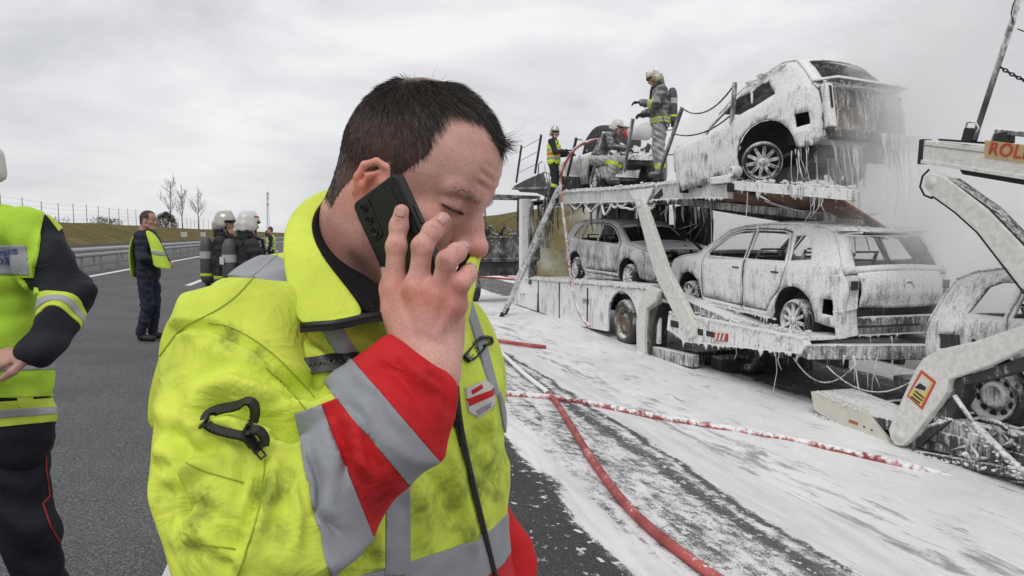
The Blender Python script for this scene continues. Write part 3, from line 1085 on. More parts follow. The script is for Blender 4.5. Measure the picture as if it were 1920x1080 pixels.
def edge_beam(w, s0, s1, name, mt, h=.20, th=.09, n=14, dz=0.0):
    mb = MB()
    for i in range(n):
        a, b = s0 + (s1 - s0) * i / n, s0 + (s1 - s0) * (i + 1) / n
        za, zb_ = deck_z(a) + dz, deck_z(b) + dz
        c = [tl(a, w, za - h), tl(a, w + th, za - h), tl(b, w + th, zb_ - h), tl(b, w, zb_ - h), tl(a, w, za), tl(a, w + th, za), tl(b, w + th, zb_), tl(b, w, zb_)]
        mb.add(c, [(4, 5, 6, 7), (0, 3, 2, 1), (0, 1, 5, 4), (2, 3, 7, 6), (1, 2, 6, 5), (3, 0, 4, 7)])
    return mb.build(name, mt, lorry)


edge_beam(TW, 8.75, 16.0, 'deck_edge_beam', M_WHITE, .27, .10)
edge_beam(TW - .02, 8.75, 16.0, 'beam_flange', M_FOAM, .05, .14, dz=.03)
edge_beam(TW + TB - .1, 11.3, 19.6, 'deck_edge_beam', M_FOAM, .27, .10)
mb = MB(); mb.beam(tl(8.75, TW + .05, 2.32), tl(6.68, TW + .35, 2.06), .14, .13); mb.build('ramp_edge', M_FOAM, lorry, .006)
for i in range(24):                                                     # planks of the upper deck, seen from below; the tail has sagged sideways
    a = 7.15 + .52 * i
    m_ = MB(); z = deck_z(a + .25) - .12
    tail = a < 11.2
    w0 = TW + .12 + (.3 if a < 8.7 else 0)
    w9 = TW + 1.32 if tail else TW + TB - .12
    dr_ = (.20 + .25 * min(1, max(0, (11.2 - a) / 2.8))) if tail else 0
    m_.hexa([tl(a, w0, z - .03), tl(a + .50, w0, z - .03), tl(a + .50, w9, z - .03 - dr_), tl(a, w9, z - .03 - dr_),
             tl(a, w0, z), tl(a + .50, w0, z), tl(a + .50, w9, z - dr_), tl(a, w9, z - dr_)])
    m_.build('deck_plank', M_RUST if tail else M_CHAR, lorry)
m_ = MB(); m_.beam(tl(11.0, TW + .5, deck_z(11) - .28), tl(7.3, TW + 1.1, deck_z(7.3) - .46), .12, .12); m_.build('deck_runner', M_STEELG, lorry, .006)
m_ = MB(); m_.beam(tl(11.3, TW + 1.34, deck_z(11.3) - .34), tl(7.2, TW + 1.34, deck_z(7.2) - .60), .08, .16); m_.build('deck_edge_beam', M_CHAR, lorry, .006)
for w in (TW + .55, TW + 1.75):
    edge_beam(w, 11.3, 19.4, 'deck_runner', M_STEELG, .14, .16, dz=-.15)
for i in range(6):
    s = 11.6 + 1.4 * i
    m_ = MB(); m_.beam(tl(s, TW + .1, deck_z(s) - .2), tl(s, TW + TB - .1, deck_z(s) - .2), .07, .1); m_.build('cross_member', M_CHAR, lorry)
# front overhang of the upper deck above the cab
m_ = MB()
m_.prism([PW(px, py, TW + .02) - LO for px, py in ((961, 350), (985, 337), (1020, 322), (1056, 330), (1056, 378), (1030, 372), (1005, 362), (975, 360))], V * (TB - .1))
m_.build('deck_nose', M_CHAR, lorry, .01)
m_ = MB(); m_.beam(PW(961, 354, TW - .01) - LO, PW(1056, 352, TW - .01) - LO, .05, .06); m_.build('nose_edge', M_FOAML, lorry, .005)
for k in range(4):
    m_ = MB(); m_.tube([PW(1022 + 5 * k, 326, TW - .03) - LO, PW(1028 + 3 * k, 350, TW - .05) - LO, PW(1020 + 6 * k, 380, TW - .02) - LO, PW(1024 + 3 * k, 412, TW - .03) - LO], .03, 6); m_.build('burnt_cable', M_FOAML, lorry)

# lower body: side skirt, wheel arch, wheel
sk = [(20.0, -.52), (20.0, .28), (14.1, .50), (10.9, .62), (10.72, .58), (10.72, -.30), (11.3, -.34), (11.52, -.30)]
arch = []
for i in range(13):
    a = math.pi * i / 12
    arch.append((12.28 - .70 * math.cos(a), -.13 + .62 * math.sin(a)))
outl = [(11.58, -.36)] + arch + [(12.98, -.40), (14.6, -.50), (15.0, -.50)]
poly = [(20.0, .26), (17.2, .37), (14.1, .49), (10.9, .62), (10.74, .58), (10.74, -.32)] + outl + [(20.0, -.50)]
side_plate(poly, TW, .05, 'side_skirt', M_FOAM)
for s in (14.05, 15.9, 17.6):
    side_plate([(s, -.48), (s + .05, -.48), (s + .05, .42), (s, .43)], TW - .012, .02, 'skirt_joint', M_DARK, 0)
side_plate([(17.55, -.5), (17.72, -.5), (17.66, .0), (17.6, .05)], TW - .016, .03, 'skirt_tear', M_DARK, 0)
m_ = MB()
m_.prism([tl(20.0, TW - .02, .26), tl(20.0, TW - .02, .34), tl(10.85, TW - .02, .71), tl(10.85, TW - .02, .63)], V * .5)
m_.build('lower_deck_edge', M_FOAMH, lorry, .01)
m_ = MB(); m_.prism([tl(19.9, TW + .06, .20), tl(19.9, TW + .06, .30), tl(10.7, TW + .06, .62), tl(7.0, TW + .06, .16), tl(7.0, TW + .06, .06), tl(10.7, TW + .06, .48)], V * (TB - .12))
m_.build('lower_deck', M_STEELG, lorry, .01)


def wheel(parent, c, axis, r_t, r_r, w_, lo, tyre_m, rim_m, spokes=10, holes=True, face=-1, name='wheel', burnt=False):
    """c: centre of the outer face"""
    ax = Vector(axis).normalized()
    h = empty(name, c); h.parent = parent
    t = MB(); t.lathe((0, 0, 0), ax, [(.02, r_r), (-.0, r_r + .02), (-.012, r_t - .05), (.02, r_t - .012), (.06, r_t), (w_ - .06, r_t), (w_ - .02, r_t - .012), (w_, r_t - .05), (w_, r_r)], 30)
    t.build('tyre', tyre_m, h)
    m = MB(); m.lathe((0, 0, 0), ax, [(-.005, r_r + .015), (.0, r_r - .01), (.05, r_r - .03), (w_ * .6, r_r - .04), (w_ * .9, r_r)], 30)
    if spokes == 0:
        m.lathe((0, 0, 0), ax, [(.05, r_r - .03), (.09, r_r * .62), (.03, r_r * .55), (.015, r_r * .42), (.03, r_r * .36), (.03, .0)], 24)
    m.build('rim', rim_m, h)
    e = ax.orthogonal().normalized(); g = ax.cross(e)
    if spokes:
        for k in range(spokes):
            a = 2 * math.pi * k / spokes
            d = e * math.cos(a) + g * math.sin(a); sd = ax.cross(d)
            s = MB(); w0, w1 = r_r * .10, r_r * .085
            s.hexa([d * r_r * .16 - sd * w0 + ax * .0, d * r_r * .16 + sd * w0, d * (r_r - .012) + sd * w1 + ax * .012, d * (r_r - .012) - sd * w1 + ax * .012,
                    d * r_r * .16 - sd * w0 + ax * .045, d * r_r * .16 + sd * w0 + ax * .045, d * (r_r - .012) + sd * w1 + ax * .05, d * (r_r - .012) - sd * w1 + ax * .05])
            s.build('spoke', rim_m, h, .004)
        s = MB(); s.lathe((0, 0, 0), ax, [(.05, r_r * .24), (-.004, r_r * .22), (-.012, r_r * .12), (-.012, 0)], 16); s.build('hub', rim_m, h)
    else:
        for k in range(10):
            a = 2 * math.pi * k / 10
            d = e * math.cos(a) + g * math.sin(a)
            s = MB(); s.lathe(d * r_r * .76 + ax * .062, ax, [(0, .038), (-.006, .034), (-.004, 0)], 10); s.build('vent_hole', M_DARK, h)
    return h


M_TYRE = foam_mat('burnt_tyre', .22, under=(.03, .03, .03))
M_RIMF = foam_mat('foamed_rim', .60, under=(.14, .13, .12), sc=1.5)
M_RIMB = foam_mat('burnt_rim', .22, under=(.16, .12, .08), tint=(.3, .25, .19), sc=1.2)
wheel(lorry, tl(12.29, TW + .03, -.135), V, .46, .30, .30, LO, M_TYRE, M_RIMB, 0)
wheel(lorry, tl(18.9, TW + .05, -.12), V, .46, .30, .30, LO, M_TYRE, M_RIMF, 0)
for s in (12.29, 18.9): wheel(lorry, tl(s, TW + TB - .05, -.14), -V, .46, .30, .30, LO, M_TYRE, M_RIMB, 0)
m_ = MB(); m_.beam(tl(12.29, TW + .3, -.13), tl(12.29, TW + TB - .3, -.13), .12, .12); m_.build('axle', M_CHAR, lorry)
m_ = MB(); m_.prism([tl(11.6, TW + .25, .5), tl(11.6, TW + .25, -.3), tl(13.0, TW + .25, -.3), tl(13.0, TW + .25, .5)], V * .04); m_.build('wheel_box', M_DARK, lorry)
for w in (TW + .75, TW + 1.65):
    m_ = MB(); m_.prism([tl(20.2, w, .10), tl(20.2, w, -.14), tl(7.2, w, -.12), tl(7.2, w, .06)], V * .09); m_.build('chassis_beam', M_CHAR, lorry, .005)

# front column and ladder frame behind the cab
m_ = MB(); m_.beam(tl(18.95, TW + .02, -.1), tl(18.95, TW + .02, 2.62), .30, .26, up=tuple(U)); m_.build('front_column', M_FOAMH, lorry, .02)
m_ = MB(); m_.beam(tl(18.35, TW + .02, .2), tl(18.4, TW + .02, 2.55), .12, .2, up=tuple(U)); m_.build('front_column', M_FOAML, lorry, .02)
m_ = MB(); m_.beam(tl(18.95, TW + TB - .1, -.1), tl(18.95, TW + TB - .1, 2.62), .2, .2, up=tuple(U)); m_.build('front_column', M_FOAM, lorry, .02)
for i in range(7):
    s = 17.9 - .18 * i
    m_ = MB(); m_.beam(tl(s, TW + .05, 1.25), tl(s, TW + .05, 1.98), .035, .03, up=tuple(U)); m_.build('grille_bar', M_FOAML, lorry)

# lifting arm: slanting white leg, cast boomerang foot
arm = [(11.62, 2.26), (11.30, 2.26), (11.12, 2.02), (10.35, 1.02), (9.42, .22), (9.38, .02), (9.58, -.04), (9.78, .06), (10.65, .80), (11.05, 1.35), (11.45, 2.0)]
side_plate(arm, TW - .10, .10, 'lift_arm', M_CREAM, .012)
m_ = MB(); m_.prism([tl(s + .06, TW + .0, z) for s, z in arm], V * .03); m_.build('arm_back', M_STEELG, lorry)
for s, z in ((10.62, .62), (9.6, .1), (11.4, 2.14)):
    m_ = MB(); m_.lathe(tl(s, TW - .125, z), V, [(0, 0), (0, .05), (.03, .055), (.03, .0)], 14); m_.build('pivot_bolt', M_CREAM, lorry)
boom = [(10.80, .70), (10.45, .66), (10.62, .44), (10.95, .30), (11.0, -.10), (10.98, -.60), (11.28, -.60), (11.33, .0), (11.22, .38), (11.0, .60)]
side_plate(boom, TW - .16, .07, 'swing_foot', M_CREAM, .012)
m_ = MB(); m_.prism([tl(s, TW - .088, z) for s, z in [(10.6, .4), (10.92, .26), (10.96, -.58), (10.86, -.58), (10.82, .0)]], V * .30); m_.build('foot_web', M_CHAR, lorry)
bracket = [(11.95, 2.42), (10.95, 2.42), (11.05, 2.28), (11.2, 2.16), (11.62, 2.16)]
side_plate(bracket, TW - .05, .16, 'arm_bracket', M_FOAMH, .012)
m_ = MB(); m_.beam(tl(11.0, TW + .05, 2.2), tl(10.7, TW + .05, 2.34), .12, .12); m_.build('ram', M_DARK, lorry)
m_ = MB(); m_.beam(tl(11.1, TW + .6, .2), tl(11.1, TW + 2.0, .2), .1, .1); m_.build('cross_tube', M_CHAR, lorry)
m_ = MB(); m_.beam(tl(10.9, TW + .0, -.48), tl(9.6, TW + .05, -.42), .14, .2); m_.build('step_box', M_STEELG, lorry, .01)
# rear lower bed: edge box with slots, red plate, drips
bed = [(10.35, .26), (10.40, -.02), (9.8, -.14), (7.02, .14), (6.95, .26), (7.0, .32)]
side_plate(bed, TW - .04, .10, 'bed_edge_box', M_FOAM, .01)
for s0, s1, z0, z1 in ((10.25, 10.0, .06, .17), (9.9, 9.6, .05, .15), (9.5, 9.25, .04, .14), (9.15, 8.8, .06, .14)):
    side_plate([(s0, z0), (s1, z0 + .005), (s1, z1), (s0, z1)], TW - .050, .012, 'slot', M_DARK, 0)
pl_ = side_plate([(8.92, .02), (8.58, .055), (8.58, .175), (8.92, .14)], TW - .062, .02, 'reflector_plate', mat('red_reflector', (.38, .03, .02), .35, var=.3, scale=30), .003)
for a in range(3):
    s0 = 8.90 - .10 * a
    side_plate([(s0, .03 + .012 * a), (s0 - .05, .035 + .012 * a), (s0 - .09, .155 + .008 * a), (s0 - .05, .15 + .008 * a)], TW - .068, .006, 'plate_stripe', mat('plate_white', (.7, .68, .66), .5), 0)
m_ = MB(); m_.prism([tl(10.4, TW + .0, .26), tl(7.0, TW + .0, .30), tl(7.0, TW + .0, .345), tl(10.4, TW + .0, .31)], V * .62); m_.build('wheel_track', M_FOAMH, lorry, .01)
m_ = MB(); m_.prism([tl(10.4, TW + 1.75, .22), tl(5.7, TW + 1.75, .36), tl(5.7, TW + 1.75, .42), tl(10.4, TW + 1.75, .28)], V * .6); m_.build('wheel_track', M_FOAM, lorry, .01)
m_ = MB(); m_.beam(tl(7.05, TW + .05, .16), tl(6.2, TW + 2.2, .2), .14, .18); m_.build('rear_cross_beam', M_STEELG, lorry, .01)
m_ = MB(); m_.beam(tl(7.6, TW + .1, .04), tl(7.6, TW + 2.2, .06), .10, .12); m_.build('rear_cross_beam', M_CHAR, lorry, .01)
for s in (10.2, 9.5): 
    m_ = MB(); m_.beam(tl(s, TW + .35, -.5), tl(s - .1, TW + 2.0, -.45), .3, .3); m_.build('under_box', M_CHAR, lorry, .02)
for s in (9.3,):
    wheel(lorry, tl(s, TW + .75, -.28), V, .33, .2, .25, LO, M_TYRE, M_CHAR, 0)
m_ = MB()
for k in range(2):
    a, b = tl(7.4 - .6 * k, TW + .15, .02), tl(6.7 - .6 * k, TW + .5 + .4 * k, .05)
    m_.tube([a.lerp(b, t) - Vector((0, 0, .28 * (1 - (2 * t - 1) ** 2))) for t in np.linspace(0, 1, 12)], .012, 5)
    m_.build('hanging_chain', M_STEELG, lorry); m_ = MB()
# added dark sheets that stand in for shade between the decks, and melted trim
for s0, s1, z0, z1 in ((12.7, 14.4, .6, 2.3), (14.5, 16.2, .55, 2.35), (16.3, 18.7, .5, 2.4)):
    side_plate([(s0, z0), (s0 + .1, z1), (s1 - .15, z1 - .05), (s1, z0 + .05)], TW + TB - .22, .02, 'gap_shade_sheet', M_CHAR, 0)
rnd = random.Random(52)
for k in range(26):
    s = rnd.uniform(11.3, 18.2); w = TW + rnd.uniform(.1, 2.0); z = deck_z(s) - .32; L = rnd.uniform(.15, .75); m_ = MB()
    m_.tube([tl(s, w, z), tl(s + rnd.uniform(-.1, .1), w, z - L * .5), tl(s + rnd.uniform(-.2, .2), w + rnd.uniform(-.1, .1), z - L)], [.03, .022, .008], 5)
    m_.build('melted_strip', (M_CHAR, M_FOAML, M_FOAM)[k % 3], lorry)
# loose wires and foam ropes under the upper deck
rnd = random.Random(21)
for k, (s0, s1, dp) in enumerate(((15.4, 14.4, .22), (14.4, 13.5, .34), (13.4, 12.9, .5), (12.9, 12.2, .2), (12.6, 11.6, .3), (11.5, 10.9, .25))):
    a, b = tl(s0, TW + .02, deck_z(s0) - .27), tl(s1, TW + .02, deck_z(s1) - .27); m_ = MB()
    m_.tube([a.lerp(b, t) - Vector((0, 0, dp * (1 - (2 * t - 1) ** 2) * .5)) + Vector((0, 0, .03 * math.sin(9 * t + k))) for t in np.linspace(0, 1, 14)], .022 + .01 * rnd.random(), 6)
    m_.build('burnt_cable', M_FOAM, lorry)
a, b = tl(8.9, TW + .5, 2.2), tl(7.4, TW + 1.4, 1.88)
m_ = MB(); m_.tube([a.lerp(b, t) - Vector((0, 0, .14 * (1 - (2 * t - 1) ** 2))) for t in np.linspace(0, 1, 12)], .018, 5); m_.build('burnt_cable', M_FOAM, lorry)
# burnt remains hanging in the gap behind the arm
for k in range(5):
    s = 10.5 + .3 * k; m_ = MB()
    m_.tube([tl(s, TW + .8 + .1 * k, 2.2), tl(s - .1, TW + .8 + .1 * k, 1.8), tl(s + .05, TW + .9, 1.3 + .1 * k)], [.03, .02, .008], 5); m_.build('melted_strip', M_FOAML, lorry)
D_E = [(tl(9.0 + 1.0 * i, TW - .01, deck_z(9.5 + i) - .26), tl(10.0 + 1.0 * i, TW - .01, deck_z(9.5 + i) - .26)) for i in range(9)]
drips('foam_drips', D_E, M_DRIP, lorry, 40, .03, .16, .007, 3)
drapes('foam_curtain', [(tl(8.8 + .5 * i, TW - .015, deck_z(8.8 + .5 * i) - .26), tl(9.3 + .5 * i, TW - .015, deck_z(9.3 + .5 * i) - .26)) for i in range(14)], M_DRIP, lorry, .11, -V, 3)
drapes('foam_curtain', [(tl(8.8 + .5 * i, TW - .03, deck_z(8.8 + .5 * i) + .0), tl(9.3 + .5 * i, TW - .03, deck_z(9.3 + .5 * i) + .0)) for i in range(14)], M_DRIP, lorry, .12, -V, 4)
drips('foam_drips', [(tl(8.7, TW + .03, 2.26), tl(6.7, TW + .33, 2.0))], M_DRIP, lorry, 26, .03, .42, .008, 5)
drapes('foam_curtain', [(tl(8.75, TW + .0, 2.30), tl(7.7, TW + .15, 2.16)), (tl(7.7, TW + .15, 2.16), tl(6.68, TW + .30, 2.03))], M_DRIP, lorry, .20, -V, 6)
drips('foam_drips', [(tl(10.3, TW - .03, .0), tl(9.7, TW - .03, -.12)), (tl(9.7, TW - .03, -.12), tl(7.0, TW - .03, .14))], M_DRIP, lorry, 30, .03, .20, .007, 7)
drapes('foam_curtain', [(tl(10.3, TW - .05, .02), tl(9.75, TW - .05, -.12)), (tl(9.75, TW - .05, -.12), tl(8.4, TW - .05, .01)), (tl(8.4, TW - .05, .01), tl(7.0, TW - .05, .15))], M_DRIP, lorry, .13, -V, 8)
drapes('foam_curtain', [(tl(10.3, TW - .05, .30), tl(8.6, TW - .05, .32)), (tl(8.6, TW - .05, .32), tl(7.0, TW - .05, .34))], M_DRIP, lorry, .14, -V, 9)
drips('foam_drips', [(tl(7.8, TW - .02, .1), tl(6.9, TW - .0, .15)), (tl(6.9, TW + .2, .12), tl(6.2, TW + 2.2, .14))], M_DRIP, lorry, 50, .1, .60, .010, 8, .35)
drips('foam_drips', [(tl(19.5, TW - .02, .30), tl(11, TW - .02, .66))], M_DRIP, lorry, 40, .03, .22, .008, 9)
drapes('foam_curtain', [(tl(20 - 1.3 * i, TW - .03, .30 + .05 * i), tl(18.7 - 1.3 * i, TW - .03, .35 + .05 * i)) for i in range(7)], M_DRIP, lorry, .16, -V, 11)

clots('foam_clots', [(tl(9 + i, TW + .03, deck_z(9 + i) + .03), tl(10 + i, TW + .03, deck_z(10 + i) + .03)) for i in range(7)], M_DRIP, lorry, 420, .018, .03, 41)
clots('foam_clots', [(tl(20, TW, .33), tl(10.9, TW, .70)), (tl(10.3, TW + .1, .34), tl(7, TW + .1, .36))], M_DRIP, lorry, 460, .019, .05, 42)
clots('foam_clots', [(tl(8.75, TW + .05, 2.4), tl(6.68, TW + .35, 2.14))], M_DRIP, lorry, 110, .019, .03, 43)
# railings along the upper deck: posts, chains
def post(s, z0, z1, lean=0.0, wtop=0.0, r=.028, mt=M_CHAR, w=TW + .04, thick=True):
    m_ = MB(); m_.beam(tl(s, w, z0), tl(s + lean, w + wtop, z1), r * 2, r * 2, up=tuple(V)); return m_.build('rail_post', mt, lorry, .004)


def chain(a, b, sag, mt=M_CHAR, r=.012, n=14, links=False, name='rail_chain', root=None):
    m_ = MB()
    pts = [a.lerp(b, t) - Vector((0, 0, sag * (1 - (2 * t - 1) ** 2))) for t in np.linspace(0, 1, n)]
    if links:
        for i in range(len(pts) - 1):
            c = (pts[i] + pts[i + 1]) / 2; d = (pts[i + 1] - pts[i]).normalized(); L = (pts[i + 1] - pts[i]).length
            s_ = (d.orthogonal() if i % 2 else d.cross(d.orthogonal())).normalized()
            ring = [c + d * math.cos(t) * L * .68 + s_ * math.sin(t) * L * .34 for t in np.linspace(0, 2 * math.pi, 9)]
            m_.tube(ring, r, 4, False)
    else: m_.tube(pts, r, 5)
    return m_.build(name, mt, root or lorry)


def pw(px, py, w=TW + .04): return PW(px, py, w) - LO


RP = [((968, 342), (978, 272)), ((1003, 325), (1015, 252)), ((1064, 330), (1081, 258)), ((1107, 345), (1132, 248)), ((1170, 322), (1187, 222)), ((1236, 326), (1280, 200)), ((1366, 308), (1378, 154))]
for k, (a, b) in enumerate(RP):
    m_ = MB(); m_.beam(pw(*a), pw(*b), .06 if k < 5 else .055, .05, up=tuple(V)); m_.build('rail_post', M_CHAR if k < 3 else M_STEELG, lorry, .004)
for h in (.25, .58, .9):
    for k in (0,):
        a, b = RP[k], RP[k + 1]
        chain(pw(*a[0]).lerp(pw(*a[1]), h), pw(*b[0]).lerp(pw(*b[1]), h), .0, M_STEELG, .01)
for h, sg in ((.30, .05), (.62, .14), (.98, .22)):
    chain(pw(*RP[5][0]).lerp(pw(*RP[5][1]), h), pw(*RP[6][0]).lerp(pw(*RP[6][1]), h), sg, M_CHAR, .013)
m_ = MB(); m_.tube([pw(1008, 345), pw(1010, 308), pw(1016, 302), pw(1022, 308), pw(1022, 345)], .016, 6); m_.build('hoop', M_STEELG, lorry)
# wheel chocks, lamps and lashing gear along the deck edge
for px, py in ((1336, 322), (1372, 322)):
    m_ = MB(); c = pw(px, py, TW - .02); m_.lathe(c, V, [(.12, .085), (0, .085), (-.02, .075), (-.02, .05), (.02, .045), (.02, 0)], 18); m_.build('round_lamp', M_FOAM, lorry)
m_ = MB(); m_.box(pw(1355, 338, TW - .01), (.46, .16, .12), Matrix.Rotation(YAW + math.pi / 2, 3, 'Z')); m_.build('lashing_box', M_FOAM, lorry, .02)
m_ = MB(); m_.box(pw(1372, 352, TW + .0), (.12, .1, .12), Matrix.Rotation(YAW + math.pi / 2, 3, 'Z')); m_.build('hook', M_DARK, lorry, .02)

# ---------------------------------------------------------------- burnt cab, slewed in front of the bed
cab = empty('burnt_cab', T(20.9, 5.25, -.2), YAW + R(8))
tag(cab, 'charred skeleton of the lorry cab with open window frames at the far end', 'lorry cab')
cf = lambda x, y, z: Vector((x, y, z))       # local: x across (right), y forward
M_CAB = foam_mat('burnt_cab_metal', .24, under=(.045, .045, .045), tint=(.15, .14, .13), sc=.9, stretch=2)
for n_, a, b, w_ in (('pillar', (-.62, .0, 1.0), (-.60, .0, 3.0), .09), ('pillar', (-.62, 1.75, 1.0), (-.55, 1.45, 3.0), .10), ('pillar', (1.6, .0, 1.0), (1.6, 0, 3.0), .09), ('pillar', (1.6, 1.75, 1.0), (1.55, 1.45, 3.0), .1),
                     ('roof_rail', (-.62, -.04, 3.0), (-.55, 1.5, 3.02), .09), ('roof_rail', (1.6, -.04, 3.0), (1.55, 1.5, 3.02), .09), ('roof_rail', (-.64, 0, 3.02), (1.62, 0, 3.0), .1), ('roof_rail', (-.57, 1.47, 3.02), (1.57, 1.47, 3.02), .1)):
    m_ = MB(); m_.beam(a, b, w_, w_); m_.build(n_, M_CAB, cab, .01)
m_ = MB(); m_.box((.5, .9, 1.0), (2.2, 1.9, .12)); m_.build('floor', M_CAB, cab, .01)
m_ = MB(); m_.box((.5, .0, 1.35), (2.2, .05, .75)); m_.build('rear_panel', M_CAB, cab, .01)
m_ = MB(); m_.box((.5, 1.8, 1.3), (2.2, .07, .8)); m_.build('front_panel', M_CAB, cab, .02)
m_ = MB(); m_.box((-.62, .85, 1.32), (.05, 1.6, .7)); m_.build('side_panel', M_CAB, cab, .01)
m_ = MB(); m_.box((.5, .9, .75), (2.1, 1.8, .5)); m_.build('under_body', M_CHAR, cab, .03)
# open door swung out to the side
dr = empty('door', (-.66, 1.55, 0), R(62)); dr.parent = cab
for a, b, w_ in (((0, 0, 1.75), (0, 0, 2.9), .06), ((0, -1.0, 1.75), (0, -.92, 2.85), .07), ((0, 0, 2.88), (0, -.95, 2.88), .07)):
    m_ = MB(); m_.beam(a, b, w_, .05); m_.build('window_frame', M_CAB, dr, .006)
m_ = MB(); m_.prism([(0, .05, 1.8), (0, .12, 1.2), (0, -.2, .95), (0, -1.0, .92), (0, -1.05, 1.8)], (.06, 0, 0)); m_.build('door_panel', M_CAB, dr, .01)
m_ = MB(); m_.tube([(-.1, -.1, 1.9), (-.14, -.1, 2.65), (-.14, -.16, 2.72), (-.14, -.5, 2.72), (-.14, -.58, 2.66), (-.12, -.58, 1.85)], .025, 6); m_.build('mirror_arm', M_CAB, dr)
rnd = random.Random(5)
for i in range(26):
    m_ = MB(); p = Vector((rnd.uniform(-.5, 1.4), rnd.uniform(.1, 1.6), rnd.uniform(1.1, 1.9)))
    m_.beam(p, p + Vector((rnd.uniform(-.4, .4), rnd.uniform(-.4, .4), rnd.uniform(-.2, .4))), rnd.uniform(.03, .16), rnd.uniform(.03, .1)); m_.build('wreckage', M_CAB if i % 2 else M_DARK, cab)
m_ = MB(); m_.tube([(.9, 1.45, 1.75), (.85, 1.2, 1.95)], .03, 6); m_.lathe((.85, 1.2, 1.95), (-.2, -.9, .5), [(0, .21), (.02, .22), (.04, .2)], 18); m_.build('steering_wheel', M_DARK, cab)
for sd in (-.5, 1.45):
    w_ = wheel(cab, (sd, .9, .06), (1, 0, 0), .46, .3, .28, LO, M_TYRE, M_RIMF, 0)

# ---------------------------------------------------------------- ladder
lad = empty('ladder', G(937, 597)); tag(lad, 'aluminium extension ladder leaning against the front end of the lorry', 'ladder')
La = Vector(lad.location); top = PW(1050, 348, TW - .15); Lb = top
M_ALU = foam_mat('foamed_aluminium', .6, under=(.26, .26, .26), tint=(.42, .42, .42), sc=2)
ax = (Lb - La).normalized(); sd = V * .42 + U * .9; sd = (sd - ax * sd.dot(ax)).normalized() * .21; LL = (Lb - La).length
nn = ax.cross(sd).normalized()
if nn.dot(Vector((0, -1, 0))) < 0: nn = -nn
for sec, (t0, t1, wd) in enumerate(((0, .62, 1.0), (.34, 1.0, .86))):
    for k in (-1, 1):
        m_ = MB(); m_.beam(sd * k * wd + ax * LL * t0 + nn * .05 * (1 - sec), sd * k * wd + ax * LL * t1 + nn * .05 * (1 - sec), .035, .085, up=tuple(nn)); m_.build('stile', M_ALU, lad, .003)
    q = t0 + .02
    while q < t1:
        m_ = MB(); p = ax * LL * q + nn * .05 * (1 - sec); m_.beam(p - sd * wd, p + sd * wd, .035, .035, up=tuple(nn)); m_.build('rung', M_ALU, lad)
        q += .28 / LL
for k in (-1, 1):
    m_ = MB(); m_.beam(sd * k + nn * .05 - ax * .03, sd * k + nn * .05 + ax * .28, .075, .11, up=tuple(nn)); m_.build('foot', M_DARK, lad, .008)

# ---------------------------------------------------------------- the trailer at the right
trl = empty('trailer', T(4.6, 6.6, -.6))
tag(trl, 'white trailer deck and curved lift arms of a second loader at right edge', 'trailer')
TO = Vector(trl.location)
tq_ = lambda s, w, z: T(s, w, z) - TO


def tside(pts, w0, th, name, mt, bevel=.008): return side_plate(pts, w0, th, name, mt, bevel, trl, TO)


zt = lambda s: 2.52 + (s - 5.41) * .222
ub = lambda s: 2.30 + (s - 5.41) * .277
S0, S1 = 5.42, -.5
tside([(S0, zt(S0)), (S1, zt(S1)), (S1, zt(S1) - .27), (S0 + .02, ub(S0))], TW, .09, 'deck_edge_beam', M_CREAM, .012)
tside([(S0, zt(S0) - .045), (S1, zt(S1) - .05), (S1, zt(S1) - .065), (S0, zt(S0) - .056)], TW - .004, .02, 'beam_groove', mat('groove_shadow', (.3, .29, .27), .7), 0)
tside([(S0 + .005, ub(S0) + .03), (S1, zt(S1) - .24), (S1, zt(S1) - .275), (S0 + .01, ub(S0) - .005)], TW - .018, .03, 'beam_lip', M_CREAM, .004)
tside([(S0 + .045, zt(S0) + .01), (S0 - .002, zt(S0) + .01), (S0 + .0, ub(S0) - .01), (S0 + .055, ub(S0) - .01)], TW - .01, .11, 'end_cap', M_DARK, .004)
tside([(S0 - .15, ub(S0) - .03), (S1, zt(S1) - .28), (S1, zt(S1) - .36), (S0 - .35, ub(S0) - .14), (S0 - .3, ub(S0) - .06)], TW + .1, 1.9, 'deck_underframe', M_DARK, .01)
tside([(S0, zt(S0)), (S1, zt(S1)), (S1, zt(S1) - .24), (S0 + .02, ub(S0))], TW + TB - .1, .09, 'deck_edge_beam', M_CREAM, .012)
# lettering plate
lt = tside([(4.77, 2.285), (4.10, 2.125), (4.10, 2.275), (4.77, 2.435)], TW - .008, .010, 'name_plate', mat('plate_ochre', (.50, .36, .17), .5, var=.2, scale=30), .002)
lt_mt = mat('plate_red', (.42, .05, .035), .5, var=.25, scale=60)


def text_on(s_, body, size, origin, xdir, updir, name, mt, parent, ext=.002, lo=None):
    cu = bpy.data.curves.new(name, 'FONT'); cu.body = body; cu.size = size; cu.extrude = ext; cu.space_character = 1.08
    cu.offset = size * .008
    tmp = bpy.data.objects.new(name, cu); COL.objects.link(tmp)
    dg = bpy.context.evaluated_depsgraph_get(); me = bpy.data.meshes.new_from_object(tmp.evaluated_get(dg))
    bpy.data.objects.remove(tmp, do_unlink=True)
    xd = Vector(xdir).normalized(); zd = xd.cross(Vector(updir)).normalized(); yd = zd.cross(xd)
    M = Matrix((xd, yd, zd)).transposed().to_4x4(); M.translation = Vector(origin)
    me.transform(M)
    return link(name, me, parent, mt)


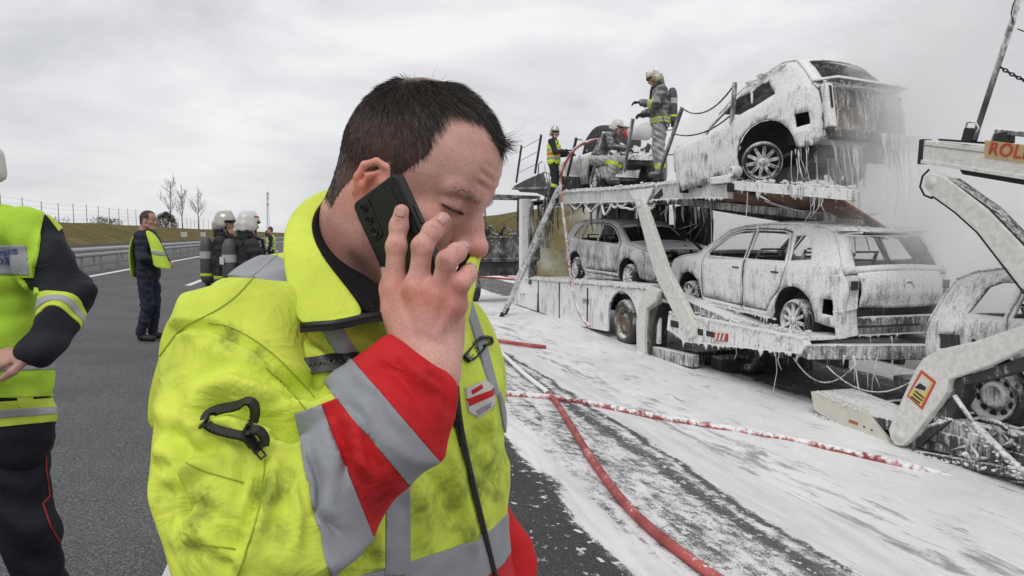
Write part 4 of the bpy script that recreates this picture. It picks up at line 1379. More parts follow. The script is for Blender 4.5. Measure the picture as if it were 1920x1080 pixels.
# the letters run the way the plate is read from this side (towards smaller s)
dx = (T(4.10, TW, 2.125) - T(4.77, TW, 2.285))
text_on(0, 'ROLFO', .155, T(4.735, TW - .012, 2.312) - TO, dx, (0, 0, 1), 'plate_lettering', lt_mt, trl, .004)
text_on(0, 'HVM', .17, T(14.35, TW - .004, .06) - LO, -U, (0, 0, 1), 'skirt_lettering', mat('worn_lettering', (.16, .16, .18), .7, var=.5, scale=20), lorry, .004)
# hand rail post at the edge, with its socket and chain
m_ = MB(); a = PW(1826, 262, TW + .02) - TO; b = PW(1921, -30, TW + .02) - TO
m_.tube([a, b], .025, 10); m_.build('rail_post', M_STEELG, trl)
m_ = MB(); m_.box(PW(1820, 253, TW + .02) - TO, (.10, .09, .12), Matrix.Rotation(YAW + math.pi / 2, 3, 'Z') @ Matrix.Rotation(-.25, 3, 'Y')); m_.build('post_socket', M_DARK, trl, .01)
m_ = MB(); m_.tube([PW(1815, 255, TW) - TO, PW(1811, 238, TW) - TO, PW(1814, 229, TW) - TO, PW(1830, 229, TW) - TO, PW(1835, 240, TW) - TO, PW(1828, 255, TW) - TO], .009, 6); m_.build('locking_hoop', M_STEELG, trl)
chain(PW(1876, 126, TW + .02) - TO, PW(1975, 165, TW + .02) - TO, .03, M_DARK, .006, 16, True, root=trl)
chain(PW(1908, 54, TW + .02) - TO, PW(1990, 70, TW + .02) - TO, .02, M_DARK, .005, 8, False, root=trl)
m_ = MB(); m_.tube([PW(1900, 42, TW) - TO, PW(1896, 25, TW) - TO, PW(1900, 8, TW) - TO, PW(1908, -8, TW) - TO], .006, 5); m_.build('wire', M_DARK, trl)
m_ = MB(); m_.beam(PW(1765, 262, TW + .05) - TO, PW(1845, 268, TW + .05) - TO, .07, .018); m_.build('rub_strip', M_DARK, trl)
m_ = MB(); m_.beam(PW(1862, 266, TW + .1) - TO, PW(1870, 247, TW + .1) - TO, .04, .03); m_.beam(PW(1868, 247, TW + .1) - TO, PW(1960, 255, TW + .1) - TO, .05, .045); m_.build('lashing_rail', M_STEELG, trl, .006)
m_ = MB(); m_.box(PW(1883, 259, TW + .12) - TO, (.11, .12, .10), Matrix.Rotation(YAW, 3, 'Z')); m_.build('lashing_block', M_CHAR, trl, .008)
# upper arm, from its pivot under the beam down to the right
pz = lambda px, py, w=TW - .06: SZ(px, py, w)
ua = [pz(1733, 330), pz(1745, 323), pz(1772, 332), pz(1850, 392), pz(1925, 470), pz(1990, 545), pz(1990, 625), pz(1905, 528), pz(1830, 432), pz(1790, 395), pz(1745, 366), pz(1731, 350)]
tside(ua, TW - .06, .09, 'upper_arm', M_CREAM, .014)
ub_ = [pz(1776, 334), pz(1852, 388), pz(1990, 530), pz(1990, 545), pz(1850, 396), pz(1772, 338)]
tside(ub_, TW - .045, .14, 'arm_web', M_CHAR, .0)
cc = PW(1744, 341, TW - .075) - TO
m_ = MB(); m_.lathe(cc, V, [(-.008, 0), (-.008, .045), (.02, .05)], 18); m_.build('pivot_bolt', M_CREAM, trl)
m_ = MB(); m_.tube([PW(1742, 318, TW) - TO, PW(1730, 330, TW) - TO, PW(1725, 350, TW) - TO, PW(1733, 366, TW) - TO, PW(1748, 372, TW) - TO], .010, 6); m_.build('hydraulic_hose', M_DARK, trl)
m_ = MB(); m_.tube([PW(1748, 368, TW) - TO, PW(1790, 398, TW) - TO, PW(1832, 436, TW) - TO, PW(1906, 532, TW) - TO, PW(1990, 640, TW) - TO], .008, 6); m_.build('hydraulic_hose', M_DARK, trl)
# lower arm with the warning label
la = [pz(1672, 822), pz(1668, 805), pz(1716, 697), pz(1732, 672), pz(1762, 655), pz(1830, 640), pz(1925, 608), pz(2010, 575), pz(2010, 630), pz(1925, 652), pz(1860, 684), pz(1800, 705), pz(1779, 712), pz(1777, 735), pz(1762, 758), pz(1708, 825), pz(1694, 836), pz(1680, 834)]
tside(la, TW - .08, .09, 'lower_arm', M_CREAM, .014)
tside([pz(1697, 836), pz(1764, 758), pz(1780, 737), pz(1781, 713), pz(1862, 686), pz(2010, 634), pz(2010, 655), pz(1865, 706), pz(1797, 722), pz(1796, 745), pz(1770, 790), pz(1715, 838)], TW + .0, .16, 'arm_web', M_CHAR, .0)
m_ = MB(); m_.lathe(PW(1686, 819, TW - .095) - TO, V, [(-.008, 0), (-.008, .05), (.02, .055)], 18); m_.build('pivot_bolt', M_CREAM, trl)
lb = tside([pz(1704, 742), pz(1731, 693), pz(1759, 716), pz(1733, 768)], TW - .086, .008, 'warning_label', mat('label_red', (.55, .07, .05), .5), 0)
tside([pz(1708, 741), pz(1733, 700), pz(1754, 718), pz(1731, 761)], TW - .089, .006, 'label_field', mat('label_yellow', (.66, .52, .16), .5, var=.3, scale=40), 0)
tside([pz(1716, 729), pz(1734, 703), pz(1750, 718), pz(1740, 735), pz(1727, 731)], TW - .092, .005, 'label_picture', mat('label_white', (.62, .62, .60), .5, var=.25, scale=50), 0)
tside([pz(1720, 726), pz(1730, 718), pz(1742, 726), pz(1739, 732), pz(1727, 729)], TW - .095, .004, 'label_pictogram', M_DARK, 0)
for k in range(3):
    tside([pz(1713 + 4 * k, 742 - 5 * k + 2), pz(1729 + 4 * k, 755 - 5 * k + 2), pz(1730 + 4 * k, 753 - 5 * k + 2), pz(1714 + 4 * k, 740 - 5 * k + 2)], TW - .095, .004, 'label_line', M_DARK, 0)
# lower bed of the trailer: ramp wedge on the ground
rl = [pz(1520, 734, TW - .02), pz(1534, 734, TW - .02), pz(1618, 768, TW - .02), pz(1674, 836, TW - .02), pz(1668, 840, TW - .02), pz(1600, 815, TW - .02), pz(1535, 775, TW - .02), pz(1526, 768, TW - .02)]
tside(rl, TW - .02, .05, 'ramp_side', mat('dirty_cream_paint', (.60, .575, .50), .55, var=.22, scale=7, bump=.15, bscale=40), .006)
clots('foam_clots', [(PW(1534, 736, TW + .0) - TO, PW(1618, 770, TW + .0) - TO), (PW(1535, 778, TW - .03) - TO, PW(1668, 842, TW - .03) - TO)], M_DRIP, trl, 200, .014, .018, 46)
m_ = MB(); c = PW(1600, 792, TW - .022) - TO; m_.box(c, (.13, .012, .03), Matrix.Rotation(YAW + math.pi / 2, 3, 'Z')); m_.build('rust_patch', mat('rust', (.33, .13, .04), .8, var=.4, scale=40), trl)
for px, py in ((1620, 800), (1634, 806)):
    m_ = MB(); m_.lathe(PW(px, py, TW - .025) - TO, V, [(0, 0), (0, .014), (.01, .014)], 8); m_.build('bolt', M_CHAR, trl)
m_ = MB(); m_.prism([tq_(6.9, TW + .03, -.30), tq_(6.0, TW + .03, -.36), tq_(5.2, TW + .03, -.30), tq_(4.0, TW + .03, -.26), tq_(2, TW + .03, -.26), tq_(2, TW + .03, -.36), tq_(5.2, TW + .03, -.42), tq_(6.0, TW + .03, -.48), tq_(6.9, TW + .03, -.44)], V * .62)
m_.build('ramp_bed', M_FOAML, trl, .01)
m_ = MB(); m_.prism([tq_(7.4, TW + 1.75, -.30), tq_(5.2, TW + 1.75, -.30), tq_(2, TW + 1.75, -.26), tq_(2, TW + 1.75, -.36), tq_(5.2, TW + 1.75, -.42), tq_(7.4, TW + 1.75, -.44)], V * .62)
m_.build('ramp_bed', M_STEELG, trl, .01)
m_ = MB()
for s in (6.6, 5.9, 5.2, 4.4): 
    m_ = MB(); m_.beam(tq_(s, TW + .05, -.46), tq_(s, TW + 2.3, -.46), .08, .1); m_.build('cross_member', M_CHAR, trl)
m_ = MB(); m_.prism([pq for pq in [PW(1725, 840, TW + .05) - TO, PW(1760, 780, TW + .05) - TO, PW(1850, 800, TW + .05) - TO, PW(2000, 830, TW + .05) - TO, PW(2000, 930, TW + .05) - TO, PW(1860, 870, TW + .05) - TO]], V * .12)
m_.build('bed_edge_box', M_STEELG, trl, .01)
m_ = MB(); m_.tube([PW(1790, 742, TW - .02) - TO, PW(1830, 800, TW - .02) - TO], [.022, .022], 10); m_.tube([PW(1826, 795, TW - .02) - TO, PW(1960, 930, TW - .02) - TO], .036, 10); m_.build('hydraulic_ram', M_STEELG, trl)
m_ = MB(); m_.tube([PW(1712, 850, TW) - TO, PW(1716, 825, TW) - TO, PW(1740, 800, TW) - TO, PW(1770, 790, TW) - TO], .018, 6); m_.build('hydraulic_hose', M_STEELG, trl)
m_ = MB(); m_.beam(PW(1715, 852, TW + .02) - TO, PW(2000, 905, TW + .02) - TO, .06, .09); m_.build('bed_rail', M_FOAML, trl, .01)
rnd = random.Random(77)
for k in range(14):
    x0, y0 = rnd.uniform(1712, 1890), rnd.uniform(790, 880); m_ = MB(); pts = [PW(x0, y0, TW + rnd.uniform(-.05, .25)) - TO]
    for _ in range(4):
        x0 += rnd.uniform(-14, 40); y0 += rnd.uniform(-14, 22); pts.append(PW(x0, min(y0, 905), TW + rnd.uniform(-.05, .25)) - TO)
    m_.tube(pts, [rnd.uniform(.010, .028) for _ in pts], 6); m_.build('burnt_cable', M_FOAML if k % 2 else M_STEELG, trl)
clots('foam_clots', [(PW(1720, 852, TW - .0) - TO, PW(1960, 900, TW) - TO), (PW(1760, 785, TW + .03) - TO, PW(1900, 812, TW + .03) - TO), (PW(1826, 800, TW - .05) - TO, PW(1930, 905, TW - .05) - TO)], M_DRIP, trl, 260, .013, .03, 47)
drips('foam_drips', [(PW(1720, 850, TW) - TO, PW(1960, 895, TW) - TO)], M_DRIP, trl, 40, .02, .08, .006, 12)

# ====================================================================== burnt cars
def cdt_sheet(outline, holes, yfun, step, name, mt, parent, sgn, extra=()):
    """flat outline in (x, z) with holes, filled with a fine mesh and bent to the body's curve"""
    pts = []; edges = []

    def ring(r):
        rr = []
        for i in range(len(r)):
            a, b = r[i], r[(i + 1) % len(r)]
            k = max(1, int(math.hypot(b[0] - a[0], b[1] - a[1]) / step))
            rr += [(a[0] + (b[0] - a[0]) * j / k, a[1] + (b[1] - a[1]) * j / k) for j in range(k)]
        b0 = len(pts); pts.extend(rr)
        edges.extend((b0 + i, b0 + (i + 1) % len(rr)) for i in range(len(rr)))
        return rr
    ro = ring(outline); rh = [ring(h) for h in holes]

    def inside(p, r):
        c = False
        for i in range(len(r)):
            x1, y1 = r[i]; x2, y2 = r[(i + 1) % len(r)]
            if (y1 > p[1]) != (y2 > p[1]) and p[0] < (x2 - x1) * (p[1] - y1) / (y2 - y1) + x1: c = not c
        return c
    x0, x1 = min(p[0] for p in ro), max(p[0] for p in ro); z0, z1 = min(p[1] for p in ro), max(p[1] for p in ro)
    arr = np.array(pts)
    x = x0 + step / 2
    k = 0
    while x < x1:
        z = z0 + step / 2
        while z < z1:
            p = (x, z)
            if inside(p, ro) and not any(inside(p, h) for h in rh) and np.min((arr[:, 0] - x) ** 2 + (arr[:, 1] - z) ** 2) > (step * .55) ** 2: pts.append(p)
            z += step
        x += step
    v, e, f, *_ = geometry.delaunay_2d_cdt([Vector(p) for p in pts], edges, [], 0, 1e-5)
    fs = []
    for t in f:
        c = (sum(v[i].x for i in t) / len(t), sum(v[i].y for i in t) / len(t))
        if inside(c, ro) and not any(inside(c, h) for h in rh): fs.append(tuple(t) if sgn > 0 else tuple(reversed(t)))
    me = bpy.data.meshes.new(name)
    me.from_pydata([(p.x, sgn * yfun(p.x, p.y), p.y) for p in v], [], fs)
    me.polygons.foreach_set('use_smooth', [True] * len(fs)); me.update()
    o = link(name, me, parent, mt)
    s = o.modifiers.new('thick', 'SOLIDIFY'); s.thickness = .028; s.offset = 1 if sgn > 0 else 1
    return o


def smooth_pts(l, it=2):
    for _ in range(it):
        o = [l[0]]
        for a, b in zip(l[:-1], l[1:]): o += [(a[0] * .75 + b[0] * .25, a[1] * .75 + b[1] * .25), (a[0] * .25 + b[0] * .75, a[1] * .25 + b[1] * .75)]
        l = o + [l[-1]]
    return l


class Car:
    """x from the rear bumper forward, y to the left, z up; metres, scaled by k"""
    L, W, H = 4.36, 1.84, 1.60

    def __init__(c, name, label, loc, yaw, k, mt, pitch=0.0, roll=0.0, sx=1.0, arch_r=.40):
        c.k = k; c.mt = mt; c.sx = sx; c.ar = arch_r
        c.root = empty(name, loc); c.root.rotation_euler = (Matrix.Rotation(yaw, 3, 'Z') @ Matrix.Rotation(pitch, 3, 'Y') @ Matrix.Rotation(roll, 3, 'X')).to_euler()
        c.root.scale = (k * sx, k, k)
        tag(c.root, label, 'car', 'burnt cars on the transporter')

    def y(c, x, z):
        b = c.W / 2
        # plan taper at both ends
        if x < .55: b -= .15 * ((.55 - x) / .55) ** 2
        if x > 3.6: b -= .20 * ((x - 3.6) / .76) ** 2
        belt = 1.0 - .03 * (x - 1.5)
        if z > belt: b -= (z - belt) * .40 + .02
        elif z > .72: b -= .02 * (z - .72) / max(belt - .72, .05) 
        else: b -= .06 * ((.72 - z) / .5) ** 2
        b -= .012 * math.exp(-((z - .62) / .05) ** 2)
        return b

    top = [(.06, .60), (.03, .76), (.045, .88), (.10, .985), (.27, 1.31), (.40, 1.50), (.60, 1.57), (1.1, 1.60), (1.7, 1.60), (2.3, 1.555), (2.62, 1.49), (3.2, 1.12), (3.32, 1.06), (3.7, 1.01), (4.1, .91), (4.28, .80), (4.35, .62)]

    @staticmethod
    def arch(cx, cz, r, n=14, a0=200, a1=-20):
        return [(cx + r * math.cos(R(a0 + (a1 - a0) * i / n)), cz + r * math.sin(R(a0 + (a1 - a0) * i / n))) for i in range(n + 1)]

    win_f = [(2.02, 1.075), (2.02, 1.50), (2.28, 1.485), (2.58, 1.40), (2.98, 1.12), (2.95, 1.05)]
    win_r = [(1.10, 1.10), (1.20, 1.47), (1.35, 1.505), (1.92, 1.51), (1.94, 1.078)]
    win_q = [(.62, 1.15), (.78, 1.42), (.90, 1.46), (1.08, 1.45), (1.01, 1.11)]
    door_f = [(1.99, .34), (1.98, 1.03), (1.985, 1.535), (2.30, 1.52), (2.63, 1.43), (3.07, 1.10), (3.10, .95), (3.02, .36)]
    door_r = [(1.12, .70), (1.05, 1.0), (1.04, 1.12), (1.17, 1.51), (1.35, 1.54), (1.955, 1.545), (1.955, 1.03), (1.96, .34), (1.42, .34), (1.30, .52)]

    def side(c, sgn, front_cut=None, doors=True, rear_open=False, front_arch=True, holes_=None):
        A_r, A_f = c.arch(.86, .37, c.ar), c.arch(3.47, .35, .40)
        low = [(4.32, .36), (4.2, .26)] + [p for p in reversed(A_f) if p[1] > .26] + [(3.0, .24), (1.3, .24)] + [p for p in reversed(A_r) if p[1] > .26] + [(.2, .30), (.07, .40)]
        outl = list(c.top) + low
        if not front_arch: outl = list(c.top) + [(4.32, .36), (4.2, .26), (3.0, .24), (1.3, .24)] + [p for p in reversed(A_r) if p[1] > .26] + [(.2, .30), (.07, .40)]
        gap = .020

        def shrink(r, g):
            cx = sum(p[0] for p in r) / len(r); cz = sum(p[1] for p in r) / len(r)
            return [(cx + (p[0] - cx) * (1 - g / max(.2, abs(p[0] - cx) + 1e-6) if abs(p[0] - cx) > .05 else 1), cz + (p[1] - cz) * (1 - g / max(.2, abs(p[1] - cz) + 1e-6) if abs(p[1] - cz) > .05 else 1)) for p in r]
        holes = [c.win_q]
        if doors: holes += [c.door_f, c.door_r]
        else: holes += [c.win_f, c.win_r]
        if holes_: holes = list(holes_)
        if sgn * c.near > 0 and rear_open: holes += rear_open
        o = cdt_sheet(outl, holes, c.y, .07, 'body_side', c.mt, c.root, sgn)
        if doors:
            cdt_sheet(shrink(c.door_f, gap), [c.win_f], lambda x, z: c.y(x, z) + .004, .07, 'door', c.mt, c.root, sgn)
            cdt_sheet(shrink(c.door_r, gap), [c.win_r], lambda x, z: c.y(x, z) + .004, .07, 'door', c.mt, c.root, sgn)
        return o

    def strip(c, i0, i1, name, tmax=1.0, crown=.03, mt=None, n=10, inset=None, thick=.025, sub=3):
        """surface across the car following the upper outline between two of its corners"""
        pts = c.top[i0:i1 + 1]
        P_ = []
        for a, b in zip(pts[:-1], pts[1:]):
            P_ += [(a[0] + (b[0] - a[0]) * j / sub, a[1] + (b[1] - a[1]) * j / sub) for j in range(sub)]
        P_.append(pts[-1]); vs = []; m = len(P_)
        for i, (x, z) in enumerate(P_):
            a, b = P_[max(i - 1, 0)], P_[min(i + 1, m - 1)]
            dx, dz = b[0] - a[0], b[1] - a[1]; L = math.hypot(dx, dz) or 1
            nx, nz_ = -dz / L, dx / L
            yb = c.y(x, z)
            for j in range(n + 1):
                t = (2 * j / n - 1) * tmax
                u = crown * (1 - t * t)
                vs.append((x + nx * u, t * yb, z + nz_ * u))
        k = n + 1
        fs = []
        for i in range(m - 1):
            for j in range(n):
                if inset and inset[0] <= i < m - 1 - inset[1] and inset[2] <= j < n - inset[2]: continue
                fs.append((i * k + j, i * k + j + 1, (i + 1) * k + j + 1, (i + 1) * k + j))
        me = bpy.data.meshes.new(name); me.from_pydata(vs, [], fs); me.polygons.foreach_set('use_smooth', [True] * len(fs)); me.update()
        o = link(name, me, c.root, mt or c.mt)
        s = o.modifiers.new('thick', 'SOLIDIFY'); s.thickness = thick; s.offset = -1
        return o

    def inside(c, seats=True, mt=None):
        mt = mt or M_CHAR
        m_ = MB(); m_.box((2.2, 0, .30), (3.2, 1.6, .05)); m_.build('floor_pan', mt, c.root)
        m_ = MB(); m_.box((3.15, 0, .75), (.10, 1.5, .7)); m_.build('bulkhead', mt, c.root)
        m_ = MB(); m_.box((.85, 0, .62), (.8, 1.2, .5)); m_.build('boot_floor', mt, c.root)
        for y in (-.42, .42):
            for x in (2.2, 1.25):
                m_ = MB()
                for e in (-.2, .2): m_.tube([(x + .25, y + e, .35), (x, y + e, .6), (x - .22, y + e, 1.2)], .025, 6)
                for z in (.7, .9, 1.1, 1.22): m_.tube([(x - .04 - (z - .6) * .35, y - .2, z), (x - .04 - (z - .6) * .35, y + .2, z)], .015, 5)
                m_.build('seat_frame', mt, c.root)
        m_ = MB(); m_.tube([(3.0, .4, .9), (2.8, .4, 1.0)], .03, 6); m_.build('steering_column', mt, c.root)

    def wheels(c, which, tilt=None, dz=0.0, r_t=.300, spokes=10):
        for x, sg in which:
            yb = c.y(x, .5) - .015
            ax = Vector((0, -sg, 0))
            if tilt and (x, sg) in tilt: ax = Vector(tilt[(x, sg)])
            w_ = wheel(c.root, (x, sg * yb, .31 + dz), ax, r_t, .245, .21 if r_t > .28 else .16, None, M_TYRE, M_RIMF, spokes)
            w_.scale = (1 / c.sx, 1, 1)
        for x in (.86, 3.47):
            m_ = MB(); m_.tube([(x, -.75, .31), (x, .75, .31)], .05, 8); m_.build('axle', M_CHAR, c.root)
            for sg in (-1, 1):
                m_ = MB()
                pts = c.arch(x, .36, .405 if x > 2 else c.ar + .005, 12)
                vs = [(p[0], sg * (c.y(x, .6) - .03), p[1]) for p in pts] + [(p[0], sg * (c.y(x, .6) - .36), p[1]) for p in pts]
                k = len(pts); m_.add(vs, [(i, i + 1, k + i + 1, k + i) for i in range(k - 1)] + [tuple(range(k, 2 * k))], True)
                m_.build('wheel_well', M_DARK, c.root)


M_C1 = foam_mat('foamed_car_body', .74, under=(.22, .22, .22), tint=(.40, .40, .40), soft=.12, stretch=9)
M_C2 = foam_mat('streaked_car_body', .52, under=(.085, .08, .075), tint=(.22, .195, .17), soft=.13)
M_C3 = foam_mat('foamed_upper_car', .73, under=(.14, .14, .14), tint=(.3, .3, .3), sc=1.2)
M_C4 = foam_mat('streaked_right_car', .62, under=(.15, .15, .155), tint=(.34, .34, .35), soft=.12)
M_BRN = foam_mat('burnt_brown_panel', .24, under=(.085, .07, .055), tint=(.15, .125, .10), sc=.8, stretch=5)

# ---- lower right: the estate seen from behind, heading away
fwd_yaw = YAW + R(90)
K1 = .97
c1 = Car('burnt_car', 'foam streaked hatchback on the lower deck, empty tailgate window facing the viewer', T(6.82, 6.92, .15), fwd_yaw, K1, M_C1, R(-1.5), sx=1.06)
c1.near = 1
lamp = [(.10, .98), (.13, .78), (.26, .80), (.36, .98), (.22, 1.03)]
c1.side(1, rear_open=[[(.20, .45), (.20, .66), (.34, .66), (.36, .46)]])
c1.side(-1)
c1.strip(0, 3, 'tailgate', .80, .10, sub=4, n=16)
c1.strip(3, 5, 'rear_window_frame', 1.0, .09, inset=(1, 1, 2), sub=4, n=20)
c1.strip(5, 10, 'roof', 1.0, .04)
c1.strip(10, 12, 'windscreen_frame', 1.0, .06, inset=(1, 1, 1), sub=4, n=14)
c1.strip(12, 16, 'bonnet', 1.0, .05)
for sg in (-1, 1):
    m_ = MB(); m_.prism([(.02, sg * .64, .98), (.02, sg * .64, .56), (.10, sg * .84, .50), (.16, sg * .88, .98)], (.10, 0, 0)); m_.build('lamp_recess', M_C1, c1.root, .01)
    m_ = MB(); m_.box((.012, sg * .72, .86), (.03, .10, .12)); m_.build('lamp_socket', M_CHAR, c1.root, .01)
    m_ = MB(); m_.prism([(.05, sg * .62, .56), (.03, sg * .60, .22), (.12, sg * .80, .16), (.14, sg * .86, .52)], (.06, 0, 0)); m_.build('bumper_remnant', M_C1, c1.root, .01)
m_ = MB(); m_.box((.02, 0, .40), (.09, 1.22, .11)); m_.build('bumper_beam', M_STEELG, c1.root, .01)
m_ = MB(); m_.box((.08, 0, .52), (.08, 1.25, .13)); m_.build('rear_panel', M_CHAR, c1.root, .01)
m_ = MB(); m_.box((.10, 0, .26), (.08, 1.2, .10)); m_.build('rear_valance', M_C2, c1.root, .01)
m_ = MB(); m_.lathe((-.075, -.02, .835), (-1, 0, 0), [(0, .085), (.012, .08), (.012, .07), (.004, .06), (.004, 0)], 20); m_.build('badge_recess', M_STEELG, c1.root)
m_ = MB(); m_.prism([(.36, -.70, 1.52), (.30, -.70, 1.535), (.30, .70, 1.535), (.36, .70, 1.52)], (0.05, 0, .045)); m_.build('roof_spoiler', M_C1, c1.root, .01)
m_ = MB(); m_.beam((.30, -.35, 1.50), (.30, .35, 1.50), .02, .045); m_.build('spoiler_slot', M_DARK, c1.root)
c1.inside()
for x0, pts_ in ((1.975, [(1.985, 1.50), (1.972, 1.05), (1.965, .85), (1.93, .6), (1.95, .40), (2.0, .33)]), (3.06, [(3.05, 1.08), (3.085, .95), (3.06, .6), (3.02, .38)])):
    m_ = MB(); m_.tube([(x, c1.y(x, z) - .002, z) for x, z in smooth_pts(pts_)], .011 if x0 < 2.5 else .006, 6); m_.build('door_gap_shade', M_DARK, c1.root)  # dark tube laid on the body as the shade of the gap
for sg in (1,):
    m_ = MB(); m_.tube([(x, c1.y(x, .86) - .003, .86 - .01 * x) for x in np.linspace(.5, 3.9, 16)], .006, 5); m_.build('body_crease', M_C1, c1.root)
    for x in (1.25, 2.15):
        m_ = MB(); m_.box((x, c1.y(x, .93), .93), (.16, .03, .03)); m_.build('door_handle', M_CHAR, c1.root, .008)
c1.wheels([(.86, 1), (3.47, 1), (.86, -1), (3.47, -1)], dz=-.02)
drips('foam_drips', [((3.0, .90, .25), (1.3, .90, .25)), ((.05, .6, .18), (.05, -.6, .18)), ((.45, .88, .3), (.1, .8, .3))], M_DRIP, c1.root, 26, .04, .28, .008, 31)
drapes('foam_curtain', [((1.3, .925, .27), (3.0, .925, .27)), ((1.0, .86, 1.08), (3.0, .88, 1.06))], M_DRIP, c1.root, .10, (0, 1, 0), 12)
drapes('foam_curtain', [((.02, .62, .95), (.02, -.62, .95)), ((.30, .6, 1.47), (.30, -.6, 1.47)), ((-.02, .6, .46), (-.02, -.6, .46)), ((.03, .6, .22), (.03, -.6, .22))], M_DRIP, c1.root, .09, (-1, 0, 0), 13)
drips('foam_drips', [((1.1, .80, 1.47), (2.5, .80, 1.47)), ((.36, .55, 1.46), (.36, -.55, 1.46)), ((.3, .86, .5), (.1, .84, .46))], M_DRIP, c1.root, 14, .02, .10, .006, 32)

clots('foam_clots', [((.36, .6, 1.56), (.36, -.6, 1.56)), ((.6, .62, 1.6), (2.4, .62, 1.56)), ((.05, .6, .96), (.05, -.6, .96)), ((3.3, .8, 1.02), (4.1, .7, .88)), ((1.2, .92, .27), (3.0, .92, .27))], M_DRIP, c1.root, 420, .016, .03, 45)
# ---- lower left: car facing the viewer, crushed bonnet
K2 = .92
c2 = Car('burnt_car', 'charred car deep inside the lower deck facing right with a crushed front', T(17.1, 7.0, .50), fwd_yaw + math.pi, K2, M_C2, R(1.0), sx=1.27)
c2.near = -1
c2.side(-1); c2.side(1)
c2.strip(0, 3, 'tailgate', .9, .10)
c2.strip(3, 5, 'rear_window_frame', 1.0, .09, inset=(1, 1, 2), sub=4, n=20)
c2.strip(5, 10, 'roof', 1.0, .04)
c2.strip(10, 12, 'windscreen_frame', 1.0, .06, inset=(1, 1, 1), sub=4, n=14)
c2.strip(12, 14, 'bonnet', 1.0, .05)
c2.inside(mt=M_DARK)
m_ = MB(); m_.box((1.9, .70, 1.0), (2.7, .03, 1.0)); m_.build('cabin_shade_backing', M_DARK, c2.root)  # added dark sheet, standing in for shade behind the windows
c2.wheels([(.86, -1), (3.47, -1), (.86, 1), (3.47, 1)])
rnd = random.Random(8)
for i in range(26):
    m_ = MB(); p = Vector((rnd.uniform(3.6, 4.35), rnd.uniform(-.75, .7), rnd.uniform(.35, .95)))
    m_.beam(p, p + Vector((rnd.uniform(-.3, .3), rnd.uniform(-.4, .4), rnd.uniform(-.2, .2))), rnd.uniform(.03, .16), rnd.uniform(.02, .1)); m_.build('engine_wreckage', M_CHAR if i % 3 else M_FOAM, c2.root)
m_ = MB(); m_.box((3.95, 0, .93), (.08, 1.4, .06)); m_.build('lock_carrier', M_FOAM, c2.root, .01)
drips('foam_drips', [((2.0, -.78, 1.5), (1.1, -.78, 1.5)), ((3.0, -.9, .25), (1.2, -.9, .25))], M_DRIP, c2.root, 40, .03, .2, .009, 33)

# ---- upper right: tail high, on the hanging ramp
K3 = 1.0
p3 = PW(1440, 334, TW + .22)
c3 = Car('burnt_car', 'foam covered car on the upper deck, tail in the air and wheel hanging loose', (0, 0, 0), fwd_yaw + R(11), K3, M_C3, R(9.0), arch_r=.47)
c3.near = 1
Mr = c3.root.rotation_euler.to_matrix()
c3.root.location = p3 - Mr @ (Vector((.86, .82, .06)) * K3)
W3 = [[(1.00, 1.13), (1.12, 1.46), (1.4, 1.525), (2.3, 1.50), (2.62, 1.41), (3.0, 1.13), (2.9, 1.06)], Car.win_q]
c3.side(1, doors=False, rear_open=[[(.20, .58), (.20, .74), (.36, .76), (.36, .58)]], front_arch=False, holes_=W3); c3.side(-1, doors=False, front_arch=False, holes_=W3)
c3.strip(3, 5, 'rear_window_frame', 1.0, .09, inset=(1, 1, 2), sub=4, n=20)
c3.strip(5, 9, 'roof', 1.0, .04)
c3.strip(12, 16, 'bonnet', 1.0, .05)
m_ = MB(); m_.prism([(.06, .80, 1.02), (.06, .80, .46), (.06, -.80, .46), (.06, -.80, 1.02)], (.07, 0, 0)); m_.build('rear_panel', M_BRN, c3.root, .01)
m_ = MB(); m_.box((.45, .55, .66), (.5, .05, .4)); m_.build('hole_shade_backing', M_DARK, c3.root)  # added dark plate, makes the tail opening look shaded
m_ = MB(); m_.box((.0, .78, .74), (.07, .13, .56)); m_.build('lamp_recess', M_C3, c3.root, .015)
m_ = MB(); m_.box((-.04, .78, .84), (.015, .03, .28)); m_.build('lamp_slot', M_DARK, c3.root)
m_ = MB(); m_.prism([(.14, .84, 1.10), (-.10, .70, 1.06), (-.10, -.7, 1.06), (.14, -.84, 1.10)], (0, 0, .035)); m_.build('tailgate_ledge', M_C3, c3.root, .01)
m_ = MB(); m_.box((.04, 0, .40), (.10, 1.45, .12)); m_.build('bumper_beam', M_BRN, c3.root, .01)
m_ = MB(); m_.prism([(.3, .7, .32), (.3, -.7, .32), (2.9, -.7, .26), (2.9, .7, .26)], (0, 0, .04)); m_.build('floor_pan', M_CHAR, c3.root)
m_ = MB(); m_.box((.12, .45, .25), (.08, .14, .16)); m_.box((.16, .2, .28), (.05, .3, .05)); m_.build('tow_bracket', M_DARK, c3.root, .01)
c3.wheels([(.86, 1), (.86, -1)], tilt={(.86, 1): (.66, -.68, .34)}, dz=-.03, r_t=.268)
drips('foam_drips', [((.06, .8, .42), (.06, -.8, .42)), ((.1, .8, .36), (.5, .85, .3)), ((.3, .5, .3), (1.0, .5, .3))], M_DRIP, c3.root, 60, .03, .6, .008, 34, .14)
drapes('foam_curtain', [((.03, .75, .40), (.03, -.75, .40))], M_DRIP, c3.root, .42, (-1, 0, 0), 14, .7)
drapes('foam_curtain', [((.25, .86, .42), (.05, .82, .46)), ((1.25, .86, .62), (1.6, .9, .30))], M_DRIP, c3.root, .25, (0, 1, 0), 15)
drapes('foam_curtain', [((-.12, .72, 1.07), (-.12, -.72, 1.07))], M_DRIP, c3.root, .22, (-1, 0, 0), 16)
